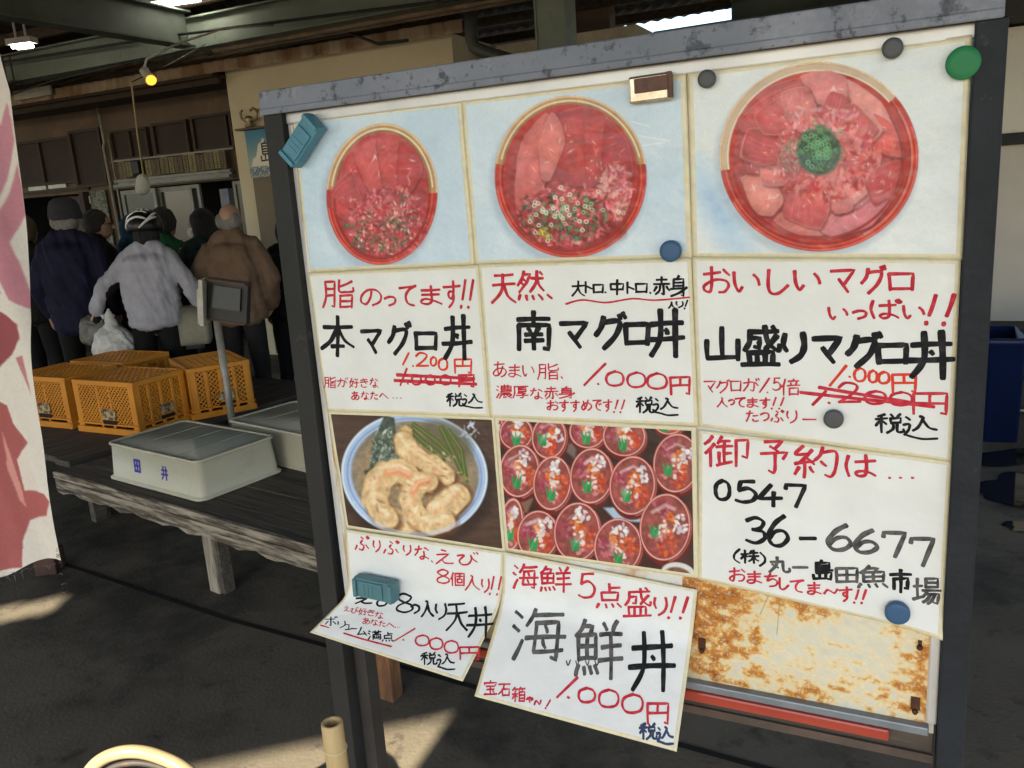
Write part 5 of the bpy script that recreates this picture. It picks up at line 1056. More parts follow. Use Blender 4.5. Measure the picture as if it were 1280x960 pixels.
# 3 glasses
t, hc, Mh, k, hd, V = person('dark haired person with glasses in a black coat, turned right behind the navy jacket', (-3.22, 6.75, 0), R(-40), 1.62, blackcloth, blackcloth, seed=13, head_turn=R(-35), puff=0.015)
hair(t, hc, Mh, k, M_hairblack)
b = MB()
for s in (-1, 1): b.tube([hc + Mh @ Vector((s * 0.034 + 0.021 * math.cos(q * 0.5236), 0.100, 0.004 + 0.017 * math.sin(q * 0.5236))) for q in range(13)], 0.0025, 6); b.tube([hc + Mh @ Vector((s * 0.056, 0.098, 0.006)), hc + Mh @ Vector((s * 0.084, 0.0, 0.006))], 0.0022, 6)
b.build('glasses', M_darksteel, t)
# 4 blue hood
t, hc, Mh, k, hd, V = person('person in a blue hooded top, only the hood showing left of the bicycle helmet', (-3.10, 7.02, 0), R(-25), 1.56, bluec, blackcloth, seed=14, lean=0.12)
blob('hood', [('e', hc + Vector((0, -0.025, 0.0)), (0.115, 0.115, 0.13)), ('c', hc + Vector((0, -0.03, -0.08)), V(0, -0.02, 1.36), 0.10, 0.12)], bluec, t, 0.012, 3, fold(14, 14, 0.008, 4))
# 5 helmet man
t, hc, Mh, k, hd, V = person('person in a silver grey jacket and striped bicycle helmet, holding bags in both hands', (-2.42, 5.72, 0), R(2), 1.57, silver, blackcloth, armL=((-0.315, -0.05, 1.16), (-0.41, 0.0, 0.99)), armR=((0.285, -0.04, 1.14), (0.33, 0.02, 0.98)), lean=0.10, puff=0.012, seed=15, jl=0.83, stance=0.12)
HL, HR = t.matrix_basis @ hd[-1], t.matrix_basis @ hd[1]
hair(t, hc + Vector((0, 0, -0.03)), Mh, k * 0.96, M_hairblack)
b = MB(); Mx = Matrix.Rotation(R(-6), 3, 'X'); Sc = Matrix.Diagonal((0.95, 1.16, 1.0))
b.lathe([(0.112, -0.035), (0.118, -0.025), (0.119, 0.01), (0.110, 0.055), (0.088, 0.092), (0.05, 0.115), (0.01, 0.122)], hc + Vector((0, -0.012, 0.02)), 30, Mx @ Sc); hel = b.build('helmet', mat('helmet_black', (0.006, 0.006, 0.007), rough=0.35), t)
b = MB(); Q = Mx @ Sc; C0 = hc + Vector((0, -0.012, 0.02))
def onh(az, elv, r=1.0): 
    q = Vector((0.121 * math.cos(elv) * math.cos(az), 0.121 * math.cos(elv) * math.sin(az), 0.122 * math.sin(elv))); return C0 + Q @ (q * r)
for az0, az1, e0, e1 in ((-175, -110, 5, 45), (-160, -95, -8, 28), (-70, -5, 5, 45), (-85, -20, -8, 28), (-120, -60, 20, 20), (-128, -52, 42, 42), (-110, -90, 45, 80), (-90, -70, 80, 45)):
    b.tube([onh(R(az0 + (az1 - az0) * q / 8), R(e0 + (e1 - e0) * q / 8 + 8 * math.sin(q * 0.39))) for q in range(9)], [0.004] + [0.0085] * 7 + [0.004], 6)
b.build('helmet_stripes', mat('helmet_white', (0.75, 0.75, 0.73), rough=0.35), hel)
blob('glove', [('c', hd[-1] + Vector((0.03, 0, 0.05)), hd[-1] + Vector((-0.01, 0.02, -0.02)), 0.045, 0.05), ('e', hd[-1] + Vector((-0.01, 0.02, -0.07)), (0.042, 0.05, 0.055))], blackcloth, t, 0.01, 3)
for s, hdv, el_ in ((-1, hd[-1], V(-0.315, -0.05, 1.16)), (1, hd[1], V(0.285, -0.04, 1.14))):
    blob('sleeve_panel', [('c', V(s * 0.165, 0.01, 1.27) , el_ + Vector((-s * 0.018, 0.012, -0.025)), 0.05, 0.053), ('c', el_ + Vector((-s * 0.018, 0.012, -0.025)), hdv + Vector((-s * 0.018, 0, 0.03)), 0.053, 0.036)], blackcloth, t, 0.011, 3)
# 6 green
t, hc, Mh, k, hd, V = person('person in a green jacket standing behind the silver jacket', (-2.60, 6.45, 0), R(-12), 1.60, green, blackcloth, seed=16, lean=0.1)
hair(t, hc, Mh, k, M_hairblack)
# 7 woman
t, hc, Mh, k, hd, V = person('dark haired person with a white face mask looking left, in a dark green coat', (-2.20, 6.30, 0), R(35), 1.57, dkgreen, blackcloth, armL=((-0.24, 0.0, 1.10), (-0.23, 0.10, 0.86)), head_turn=R(35), seed=17, puff=0.01, jl=0.66)
HW = t.matrix_basis @ hd[-1]
hair(t, hc, Mh, k, M_hairblack, 0.05)
blob('face_mask', [('e', hc + Mh @ Vector((0, 0.075, -0.05)), (0.060, 0.045, 0.050), Mh), ('c', hc + Mh @ Vector((-0.05, 0.06, -0.03)), hc + Mh @ Vector((-0.08, 0.0, -0.01)), 0.012, 0.006)], mat('mask_white', (0.6, 0.61, 0.6), rough=0.8), t, 0.008, 2)
# 8 tan
t, hc, Mh, k, hd, V = person('balding grey haired person in a tan brown jacket, standing behind the pole stand', (-1.89, 5.90, 0), R(-3), 1.60, tan, greyc, armL=((-0.28, -0.03, 1.10), (-0.20, 0.10, 0.90)), armR=((0.28, -0.03, 1.10), (0.20, 0.10, 0.90)), lean=0.03, puff=0.018, seed=18, jl=0.78)
hair(t, hc, Mh, k, M_hairgrey, bald=True)
# 9 dark right
t, hc, Mh, k, hd, V = person('person in black clothes stooping between the tan jacket and the left post', (-1.66, 6.35, 0), R(-10), 1.46, blackcloth, blackcloth, seed=19, lean=0.18, puff=0.02)
hair(t, hc, Mh, k, M_hairblack)

# bags they carry
def bag(label, loc, w, d, h, m, tie, seed, soft=0.02, grp=None):
    t = empty('shopping_bag', loc, R(seed * 7), label, 'bag')
    P = [('e', (0, 0, h * 0.32), (w * 0.5, d * 0.5, h * 0.32)), ('e', (w * 0.12, 0, h * 0.20), (w * 0.42, d * 0.48, h * 0.2)), ('e', (-w * 0.2, 0, h * 0.22), (w * 0.3, d * 0.45, h * 0.22)), ('c', (0, 0, h * 0.45), (0, 0, h * 0.95), w * 0.24, w * 0.05)]
    blob('sack', P, m, t, 0.010, 2, lambda co: soft * (fbm(co[:, 0] * 30 + 40, co[:, 2] * 20 + co[:, 1] * 30 + 40, seed, 4) - 0.5) * 2)
    b = MB(); L = Vector(tie) - Vector(loc); L = Matrix.Rotation(-R(seed * 7), 3, 'Z') @ L
    for s in (-1, 1): b.tube([(s * w * 0.12, 0, h * 0.8), ((s * w * 0.08 + L.x) / 2, L.y / 2, (h * 0.85 + L.z) / 2), (L.x + s * 0.012, L.y, L.z - 0.01)], [0.016, 0.006, 0.006], 6)
    b.build('handle', m, t); return t
M_white_bag = mat('white_polythene', (0.58, 0.58, 0.56), (0.46, 0.46, 0.45), rough=0.35, scale=9, bump=0.5, bscale=22)
M_grey_bag = mat('grey_polythene', (0.17, 0.165, 0.145), (0.11, 0.105, 0.095), rough=0.45, scale=9, bump=0.5, bscale=22)
M_beige_bag = mat('beige_bag', (0.24, 0.225, 0.165), (0.18, 0.17, 0.125), rough=0.7, scale=12)
M_green_bag = mat('pale_green_bag', (0.20, 0.25, 0.20), (0.16, 0.20, 0.165), rough=0.7, scale=6)
bag('white polythene bag full of shopping, hanging above the orange crates', (HL.x + 0.09, HL.y - 0.02, 0.60), 0.27, 0.22, 0.37, M_white_bag, HL + Vector((0, 0, -0.03)), 3)
bag('grey crumpled bag hanging left of the white polythene bag', (HL.x - 0.02, HL.y + 0.06, 0.70), 0.28, 0.20, 0.34, M_grey_bag, HL + Vector((0, 0.0, -0.03)), 5)
def tote(label, loc, rz, w, d, h, m, top):
    t = empty('tote_bag', loc, rz, label, 'bag'); b = MB()
    rg = lambda s, z, e: [(x * s + e * math.sin(y * 30), y * s, z) for x, y in rrect(w, d, 0.03)]
    loft(b, [rg(0.92, 0.0, 0), rg(1.0, 0.03, 0.004), rg(1.02, h * 0.5, 0.006), rg(0.97, h, 0.004), rg(0.93, h - 0.01, 0)]); b.build('pouch', m, t)
    b = MB(); L = Matrix.Rotation(-rz, 3, 'Z') @ (Vector(top) - Vector(loc))
    for s in (-1, 1): b.tube([(-w * 0.28, s * d * 0.4, h - 0.02), (L.x - 0.02, L.y + s * 0.006, L.z - 0.03), (L.x, L.y + s * 0.006, L.z), (L.x + 0.02, L.y + s * 0.006, L.z - 0.03), (w * 0.28, s * d * 0.4, h - 0.02)], 0.007, 6)
    b.build('strap', m, t); return t
tote('beige patterned bag held in the right hand of the silver jacket', (HR.x - 0.09, HR.y - 0.0, 0.66), R(10), 0.25, 0.11, 0.27, M_beige_bag, HR + Vector((0, 0, -0.04)))
tote('pale green tote bag hanging from the hand of the masked person', (HW.x + 0.03, HW.y - 0.03, 0.56), R(-5), 0.26, 0.10, 0.27, M_green_bag, HW + Vector((0, 0, -0.04)))

# ------------------------------------------------------------------ menu board
BYAW = -math.radians(26.53597453); BO = Vector((-0.30549568, 1.32562149, 1.67200569))
BM = Matrix.Translation(BO) @ Matrix.Rotation(BYAW, 4, 'Z')     # local: x along the board, y into it, z up; zero at the top left of the sheets
M_rail = mat('rail_paint', (0.19, 0.21, 0.26), (0.14, 0.16, 0.20), rough=0.45, scale=5, detail=8, bump=0.1, bscale=50, extra=[((0.05, 0.06, 0.08), 38, 0.55, 0.63), ((0.24, 0.26, 0.31), 6, 0.55, 0.65), ((0.06, 0.07, 0.09), 90, 0.60, 0.66), ((0.33, 0.36, 0.41), 40, 0.66, 0.72)])
M_post = mat('post_paint', (0.021, 0.026, 0.033), (0.013, 0.016, 0.020), rough=0.5, spec=0.14, scale=9, detail=8, bump=0.12, bscale=60, extra=[((0.05, 0.055, 0.064), 34, 0.62, 0.72)])
M_postL = mat('post_paint_left', (0.028, 0.029, 0.029), (0.019, 0.020, 0.020), rough=0.5, spec=0.15, scale=5, detail=7, bump=0.08, extra=[((0.09, 0.075, 0.055), 11, 0.62, 0.75)])
M_trim = mat('white_aluminium', (0.62, 0.62, 0.60), (0.50, 0.50, 0.49), rough=0.35, scale=8, metal=0.2, extra=[((0.45, 0.38, 0.25), 20, 0.66, 0.75)])
M_board = mat('rusty_white_steel', (0.70, 0.70, 0.66), (0.58, 0.57, 0.52), rough=0.35, scale=3, detail=8, lo=0.3, hi=0.75, coat=0.2,
              extra=[((0.52, 0.40, 0.20), 7.5, 0.44, 0.66), ((0.46, 0.235, 0.045), 9.0, 0.53, 0.66), ((0.25, 0.09, 0.015), 30, 0.60, 0.72), ((0.62, 0.62, 0.57), 60, 0.60, 0.70)])
board = empty('menu_board', BO + Matrix.Rotation(BYAW, 3, 'Z') @ Vector((0.45, 0.03, 0)) - Vector((0, 0, BO.z)), BYAW, 'large menu board in a dark steel frame, hung with food pictures and handwritten price sheets', 'menu board')
def bl(u, y, z): return Vector((u - 0.45, y - 0.03, z + BO.z))           # board coordinates -> board-local
b = MB(); b.box(bl(0.452, 0.006, -0.408), (0.904, 0.012, 0.842)); b.build('panel', M_board, board)
nu, nz_ = 330, 190; U, Z = np.meshgrid(np.linspace(0.585, 0.8945, nu), np.linspace(-0.8155, -0.64, nz_)); u_, z_ = U.ravel(), Z.ravel()
big = fbm(u_ * 11 + 3, z_ * 15 + 9, 61, 5); fine = fbm(u_ * 70 + 3, z_ * 95 + 9, 62, 4); spk = fbm(u_ * 260 + 3, z_ * 260 + 9, 63, 3)
bias = 0.13 * np.clip((0.70 - u_) / 0.10, 0, 1) + 0.13 * np.clip((u_ - 0.855) / 0.03, 0, 1) + 0.10 * np.exp(-((z_ + 0.672) / 0.018) ** 2) - 0.10 * np.exp(-((u_ - 0.80) / 0.05) ** 2 - ((z_ + 0.72) / 0.035) ** 2) - 0.10 * np.clip((-0.785 - z_) / 0.02, 0, 1)
rst = big * 0.62 + fine * 0.72 + spk * 0.40 - 0.80 + bias
c_ = np.tile(np.array([210., 206., 186.]), (len(u_), 1)) * (0.93 + 0.12 * fine)[:, None]
for th, wd, cc, al in ((-0.10, 0.20, (216, 192, 140), 0.85), (0.09, 0.10, (196, 140, 66), 0.9), (0.19, 0.08, (168, 104, 44), 0.85), (0.34, 0.08, (112, 58, 24), 0.6)):
    w_ = (np.clip((rst - th) / wd, 0, 1) * al)[:, None]; c_ = c_ * (1 - w_) + np.array(cc, float) * w_
w_ = (np.clip((spk - 0.60) * 9, 0, 1) * np.clip(rst * 5 + 0.5, 0, 1) * 0.55)[:, None]; c_ = c_ * (1 - w_) + np.array([226, 220, 200.]) * w_
for (x0, y0, x1, y1) in ((0.716, -0.672, 0.712, -0.725), (0.702, -0.668, 0.690, -0.70)):
    t_ = np.clip(((u_ - x0) * (x1 - x0) + (z_ - y0) * (y1 - y0)) / ((x1 - x0) ** 2 + (y1 - y0) ** 2), 0, 1); d_ = np.hypot(u_ - x0 - t_ * (x1 - x0), z_ - y0 - t_ * (y1 - y0)); w_ = (np.clip(1.2 - d_ / 0.0008, 0, 1) * 0.5)[:, None]; c_ = c_ * (1 - w_) + np.array([120, 96, 70.]) * w_
me = bpy.data.meshes.new('bare_face'); O_ = bl(0, 0, 0); me.from_pydata([(a + O_.x, O_.y - 0.0006, c + O_.z) for a, c in zip(u_, z_)], [], [(j * nu + i, j * nu + i + 1, (j + 1) * nu + i + 1, (j + 1) * nu + i) for j in range(nz_ - 1) for i in range(nu - 1)]); set_col(me, np.minimum(lin(c_), 0.75))
tag(link_mesh('bare_face', me, printed('rusted_enamel', 0.4, 0.15, 0.15, 60), board), 'bare white steel spotted with orange rust')
b = MB(); b.box(bl(0.452, 0.002, 0.0075), (0.93, 0.012, 0.016)); b.build('top_trim', M_trim, board, 0.002)
b = MB(); b.box(bl(-0.0045, 0.004, -0.408), (0.011, 0.011, 0.815)); b.build('side_trim', M_trim, board, 0.002)
b = MB(); b.box(bl(0.901, 0.004, -0.408), (0.012, 0.011, 0.815)); b.build('side_trim', M_trim, board, 0.002)
b = MB(); b.box(bl(0.4482, -0.002, -0.8215), (0.90, 0.020, 0.012)); b.build('bottom_trim', mat('bluish_aluminium', (0.22, 0.25, 0.29), (0.15, 0.175, 0.20), rough=0.35, metal=0.3, scale=8), board, 0.002)
b = MB(); b.box(bl(0.4455, 0.006, 0.0325), (0.975, 0.052, 0.033)); b.box(bl(0.4455, -0.0195, 0.019), (0.975, 0.004, 0.010)); b.build('top_rail', M_rail, board, 0.002)
def post(u0, u1, w, m, nm, z0=0.016, y=0.008):
    b = MB(); a = bl(u0, y, z0); c = bl(u1, y, -BO.z + 0.004); b.bar(a, c, w, 0.045, up=(0, 1, 0)); b.build('post', m, board, 0.002)
post(-0.0245, -0.048, 0.036, M_postL, 'post'); 
b = MB(); a = bl(-0.010, 0.030, -0.85); c = bl(-0.018, 0.034, -BO.z + 0.004); b.bar(a, c, 0.030, 0.03, up=(0, 1, 0)); b.build('post_brace', M_darksteel, board)
post(0.9225, 0.9225, 0.030, M_post, 'post')
b = MB(); b.box(bl(0.4375, 0.016, -0.845), (0.935, 0.028, 0.03)); b.build('bottom_rail', mat('rail_rusty', (0.075, 0.06, 0.05), (0.04, 0.034, 0.03), rough=0.5, scale=12, stretch=(0.3, 1, 4), extra=[((0.14, 0.14, 0.13), 20, 0.62, 0.7)]), board, 0.002)
b = MB(); b.box(bl(0.44, 0.0, -0.866), (0.93, 0.004, 0.012)); b.build('rail_lip', mat('lip_brown', (0.10, 0.07, 0.055), (0.05, 0.04, 0.035), rough=0.5, scale=12), board)
b = MB(); b.box(bl(0.432, -0.008, -0.8365), (0.843, 0.012, 0.0165)); rod = b.build('red_rod', mat('red_lacquer', (0.42, 0.055, 0.03), (0.30, 0.035, 0.022), rough=0.3, scale=6, stretch=(0.5, 3, 3), coat=0.3), None, 0.003)
rod.matrix_world = board.matrix_basis.copy(); tag(rod, 'red lacquered flat bar lying along the bottom ledge of the menu board', 'bar')
for u in (-0.045, 0.9235):
    b = MB(); b.box(bl(u, 0.0, -BO.z + 0.02), (0.04, 0.62, 0.04)); b.build('foot', M_postL, board, 0.003)
for (u, z, s) in ((0.611, -0.758, 0.017), (0.882, -0.790, 0.018), (0.884, -0.705, 0.008)):
    b = MB(); b.box(bl(u, -0.0005, z), (s * 0.6, 0.003, s)); b.lathe([(0.004, 0), (0.003, 0.003)], bl(u, -0.003, z - s * 0.6), 7, Matrix.Rotation(R(90), 3, 'X'))
    b.build('rust_patch', mat('rust_black', (0.045, 0.02, 0.012), (0.10, 0.04, 0.015), rough=0.8, scale=80), board)

# ------------------------------------------------------------------ laminated sheets
ARTM = np.array(ART)
def art_xy(u, z):      # board millimetres -> drawing units of the artwork
    w = ARTM[2, 0] * u + ARTM[2, 1] * z + ARTM[2, 2]
    return (ARTM[0, 0] * u + ARTM[0, 1] * z + ARTM[0, 2]) / w, (ARTM[1, 0] * u + ARTM[1, 1] * z + ARTM[1, 2]) / w
LIFT = {'S1': 1.2, 'S2': 1.8, 'S3': 2.4, 'S4': 3.0, 'S5': 3.5, 'S6': 4.0, 'S7': 2.0, 'S8': 2.6, 'S9': 3.0, 'S10': 4.5, 'S11': 5.0}   # mm off the panel
def bilin(q, a, b):
    q = np.asarray(q, float); a = np.asarray(a)[..., None]; b = np.asarray(b)[..., None]
    return (q[0] * (1 - a) + q[1] * a) * (1 - b) + (q[3] * (1 - a) + q[2] * a) * b
def curl_pt(k, a, b):
    Sx = np.array(CURLS[k]); b0 = BEND[k]; dl = 0.13; a = np.asarray(a, float)[..., None]; b = np.asarray(b, float)[..., None]
    T, F, B = [Sx[i][0] * (1 - a) + Sx[i][1] * a for i in range(3)]
    pl = lambda t: np.where(t < b0, T + (F - T) * t / b0, F + (B - F) * (t - b0) / (1 - b0))
    s = (b - b0 + dl) / (2 * dl); p0 = T + (F - T) * (b0 - dl) / b0; p2 = F + (B - F) * dl / (1 - b0)
    q = np.where(np.abs(b - b0) >= dl, pl(b), p0 * (1 - s) ** 2 + 2 * F * s * (1 - s) + p2 * s * s)
    return q * 1000.0
def ripple(u, z, k):
    sd = int(k[1:]) * 7
    return 1.1 * (fbm(u / 95.0 + 50, z / 95.0 + 50, sd, 2) - 0.5) * 2
def place(k, u, z, off):
    """point of sheet k -> board-local metres; flat sheets: board mm; curled sheets: own mm"""
    u = np.asarray(u, float); z = np.asarray(z, float)
    if k in CURLS:
        a, b = u / 302.0, -z / 214.0; e = 1e-3
        p = curl_pt(k, a, b); da = curl_pt(k, a + e, b) - p; db = curl_pt(k, a, b + e) - p
        n = np.cross(da, db); n /= np.linalg.norm(n, axis=-1, keepdims=True) + 1e-12
        n = np.where(n[..., 2:3] < 0, -n, n)
        p = p + n * (off + LIFT[k] * (b < 2)[..., None])+0 if False else p + n * off + np.array([0, 0, LIFT[k]]) + np.stack([0 * u, 0 * u, ripple(u, z, k)], -1)
        return np.stack([p[..., 0] / 1000, -p[..., 2] / 1000, p[..., 1] / 1000], -1)
    q = np.array(SHEETS[k]); 
    n = LIFT[k] + off + ripple(u, z, k)
    if k == 'S9': n = n + 9.0 * np.clip((u - 800) / 108, 0, 1) ** 2 * np.clip((-z - 600) / 90, 0, 1) ** 2 + 3.0 * np.clip((u - 850) / 58, 0, 1) ** 2
    if k == 'S3': n = n + 4.0 * np.clip((u - 830) / 76, 0, 1) ** 2
    if k == 'S6': n = n + 2.0 * np.clip((u - 850) / 58, 0, 1) ** 2
    return np.stack([u / 1000, -n / 1000, z / 1000], -1)
M_print = printed('laminated_print', 0.36, 0.22, 0.32, 16.0)
M_film = printed('laminate_film', 0.34, 0.30, 0.26, 16.0)
def sheet_center(k):
    if k in CURLS: return place(k, np.array(151.0), np.array(-107.0), 0)
    q = np.array(SHEETS[k]).mean(0); return np.array([q[0] / 1000, -0.002, q[1] / 1000])
def grid_sheet(k, nm, a0, a1, b0, b1, step, off, colour, m, parent, c0, thick=0.0):
    na = max(2, int((a1 - a0) * 302 / step)); nb = max(2, int((b1 - b0) * 214 / step))
    A, B = np.meshgrid(np.linspace(a0, a1, na), np.linspace(b0, b1, nb)); A = A.ravel(); B = B.ravel()
    if k in CURLS: u, z = A * 302.0, -B * 214.0
    else: q = bilin(SHEETS[k], A, B); u, z = q[:, 0], q[:, 1]
    P = place(k, u, z, off) - c0
    f = [(j * na + i, (j + 1) * na + i, (j + 1) * na + i + 1, j * na + i + 1) for j in range(nb - 1) for i in range(na - 1)]
    me = bpy.data.meshes.new(nm); me.from_pydata(P.tolist(), [], f); set_col(me, colour(A, B, u, z)); me.polygons.foreach_set('use_smooth', [True] * len(me.polygons))
    o = link_mesh(nm, me, m, parent)
    if thick: sm = o.modifiers.new('solid', 'SOLIDIFY'); sm.thickness = thick; sm.offset = -1
    return o

# --- painting the food photographs (flat prints): coverage of simple shapes on the sheet's own points
class Paint:
    def __init__(s, X, Y, base): s.X, s.Y = X, Y; s.C = np.tile(np.array(base, float), (len(X), 1)); s.r = random.Random(5)
    def _mix(s, idx, cov, col): cov = np.clip(cov, 0, 1)[:, None]; s.C[idx] = s.C[idx] * (1 - cov) + np.asarray(col, float) * cov
    def ell(s, cx, cy, rx, ry, col, rot=0.0, soft=1.2, alpha=1.0, tex=0.0, seed=0):
        m = max(rx, ry) + 3; idx = np.nonzero((np.abs(s.X - cx) < m) & (np.abs(s.Y - cy) < m))[0]
        if len(idx) == 0: return
        dx, dy = s.X[idx] - cx, s.Y[idx] - cy; c, n = math.cos(rot), math.sin(rot); x, y = dx * c + dy * n, -dx * n + dy * c
        q = np.hypot(x / rx, y / ry); cov = (1 - q) * min(rx, ry) / soft + 0.5
        co = np.asarray(col, float)
        if tex: co = co * (1 + tex * 2 * (fbm(s.X[idx] / 5.0 + seed, s.Y[idx] / 5.0 + seed, seed, 3) - 0.5))[:, None]
        s._mix(idx, np.clip(cov, 0, 1) * alpha, co)
    def ring(s, cx, cy, rx, ry, w, col, rot=0.0, t0=None, t1=None, alpha=1.0, soft=1.0):
        m = max(rx, ry) + w + 3; idx = np.nonzero((np.abs(s.X - cx) < m) & (np.abs(s.Y - cy) < m))[0]
        if len(idx) == 0: return
        dx, dy = s.X[idx] - cx, s.Y[idx] - cy; c, n = math.cos(rot), math.sin(rot); x, y = dx * c + dy * n, -dx * n + dy * c
        q = np.hypot(x / rx, y / ry); d = np.abs(q - 1) * min(rx, ry); cov = np.clip((w / 2 - d) / soft + 0.5, 0, 1)
        if t0 is not None:
            an = np.degrees(np.arctan2(y, x)) % 360; cov = cov * (((an - t0) % 360) < ((t1 - t0) % 360))
        s._mix(idx, cov * alpha, col)
    def poly(s, P, col, alpha=1.0, soft=1.2, tex=0.0, seed=0, grad=None):
        P = np.array(P, float); lo, hi = P.min(0) - 2, P.max(0) + 2
        idx = np.nonzero((s.X > lo[0]) & (s.X < hi[0]) & (s.Y > lo[1]) & (s.Y < hi[1]))[0]
        if len(idx) == 0: return
        x, y = s.X[idx], s.Y[idx]; ins = inpoly([tuple(p) for p in P], x, y); d = np.full(len(x), 1e9)
        for i in range(len(P)):
            a, b = P[i], P[(i + 1) % len(P)]; e = b - a; t = np.clip(((x - a[0]) * e[0] + (y - a[1]) * e[1]) / (e @ e + 1e-9), 0, 1); d = np.minimum(d, np.hypot(x - a[0] - t * e[0], y - a[1] - t * e[1]))
        cov = np.where(ins, 0.5 + d / soft, 0.5 - d / soft); co = np.asarray(col, float)
        if tex: co = co * (1 + tex * 2 * (fbm(x / 6.0 + seed, y / 6.0 + seed, seed, 3) - 0.5))[:, None]
        s._mix(idx, np.clip(cov, 0, 1) * alpha, co)
    def stroke(s, P, w, col, alpha=1.0, soft=1.0):
        P = np.array(P, float); lo, hi = P.min(0) - w - 2, P.max(0) + w + 2
        idx = np.nonzero((s.X > lo[0]) & (s.X < hi[0]) & (s.Y > lo[1]) & (s.Y < hi[1]))[0]
        if len(idx) == 0: return
        x, y = s.X[idx], s.Y[idx]; d = np.full(len(x), 1e9)
        for a, b in zip(P, P[1:]): e = b - a; t = np.clip(((x - a[0]) * e[0] + (y - a[1]) * e[1]) / (e @ e + 1e-9), 0, 1); d = np.minimum(d, np.hypot(x - a[0] - t * e[0], y - a[1] - t * e[1]))
        s._mix(idx, np.clip((w / 2 - d) / soft + 0.5, 0, 1) * alpha, col)
    def scatter(s, n, cx, cy, rx, ry, cols, size, alpha=1.0, rot=0, power=0.5, elong=2.6):
        for _ in range(n):
            t = s.r.random() * 6.283; q = s.r.random() ** power; a, b = rx * q * math.cos(t), ry * q * math.sin(t)
            c = s.r.choice(cols); k = s.r.uniform(0.85, 1.12); z = s.r.uniform(*size)
            s.ell(cx + a, cy + b, z * s.r.uniform(1, elong) * 0.8, z * 0.62, [min(255, v * k) for v in c], s.r.random() * 3.14, 1.3, alpha * s.r.uniform(0.6, 1))
    def mottle(s, amp, sc, seed): s.C *= (1 + amp * 2 * (fbm(s.X / sc + seed, s.Y / sc + seed, seed, 4) - 0.5))[:, None]
PINKS = [(205, 95, 105), (190, 70, 80), (222, 130, 135), (168, 48, 58), (232, 160, 158), (200, 84, 90)]
def blue_ground(p, c0=(176, 202, 222), c1=(206, 222, 232)):
    f = fbm(p.X / 60 + 3, p.Y / 60 + 3, 11, 4)[:, None]; p.C = np.array(c0) * (1 - f) + np.array(c1) * f
def slice_(p, P, col, edge, seed):
    n = len(P); Q = []
    for a in range(n):                                       # round the outline off
        p0, p1, p2, p3 = [np.array(P[(a + o) % n], float) for o in (-1, 0, 1, 2)]
        for q in range(5): t = q / 5; Q.append(tuple(0.5 * ((2 * p1) + (p2 - p0) * t + (2 * p0 - 5 * p1 + 4 * p2 - p3) * t * t + (3 * p1 - p0 - 3 * p2 + p3) * t ** 3) * 0.55 + (p1 * (1 - t) + p2 * t) * 0.45 + np.array([p.r.uniform(-0.5, 0.5), p.r.uniform(-0.5, 0.5)])))
    c = np.array(P, float).mean(0)
    p.poly([(x + 1.6, y + 2.6) for x, y in Q], (84, 14, 22), 0.6, 4); p.poly(Q, col, 1, 1.2, 0.07, seed)
    p.poly([(c[0] + (x - c[0]) * 0.72 - 2, c[1] + (y - c[1]) * 0.72 - 2) for x, y in Q], [min(255, v * 1.13 + 6) for v in col], 0.6, 10, 0.06, seed + 3)
    for k in range(4):                                       # pale fat lines curving along the slice
        f = (k + 1) / 5; m_ = n // 2; a = np.array(P[0]) * (1 - f) + np.array(P[-1]) * f; b = np.array(P[m_ - 1]) * (1 - f) + np.array(P[m_]) * f; d = b - a; pr = np.array([-d[1], d[0]]) * 0.10
        pts = [a + d * t + pr * math.sin(t * 3.14) * (1 if seed % 2 else -1) for t in np.linspace(0.06, 0.94, 9)]; p.stroke(pts, p.r.uniform(0.6, 1.3), edge, p.r.uniform(0.15, 0.35), 1.5)
    p.stroke(Q[: len(Q) // 2], 1.2, edge, 0.42, 2.0); p.stroke(Q[len(Q) // 2:], 1.0, (140, 40, 46), 0.4, 2.4)
    for _ in range(5): w = p.r.random(); a = P[p.r.randrange(n)]; p.ell(c[0] * (1 - w * .6) + a[0] * w * .6, c[1] * (1 - w * .6) + a[1] * w * .6, p.r.uniform(1.5, 5), p.r.uniform(0.5, 1.2), (246, 214, 208), p.r.random() * 3, 1.2, p.r.uniform(0.3, 0.75))
def bowl_frame(p, cx, cy, rx, ry, rot, split0, split1):
    p.ell(cx - 3, cy + 7, rx + 3, ry + 2, (140, 160, 180), rot, 8, 0.45)
    p.ell(cx, cy, rx, ry, (176, 46, 40), rot, 1.4, 1, 0.06, 3); p.ring(cx, cy, rx - 2, ry - 2, 1.6, (222, 110, 92), rot, split1 + 20, split0 - 20)
    p.ring(cx, cy, rx - 5, ry - 5, 9, (188, 150, 108), rot, split0, split1); p.ring(cx, cy, rx - 0.8, ry - 0.8, 1.8, (228, 204, 164), rot, split0, split1)
    p.ring(cx, cy, rx - 6, ry - 6, 1.6, (240, 226, 196), rot, split0 + 4, split1 - 6); p.ring(cx, cy, rx - 9.5, ry - 9.5, 2.4, (150, 108, 74), rot, split0, split1)
    p.ring(cx, cy, rx - 6.5, ry - 6.5, 1.5, (214, 92, 70), rot, split1, split0); p.ring(cx, cy, rx - 9.5, ry - 9.5, 2.5, (140, 30, 28), rot, split1, split0)
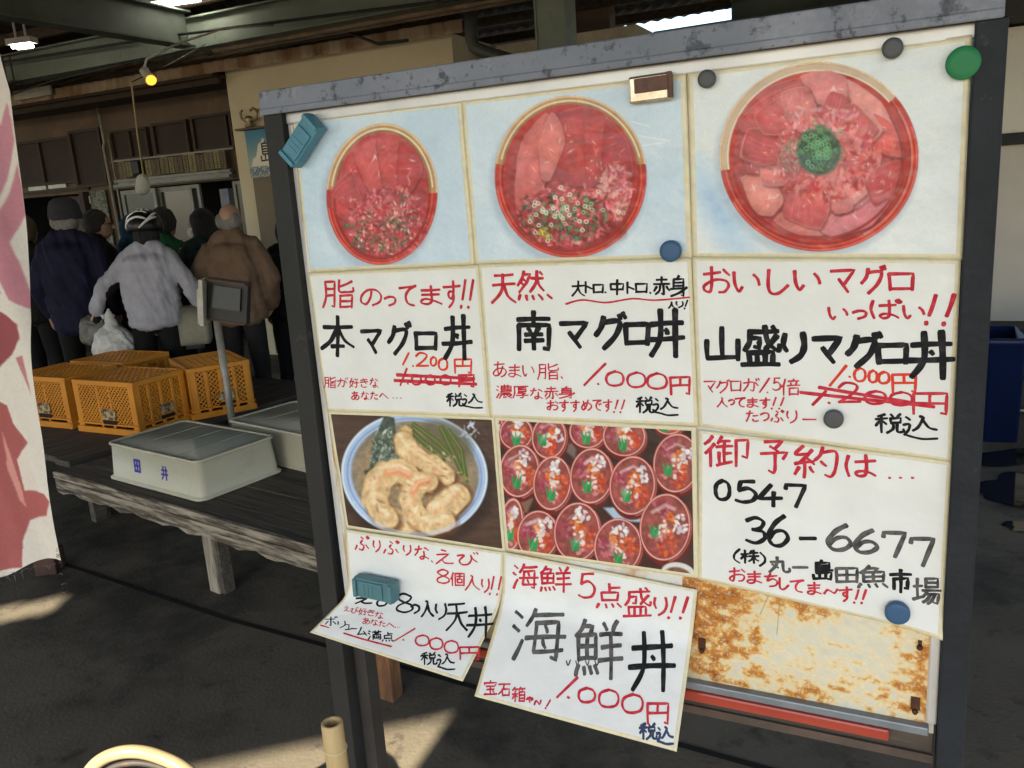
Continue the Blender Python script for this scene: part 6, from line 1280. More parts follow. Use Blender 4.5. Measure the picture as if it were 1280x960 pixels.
def art1(p):
    blue_ground(p); bowl_frame(p, 478, 243, 69, 88, 0.06, 182, 355)
    p.ell(478, 246, 57, 75, (172, 62, 66), 0.06, 1.5, 1, 0.2, 5)
    for i, (q, c) in enumerate((
        ([(425, 232), (432, 196), (452, 182), (468, 214), (452, 252), (430, 262)], (178, 68, 72)), ([(440, 188), (462, 168), (484, 176), (482, 232), (462, 240)], (192, 88, 90)),
        ([(470, 170), (496, 168), (512, 188), (500, 236), (480, 238)], (184, 78, 80)), ([(500, 174), (520, 190), (528, 214), (512, 244), (496, 236)], (170, 62, 66)), ([(414, 240), (440, 214), (452, 250), (446, 274), (420, 270)], (176, 66, 70)))): slice_(p, q, c, (222, 150, 146), i)
    p.ell(482, 284, 50, 38, (186, 84, 90), 0, 10, 0.8, 0.3, 8)
    p.scatter(900, 486, 276, 48, 44, [(186, 70, 80), (168, 52, 60), (204, 104, 108), (150, 40, 48), (222, 146, 144)], (1.2, 3.2), 0.9); p.scatter(160, 470, 292, 42, 26, [(62, 84, 56), (80, 108, 70), (48, 66, 48), (112, 132, 92)], (0.9, 2.2)); p.scatter(60, 482, 286, 46, 34, [(236, 220, 206), (240, 200, 190)], (0.8, 1.6))
    p.scatter(40, 505, 262, 22, 18, [(70, 90, 62), (226, 190, 184)], (0.9, 1.8))
    p.ring(478, 246, 59, 77, 3, (150, 36, 36), 0.06, 10, 175)
def art2(p):
    blue_ground(p, (180, 204, 222), (212, 226, 234)); bowl_frame(p, 714, 221, 95, 101, 0.0, 190, 350)
    p.ell(712, 226, 80, 86, (160, 56, 58), 0, 1.5, 1, 0.2, 5)
    for i, (q, c) in enumerate((
        ([(644, 232), (652, 178), (682, 142), (694, 160), (690, 214), (664, 262), (646, 262)], (196, 104, 102)), ([(674, 186), (690, 140), (708, 166), (704, 190), (688, 226), (676, 222)], (206, 122, 116)),
        ([(700, 142), (728, 134), (738, 140), (736, 228), (704, 230), (696, 210), (708, 178)], (168, 66, 66)), ([(730, 138), (760, 146), (754, 220), (734, 232)], (172, 66, 68)), ([(758, 148), (784, 176), (792, 214), (776, 252), (752, 222)], (160, 52, 58)))): slice_(p, q, c, (226, 168, 156), i + 20)
    p.ell(716, 282, 66, 26, (120, 36, 36), 0, 12, 0.8, 0.3)
    p.scatter(210, 770, 240, 20, 36, [(226, 160, 156), (232, 180, 172), (205, 110, 110), (190, 90, 120)], (1.5, 4), 0.9)
    p.scatter(620, 706, 268, 60, 40, PINKS + [(120, 36, 36)], (1.4, 3.8), 0.9); p.scatter(230, 706, 272, 56, 30, [(58, 84, 52), (44, 62, 42), (84, 118, 72), (70, 140, 88), (30, 44, 34)], (1.0, 2.6))
    for _ in range(52): x, y = 706 + p.r.gauss(0, 27), 268 + p.r.gauss(0, 13); p.ring(x, y, 2.1, 2.1, 1.2, p.r.choice([(206, 222, 196), (150, 190, 140), (232, 226, 214)]))
    p.scatter(22, 681, 291, 8, 7, [(206, 180, 60), (226, 202, 84)], (1.0, 2.4)); p.scatter(26, 744, 226, 18, 26, [(226, 180, 176)], (0.6, 1.4))
    p.ring(712, 226, 82, 88, 3, (150, 40, 36), 0, 8, 172)
    for a in ((790, 152, 812, 158), (800, 170, 838, 176), (804, 182, 832, 178)): p.stroke([(a[0], a[1]), (a[2], a[3])], 1.6, (236, 240, 240), 0.7)
def art3(p):
    f = fbm(p.X / 80 + 3, p.Y / 80 + 3, 17, 4)[:, None]; p.C = np.array((206, 216, 220)) * (1 - f) + np.array((224, 230, 230)) * f
    p.ell(898, 262, 20, 70, (150, 190, 225), -0.5, 30, 0.7)
    bowl_frame(p, 1024, 196, 124, 118, 0.0, 172, 322); p.ring(1024, 196, 117, 111, 9, (196, 174, 150), 0, 172, 322); p.ring(1024, 196, 114, 108, 1.2, (236, 222, 200), 0, 172, 322)
    p.ell(1022, 198, 104, 98, (168, 66, 68), 0, 1.5, 1, 0.25, 5)
    for i, (q, c) in enumerate((
        ([(922, 148), (960, 110), (1012, 96), (1024, 128), (986, 156), (930, 166)], (172, 74, 76)), ([(1000, 96), (1040, 88), (1072, 112), (1048, 132), (1022, 130)], (206, 128, 126)), ([(1060, 100), (1102, 128), (1118, 164), (1092, 172), (1066, 140)], (214, 142, 138)),
        ([(1092, 142), (1122, 160), (1128, 196), (1098, 190)], (196, 88, 86)), ([(926, 222), (962, 218), (980, 250), (966, 270), (944, 266)], (206, 132, 124)), ([(968, 276), (1000, 252), (1040, 262), (1060, 292), (1000, 294)], (196, 112, 108)),
        ([(1022, 284), (1070, 250), (1116, 246), (1090, 282), (1044, 296)], (198, 122, 130)), ([(1080, 220), (1124, 200), (1124, 236), (1092, 256)], (178, 70, 74)), ([(928, 180), (958, 172), (964, 214), (934, 216)], (176, 80, 84)))): slice_(p, q, c, (232, 178, 170), i + 40)
    for q in range(12):
        an = 0.35 + q * 6.283 / 12 + p.r.uniform(-0.35, 0.35); ro = p.r.uniform(74, 99); ri = p.r.uniform(28, 56); wd = p.r.uniform(0.20, 0.46); tw = p.r.uniform(-0.35, 0.35)
        pt = lambda a_, r_: (1024 + r_ * math.cos(a_) * 1.02, 197 + r_ * math.sin(a_) * 0.96)
        slice_(p, [pt(an - wd, ri), pt(an - wd * 1.1 + tw, (ri + ro) / 2), pt(an - wd * 0.6 + tw, ro), pt(an + wd * 0.7 + tw, ro * p.r.uniform(0.94, 1)), pt(an + wd * 1.1 + tw, (ri + ro) / 2), pt(an + wd, ri)], p.r.choice([(178, 72, 78), (204, 120, 118), (190, 90, 94), (212, 140, 134), (170, 62, 68), (198, 104, 106)]), (234, 184, 176), q + 60)
    p.ell(1030, 190, 50, 42, (198, 94, 96), 0, 12, 0.85, 0.15, 3)
    for q in range(9): an = q * 0.7 + p.r.uniform(-0.2, 0.2); cx_, cy_ = 1030 + 40 * math.cos(an), 190 + 34 * math.sin(an); slice_(p, [(cx_ + 19 * math.cos(an + t_) * p.r.uniform(0.7, 1.1), cy_ + 14 * math.sin(an + t_) * p.r.uniform(0.7, 1.1)) for t_ in (0, 1.05, 2.1, 3.14, 4.2, 5.25)], p.r.choice([(206, 112, 116), (190, 84, 90), (218, 146, 146)]), (240, 200, 192), q + 90)
    p.scatter(700, 1034, 196, 66, 54, PINKS + [(214, 120, 112), (222, 150, 148), (196, 90, 78)], (1.6, 5.0), 0.9); p.scatter(50, 1026, 150, 50, 18, [(230, 170, 174), (214, 130, 140)], (1.6, 4.5), 0.9); p.scatter(60, 1030, 200, 88, 74, [(240, 206, 200)], (0.7, 1.5))
    p.scatter(120, 990, 196, 16, 20, [(150, 110, 96), (170, 140, 120), (120, 84, 74)], (1, 2.4)); p.ell(1024, 190, 27, 29, (34, 66, 46), 0, 5, 0.95, 0.3)
    p.scatter(260, 1024, 186, 27, 29, [(40, 92, 56), (52, 116, 70), (30, 70, 46), (74, 138, 88)], (1.0, 2.4))
    for _ in range(60): x, y = 1024 + p.r.gauss(0, 13), 184 + p.r.gauss(0, 13); p.ring(x, y, 2.5, 2.5, 1.1, p.r.choice([(90, 156, 104), (60, 126, 80), (118, 176, 128)]))
    p.ring(1022, 198, 106, 100, 3, (148, 40, 38), 0, 330, 170); p.ring(1024, 196, 116, 110, 2, (228, 150, 136), 0, 330, 60, 0.8)
    p.stroke([(1052, 254), (1110, 246)], 12, (214, 160, 176), 0.25, 10)
def art7(p):
    p.C[:] = (66, 50, 44); g = fbm(p.X / 60 + 2, p.Y / 6 + 2, 21, 4)[:, None]; p.C = np.array((52, 38, 33)) * (1 - g) + np.array((92, 70, 60)) * g
    p.ell(524, 604, 95, 80, (34, 26, 26), 0.12, 10, 0.6); p.ell(519, 593, 92, 78, (166, 190, 222), 0.12, 1.5); p.ring(519, 593, 90, 76, 2, (206, 222, 240), 0.12); p.ring(519, 593, 84, 70, 2, (132, 160, 204), 0.12)
    p.ell(520, 592, 80, 66, (134, 124, 108), 0.12, 3, 1, 0.15); p.ell(520, 596, 72, 58, (150, 128, 96), 0.12, 10, 0.8, 0.2)
    p.ell(560, 548, 34, 20, (92, 88, 64), 0.5, 8, 0.7)
    p.poly([(462, 590), (470, 545), (482, 518), (494, 522), (498, 552), (500, 584), (484, 600)], (70, 82, 74), 1, 2, 0.3, 2); p.scatter(150, 481, 562, 17, 30, [(98, 116, 104), (150, 166, 152), (58, 72, 62), (186, 196, 182)], (1.0, 2.8)); p.poly([(456, 588), (476, 582), (484, 604), (462, 606)], (44, 54, 48), 0.9, 3)
    for a, w in ((((511, 534), (530, 552), (556, 572)), 8), (((518, 530), (548, 552), (566, 570)), 6), (((553, 535), (566, 562), (580, 592)), 8), (((562, 538), (578, 562), (584, 600)), 6)): p.stroke(a, w, (82, 96, 50), 1, 1.5); p.stroke([(x - 1, y - 1) for x, y in a], 1.2, (136, 146, 86), 0.7)
    def batter(cx, cy, rx, ry, rot, c, n=70):
        p.ell(cx + 2, cy + 3, rx + 1, ry + 1, (84, 54, 34), rot, 4, 0.6); p.ell(cx, cy, rx, ry, c, rot, 3, 1, 0.2, int(cx)); ca, sa = math.cos(rot), math.sin(rot)
        for _ in range(n):
            t = p.r.random() * 6.28; q = p.r.random() ** 0.5; a, b = rx * q * math.cos(t), ry * q * math.sin(t); k = p.r.choice([1.12, 1.06, 0.9, 0.82])
            p.ell(cx + a * ca - b * sa, cy + a * sa + b * ca, p.r.uniform(1.2, 4), p.r.uniform(1, 2.4), [min(250, v * k) for v in c], p.r.random() * 3, 1.4, 0.6)
    def prawn(P, w, tail=True):
        P = [tuple(q) for q in spline(P, 6)]; n = len(P)
        p.stroke([(x + 2, y + 4) for x, y in P], w + 4, (96, 60, 36), 0.75, 6)
        for i, (x, y) in enumerate(P):
            f = i / (n - 1); r = w / 2 * (0.72 + 0.38 * math.sin(0.35 + f * 2.5)); q = p.r.uniform(0.86, 1.14); dc = p.r.uniform(-14, 12); p.ell(x + p.r.uniform(-0.07, 0.07) * w, y + p.r.uniform(-0.07, 0.07) * w, r * q * p.r.uniform(0.9, 1.25), r * q * 0.9, (216 + dc, 186 + dc, 140 + dc), p.r.random() * 3, 3, 0.95, 0.14, i)
        for i in range(0, n, 2): x, y = P[i]; p.ell(x + p.r.uniform(-3, 3), y - w * 0.12 + p.r.uniform(-3, 3), p.r.uniform(2, 6), p.r.uniform(1.6, 3.4), p.r.choice([(224, 160, 112), (218, 146, 98), (236, 206, 164), (232, 196, 150)]), p.r.random() * 3, 3, 0.55)
        for i in range(n): x, y = P[i]; p.ell(x - w * 0.10, y - w * 0.24, w * 0.17, w * 0.09, (246, 230, 198), p.r.random(), 2.5, 0.35)
    batter(506, 546, 9, 15, 0.3, (198, 168, 114)); prawn(((502, 548), (516, 566), (538, 580), (560, 594)), 22); prawn(((574, 616), (560, 632), (545, 640)), 30); prawn(((484, 640), (500, 652), (520, 655)), 22)
    prawn(((516, 596), (500, 588), (480, 594), (470, 614), (474, 636), (488, 648)), 26); prawn(((538, 602), (522, 604), (514, 620), (520, 642), (540, 656), (560, 650)), 23)
    for P, w in ((((512, 594), (500, 588), (486, 591)), 9), (((536, 601), (524, 604), (517, 614)), 9)): p.stroke(P, w, (224, 142, 98), 0.75, 5); p.stroke([(x, y - 2) for x, y in P], 2.5, (244, 196, 160), 0.7, 2)
    p.scatter(90, 524, 606, 62, 52, [(236, 214, 172), (204, 164, 112), (222, 190, 140), (186, 142, 96), (240, 224, 190)], (1.0, 3.4), 0.55); p.scatter(24, 520, 612, 58, 46, [(222, 146, 98), (130, 92, 60)], (1.0, 3.0), 0.5)
    p.scatter(26, 588, 540, 12, 14, [(196, 206, 226), (150, 166, 196)], (0.8, 2.2)); p.ring(519, 593, 88, 74, 5, (188, 206, 232), 0.12, 20, 150, 0.5)
def art8(p):
    p.C[:] = (58, 34, 32); p.mottle(0.5, 30, 4); p.poly([(755, 634), (800, 632), (804, 652), (770, 650)], (176, 204, 226), 0.9, 3); p.poly([(700, 556), (722, 552), (720, 574)], (150, 140, 130), 0.6, 4); p.poly([(636, 620), (668, 622), (660, 640), (640, 640)], (150, 120, 96), 0.7, 3)
    def cup(cx, cy, rx, ry, sd):
        r = random.Random(sd); p.ell(cx + 2, cy + 4, rx + 2, ry + 3, (108, 26, 26), 0.1, 1.5); p.ell(cx, cy, rx + 1, ry + 1, (168, 44, 42), 0.1, 1.2); p.ring(cx, cy, rx - 0.5, ry - 0.5, 1.5, (232, 206, 196), 0.1, alpha=0.85); p.ring(cx + 1.6, cy + 1.5, rx + 0.4, ry + 0.6, 1.0, (222, 160, 150), 0.1, 300, 80, 0.7); p.ell(cx, cy, rx - 2.4, ry - 2.4, (150, 78, 74), 0.1, 1.2, 1, 0.3, sd)
        w, h = rx - 3, ry - 3; ro = r.uniform(-0.8, 0.7); cr_, sr_ = math.cos(ro), math.sin(ro)
        for (dx, dy, c, sx, sy, n) in ((-0.45, -0.3, [(176, 74, 96), (198, 110, 126), (160, 56, 76)], .4, .5, 26), (0.1, -0.2, [(222, 112, 44), (206, 92, 30), (236, 146, 84)], .3, .35, 22), (0.45, -0.45, [(216, 214, 216), (232, 228, 226), (196, 190, 200)], .35, .35, 18), (0.4, 0.35, [(212, 84, 48), (226, 116, 72), (196, 62, 44)], .42, .45, 34), (-0.1, 0.55, [(196, 92, 104), (224, 150, 146)], .4, .3, 14), (0.05, 0.15, [(224, 206, 200)], .3, .4, 10)):
            for _ in range(n):
                t = r.random() * 6.28; q = r.random() ** 0.5; ex, ey = dx + sx * q * math.cos(t), dy + sy * q * math.sin(t); x, y = cx + (ex * cr_ - ey * sr_) * w, cy + (ex * sr_ + ey * cr_) * h
                if ((x - cx) / w) ** 2 + ((y - cy) / h) ** 2 < 0.95: p.ell(x, y, r.uniform(1.6, 3.8), r.uniform(1.2, 2.6), r.choice(c), r.random() * 3, 1.0, 0.92)
        gx, gy = cx + (-0.3 * cr_ - 0.42 * sr_) * w, cy + (-0.3 * sr_ + 0.42 * cr_) * h
        for a in (-0.5, -0.1, 0.35): p.poly([(gx - 3, gy + 7), (gx + 5, gy + 7), (gx + 1 + a * 16, gy - 11)], (44, 150, 82), 1, 1.0); 
        p.stroke([(gx - 2, gy + 5), (gx + 1, gy - 6)], 1.0, (120, 196, 140), 0.7)
        p.stroke([(cx - w * r.uniform(0.3, 0.6), cy - h * 0.5), (cx + w * 0.05, cy - h * 0.72), (cx + w * 0.4, cy - h * 0.6)], r.uniform(1.5, 5), (240, 232, 232), r.uniform(0.25, 0.6), 2.5); p.ell(cx + r.uniform(-0.4, 0.4) * w, cy + r.uniform(-0.4, 0.4) * h, w * r.uniform(0.2, 0.5), h * 0.14, (236, 226, 226), r.random() * 3, 5, 0.35)
    cups = ((617, 536, 12, 24), (646, 541, 20, 20), (687, 546, 21, 26), (735, 539, 22, 20), (781, 545, 26, 24), (836, 528, 18, 14), (846, 578, 28, 36), (650, 588, 24, 32), (691, 603, 23, 33), (740, 594, 26, 34), (791, 606, 28, 36), (640, 655, 14, 32), (673, 668, 25, 30), (722, 664, 28, 36), (773, 682, 29, 34), (832, 658, 31, 41))
    for i, c in enumerate(cups): cup(*c, i)
    p.ell(849, 716, 22, 14, (206, 208, 204), 0.2, 1.5); p.ell(848, 718, 17, 10, (120, 84, 70), 0.2, 2, 1, 0.4)
ARTS = {'S1': art1, 'S2': art2, 'S3': art3, 'S7': art7, 'S8': art8}
INFO = {
 'S1': ('tuna bowl picture', 'laminated photo of an oval red bowl of tuna, leftmost of the top row'),
 'S2': ('tuna bowl picture', 'laminated photo of a tuna bowl with chopped leek, middle of the top row'),
 'S3': ('tuna bowl picture', 'laminated photo of the biggest tuna bowl with a green tuft in its middle'),
 'S4': ('price sheet', 'handwritten sheet with 1,000 yen crossed out for 1,200, at the left'),
 'S5': ('price sheet', 'handwritten 1,000 yen sheet with a wavy red underline, in the board middle'),
 'S6': ('price sheet', 'handwritten sheet with 1,200 yen crossed out for 1,000, at the right'),
 'S7': ('fried prawn picture', 'laminated photo of fried prawns in a pale blue bowl on dark wood'),
 'S8': ('bowls picture', 'laminated photo of many small red bowls of mixed seafood in rows'),
 'S9': ('reservation sheet', 'handwritten sheet with the telephone number, above the rusty bare panel'),
 'S10': ('price sheet', 'curled handwritten prawn price sheet bent outward under the fried prawn picture'),
 'S11': ('price sheet', 'curled handwritten seafood bowl sheet hanging lowest at the board centre')}
INK = {'r': ('red_lettering', mat('ink_red', (0.60, 0.06, 0.08), (0.44, 0.015, 0.035), rough=0.6, scale=120, lo=0.3, hi=0.6, spec=0.15)), 'o': ('orange_lettering', mat('ink_orange', (0.68, 0.06, 0.03), (0.6, 0.045, 0.025), rough=0.6, scale=30, spec=0.15)), 'k': ('black_lettering', mat('ink_black', (0.008, 0.009, 0.011), (0.040, 0.041, 0.044), rough=0.6, scale=90, lo=0.5, hi=0.75, spec=0.12)),
       'g': ('grey_lettering', mat('ink_grey_glare', (0.12, 0.116, 0.112), (0.035, 0.035, 0.036), rough=0.6, scale=80, lo=0.4, hi=0.65, spec=0.12)), 'b': ('blue_lettering', mat('ink_blue', (0.03, 0.05, 0.12), (0.02, 0.03, 0.07), rough=0.4, scale=30, coat=0.4))}  # grey also paints the glare over black strokes on the lowest sheet
def spline(P, n=7):
    P = [np.array(p, float) for p in P]; out = []
    for i in range(len(P) - 1):
        p0 = P[max(i - 1, 0)]; p1 = P[i]; p2 = P[i + 1]; p3 = P[min(i + 2, len(P) - 1)]
        for k in range(n): t = k / n; out.append(0.5 * ((2 * p1) + (p2 - p0) * t + (2 * p0 - 5 * p1 + 4 * p2 - p3) * t * t + (3 * p1 - p0 - 3 * p2 + p3) * t ** 3))
    return out + [P[-1]]
GL = {}
def glyph(ch):
    if ch not in GL:
        st = []
        for s in GLYPHS[ch].split('/'):
            sm = s[0] == '~'; pts = [tuple(float(v) for v in q.split(',')) for q in s.lstrip('~').split()]; st.append((sm, pts))
        al = np.array([p for _, q in st for p in q]); lo, hi = al.min(0), al.max(0); hi = np.maximum(hi, lo + 1e-6)
        if ch in '-ー一…、.': lo = np.minimum(lo, [0, 0]); hi = np.maximum(hi, [100, 100])
        GL[ch] = [(sm, [((x - lo[0]) / (hi[0] - lo[0]), (y - lo[1]) / (hi[1] - lo[1])) for x, y in q]) for sm, q in st]
    return GL[ch]
def ribbon(pts, w, rnd, caps=5):
    """polyline (2d) -> left/right outline vertices of a marker stroke of width w"""
    pts = [np.array(p, float) for p in pts]; dens = [pts[0]]
    for a, b in zip(pts, pts[1:]):
        L = np.linalg.norm(b - a); n = max(1, int(L / 4.0))
        for k in range(1, n + 1): dens.append(a + (b - a) * k / n)
    n = len(dens); V = []; ph = rnd.random() * 6
    for i, p in enumerate(dens):
        d = dens[min(i + 1, n - 1)] - dens[max(i - 1, 0)]; d = d / (np.linalg.norm(d) + 1e-9); nn = np.array([-d[1], d[0]])
        nib = 0.78 + 0.38 * abs(d[0] * 0.55 + d[1] * 0.83)                  # chisel tip
        t = i / max(1, n - 1); ww = w * nib * (1 + 0.07 * math.sin(i * 0.9 + ph)) * (1.0 - 0.16 * t)
        if i == 0: V.append((p - d * ww * 0.32 + nn * ww * 0.34, p - d * ww * 0.32 - nn * ww * 0.34))
        V.append((p + nn * ww / 2, p - nn * ww / 2))
        if i == n - 1: V.append((p + d * ww * 0.30 + nn * ww * 0.32, p + d * ww * 0.30 - nn * ww * 0.32))
    return V
def write(k, parent, c0):
    rnd = random.Random(int(k[1:])); buckets = {}; zc = {}
    for ln in WRITING[k].strip().split('\n'):
        f = ln.split(' '); col, w, ch = f[0][0], float(f[1]), f[2]; q = np.array([float(v) for v in f[3:]]).reshape(4, 2)
        for sm, pts in glyph(ch):
            P = [(x + rnd.uniform(-0.012, 0.012), y + rnd.uniform(-0.012, 0.012)) for x, y in pts]
            if len(P) == 2:
                a, b = P; m = ((a[0] + b[0]) / 2 + rnd.uniform(-0.015, 0.015), (a[1] + b[1]) / 2 + rnd.uniform(-0.015, 0.015)); P = spline([a, m, b], 3)
            elif sm: P = spline(P)
            P = [bilin(q, np.array(p[0]), np.array(p[1])) for p in P]
            V = ribbon(P, w * rnd.uniform(0.92, 1.06), rnd); i = zc.get(col, 0); zc[col] = i + 1
            A = np.array([v for pr in V for v in pr]); W3 = place(k, A[:, 0], A[:, 1], 0.45 + 0.004 * i) - c0
            vs, fs = buckets.setdefault(f[0], ([], [])); n0 = len(vs); vs += W3.tolist()
            for j in range(len(V) - 1): fs.append((n0 + 2 * j, n0 + 2 * j + 1, n0 + 2 * j + 3, n0 + 2 * j + 2))
    for col, (vs, fs) in buckets.items():
        col = col[0]; me = bpy.data.meshes.new(INK[col][0]); me.from_pydata(vs, [], fs); o = link_mesh(INK[col][0], me, INK[col][1], parent)
CREAM = np.array([216, 209, 178.]); 
def film_colour(k):
    def f(A, B, u, z):
        n = fbm(u / 9 + 5, z / 9 + 5, int(k[1:]), 3)[:, None]; c = CREAM * (0.90 + 0.16 * n)
        c = c * (1 - 0.35 * np.clip((n - 0.6) * 5, 0, 1)) + np.array([186, 160, 96.]) * 0.35 * np.clip((n - 0.6) * 5, 0, 1)
        return np.minimum(lin(c), 0.8)
    return f
def paper_colour(k):
    def f(A, B, u, z):
        n = fbm(u / 40 + 9, z / 40 + 9, int(k[1:]) + 40, 4)[:, None]; c = np.array([220, 223, 221.]) * (0.965 + 0.06 * n); return np.minimum(lin(c), 0.78)
    return f
def art_colour(k):
    def f(A, B, u, z):
        x, y = art_xy(u, z); p = Paint(x, y, (200, 210, 220)); ARTS[k](p)
        p.C *= (1 + 0.05 * (fbm(x / 2.0, y / 2.0, 77, 2) - 0.5))[:, None]
        sat = p.C.max(1) - p.C.min(1); fd = np.clip((sat - 40) / 40, 0, 1)[:, None]                     # food and lacquer print a little deeper than the paper
        p.C *= 1 - fd * ((0.0 if k == 'S7' else 0.08) + (0.10 if k == 'S7' else 0.24) * (fbm(x / 11 + 7, y / 11 + 7, 78, 3) - 0.5)[:, None])
        if k in ('S1', 'S2', 'S3'): m_ = p.C.mean(1, keepdims=True); p.C = m_ + (p.C - m_) * (1 + 0.16 * fd)
        return np.clip(lin(np.clip(p.C, 0, 250)), 0, 0.8)
    return f
for k in ('S1', 'S2', 'S3', 'S7', 'S8', 'S4', 'S5', 'S6', 'S9', 'S10', 'S11'):
    c0 = sheet_center(k); pic = k in ARTS
    t = empty('photo_sheet' if pic else 'price_sheet', (0, 0, 0), 0, INFO[k][1], INFO[k][0], 'laminated food pictures on the menu board' if pic else 'handwritten sheets on the menu board')
    t.matrix_world = BM @ Matrix.Translation(Vector(c0))
    m = 0.022
    grid_sheet(k, 'laminate', 0, 1, 0, 1, 4.0, 0.0, film_colour(k), M_film, t, c0, 0.0004)
    if pic: grid_sheet(k, 'photo_print', m, 1 - m, m * 1.2, 1 - m * 1.2, 1.05 if k in ('S3', 'S8', 'S7') else 1.2, 0.25, art_colour(k), M_print, t, c0)
    else: grid_sheet(k, 'paper', m * 0.8, 1 - m * 0.8, m, 1 - m, 3.0, 0.25, paper_colour(k), M_film, t, c0); write(k, t, c0)

# blue brush characters on the nearest fish box, and the dark character of the shop sign
def brush(parent, ch, q3, w, m, nm, lift):
    """q3: origin, x vector, y vector (down) in parent space, unit box = one character"""
    o, vx, vy, nr = [np.array(v, float) for v in q3]; rnd = random.Random(3); vs = []; fs = []; i = 0
    sx, sy = np.linalg.norm(vx), np.linalg.norm(vy)
    for sm, pts in glyph(ch):
        P = spline(pts) if sm else list(pts); P = [(p[0] * sx * 1000, p[1] * sy * 1000) for p in P]
        V = ribbon(P, w * 1000, rnd); n0 = len(vs); i += 1
        for pr in V:
            for v in pr: vs.append((o + vx / sx * v[0] / 1000 + vy / sy * v[1] / 1000 + nr * (lift + 0.00001 * i)).tolist())
        for j in range(len(V) - 1): fs.append((n0 + 2 * j, n0 + 2 * j + 1, n0 + 2 * j + 3, n0 + 2 * j + 2))
    me = bpy.data.meshes.new(nm); me.from_pydata(vs, [], fs); return link_mesh(nm, me, m, parent)
M_inkblue = mat('brush_blue', (0.035, 0.03, 0.26), (0.06, 0.05, 0.32), rough=0.5, scale=40)
ty = -(FW / 2 - 0.0055); tilt = Vector((0, 0.011 / 0.145, 1)).normalized()
nrm = Vector((0, -1, 0.011 / 0.145)).normalized()
def fpos(x, h): return (x, -FW / 2 + 0.011 * (h - 0.02) / 0.143, h)
brush(FB, '田', (fpos(-0.135, 0.118), (0.042, 0, 0), tuple(-tilt * 0.055), nrm), 0.013, M_inkblue, 'brush_character', 0.0012)
brush(FB, '井', (fpos(0.075, 0.118), (0.05, 0, 0), tuple(-tilt * 0.06), nrm), 0.009, M_inkblue, 'brush_character', 0.0012)
brush(SHOP, '島', ((-0.135, -0.0175, 0.345), (0.16, 0, 0), (0, 0, -0.20), (0, -1, 0)), 0.017, mat('sign_ink', (0.02, 0.012, 0.012), rough=0.5), 'painted_character', 0.001)

# ------------------------------------------------------------------ magnets
def bworld(u, n, z): return BM @ Vector((u, -n, z))
RB = Matrix.Rotation(R(90), 3, 'X')
def disc(nm, u, z, r, h, m, label, grp, n0=0.006, face=True):
    t = empty(nm, bworld(u, n0, z), BYAW, label, 'magnet', grp); b = MB()
    b.lathe([(r * 0.92, 0), (r, 0.001), (r, h - 0.0015), (r * 0.93, h), (r * 0.6, h + 0.0002), (0.001, h + 0.0003)], (0, 0, 0), 40, RB); b.build('cap', m, t); return t
G = 'round magnets on the menu board'
M_mg = mat('magnet_grey', (0.075, 0.082, 0.088), (0.065, 0.07, 0.075), rough=0.45, scale=20); M_mb = mat('magnet_blue', (0.038, 0.105, 0.21), (0.032, 0.09, 0.185), rough=0.45, scale=20); M_mgr = mat('magnet_green', (0.018, 0.20, 0.07), (0.014, 0.17, 0.06), rough=0.5, scale=15)
disc('round_magnet', 0.6312, -0.0095, 0.0105, 0.008, M_mg, 'dark grey round magnet at the top left corner of the biggest bowl picture', G)
disc('round_magnet', 0.8305, -0.001, 0.0108, 0.008, M_mg, 'dark grey round magnet at the top edge above the biggest bowl picture', G)
disc('round_magnet', 0.7787, -0.418, 0.0115, 0.008, M_mg, 'dark grey round magnet on the sheet with 1,200 yen crossed out', G)
disc('round_magnet', 0.5826, -0.2096, 0.0135, 0.009, M_mb, 'blue round magnet below the middle bowl picture', G)
disc('round_magnet', 0.8572, -0.6629, 0.0145, 0.009, M_mb, 'blue round magnet at the bottom of the telephone number sheet', G)
disc('round_magnet', 0.8985, -0.0245, 0.0168, 0.005, M_mgr, 'large flat green round magnet at the top right corner of the board', G, 0.0105)
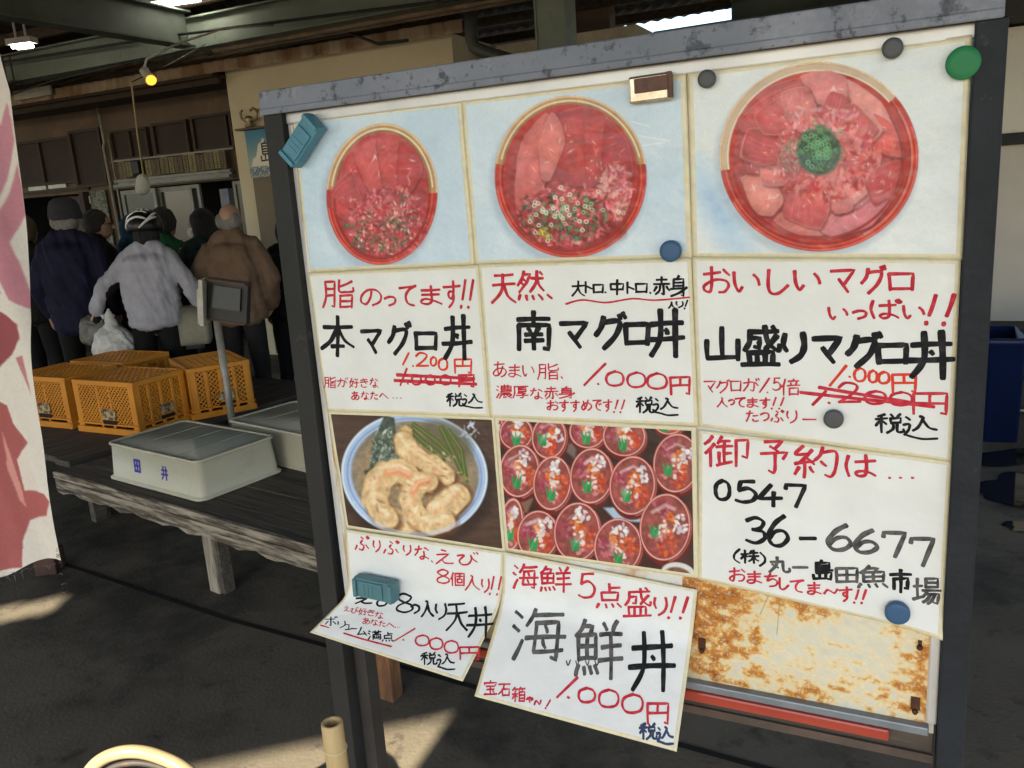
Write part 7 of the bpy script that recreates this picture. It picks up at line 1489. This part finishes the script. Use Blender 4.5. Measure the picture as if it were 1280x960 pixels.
M_teal = mat('teal_plastic', (0.085, 0.245, 0.33), (0.06, 0.19, 0.265), rough=0.4, scale=14); M_teal2 = mat('teal_plastic_dull', (0.085, 0.20, 0.23), (0.065, 0.16, 0.185), rough=0.45, scale=14)
def clip_magnet(u, z, rot, L, W, m, label, n0):
    t = empty('block_magnet', (0, 0, 0), 0, label, 'magnet', 'teal plastic block magnets')
    t.matrix_world = BM @ Matrix.Translation(Vector((u, -n0, z))) @ Matrix.Rotation(rot, 4, 'Y')
    b = MB(); b.box((0, -0.010, 0), (L, 0.020, W)); b.build('body', m, t, 0.0025, 2)
    b = MB(); b.box((-L * 0.05, -0.0215, 0), (L * 0.60, 0.003, W * 0.80)); b.build('face', m, t, 0.001, 2)
    for s in (-1, 1): b = MB(); b.box((s * L * 0.445, -0.0225, 0), (L * 0.085, 0.005, W * 0.92)); b.build('end_ridge', m, t, 0.0012, 2)
    b = MB()
    for q in range(3): b.box((-L * 0.2 + q * 0.008, -0.0232, 0.0), (0.0015, 0.0012, W * 0.6))
    b.build('ridge_line', m, t)
clip_magnet(0.0300, -0.0285, R(-43), 0.078, 0.034, M_teal, 'teal block magnet tilted across the top left corner of the board', 0.006)
clip_magnet(0.0770, -0.7460, R(2), 0.078, 0.035, M_teal2, 'teal block magnet lying level on the curled prawn price sheet', 0.0145)
t = empty('bar_clip', (0, 0, 0), 0, 'worn brown and chrome bar clip at the top right of the middle bowl picture', 'clip'); t.matrix_world = BM @ Matrix.Translation(Vector((0.5636, -0.005, -0.0125))) @ Matrix.Rotation(R(-1), 4, 'Y')
b = MB(); b.box((0, -0.006, 0), (0.054, 0.012, 0.032)); b.build('base', mat('worn_chrome', (0.48, 0.42, 0.32), (0.30, 0.22, 0.14), rough=0.25, metal=0.8, scale=40), t, 0.003)
b = MB(); b.box((0.003, -0.0125, 0.004), (0.044, 0.003, 0.017)); b.build('strip', mat('clip_brown', (0.075, 0.035, 0.026), (0.12, 0.055, 0.035), rough=0.5, scale=60), t, 0.001)
b = MB(); b.box((0.0245, -0.0105, 0.001), (0.006, 0.007, 0.030)); b.build('end_stop', MATS['clip_brown'], t, 0.001)
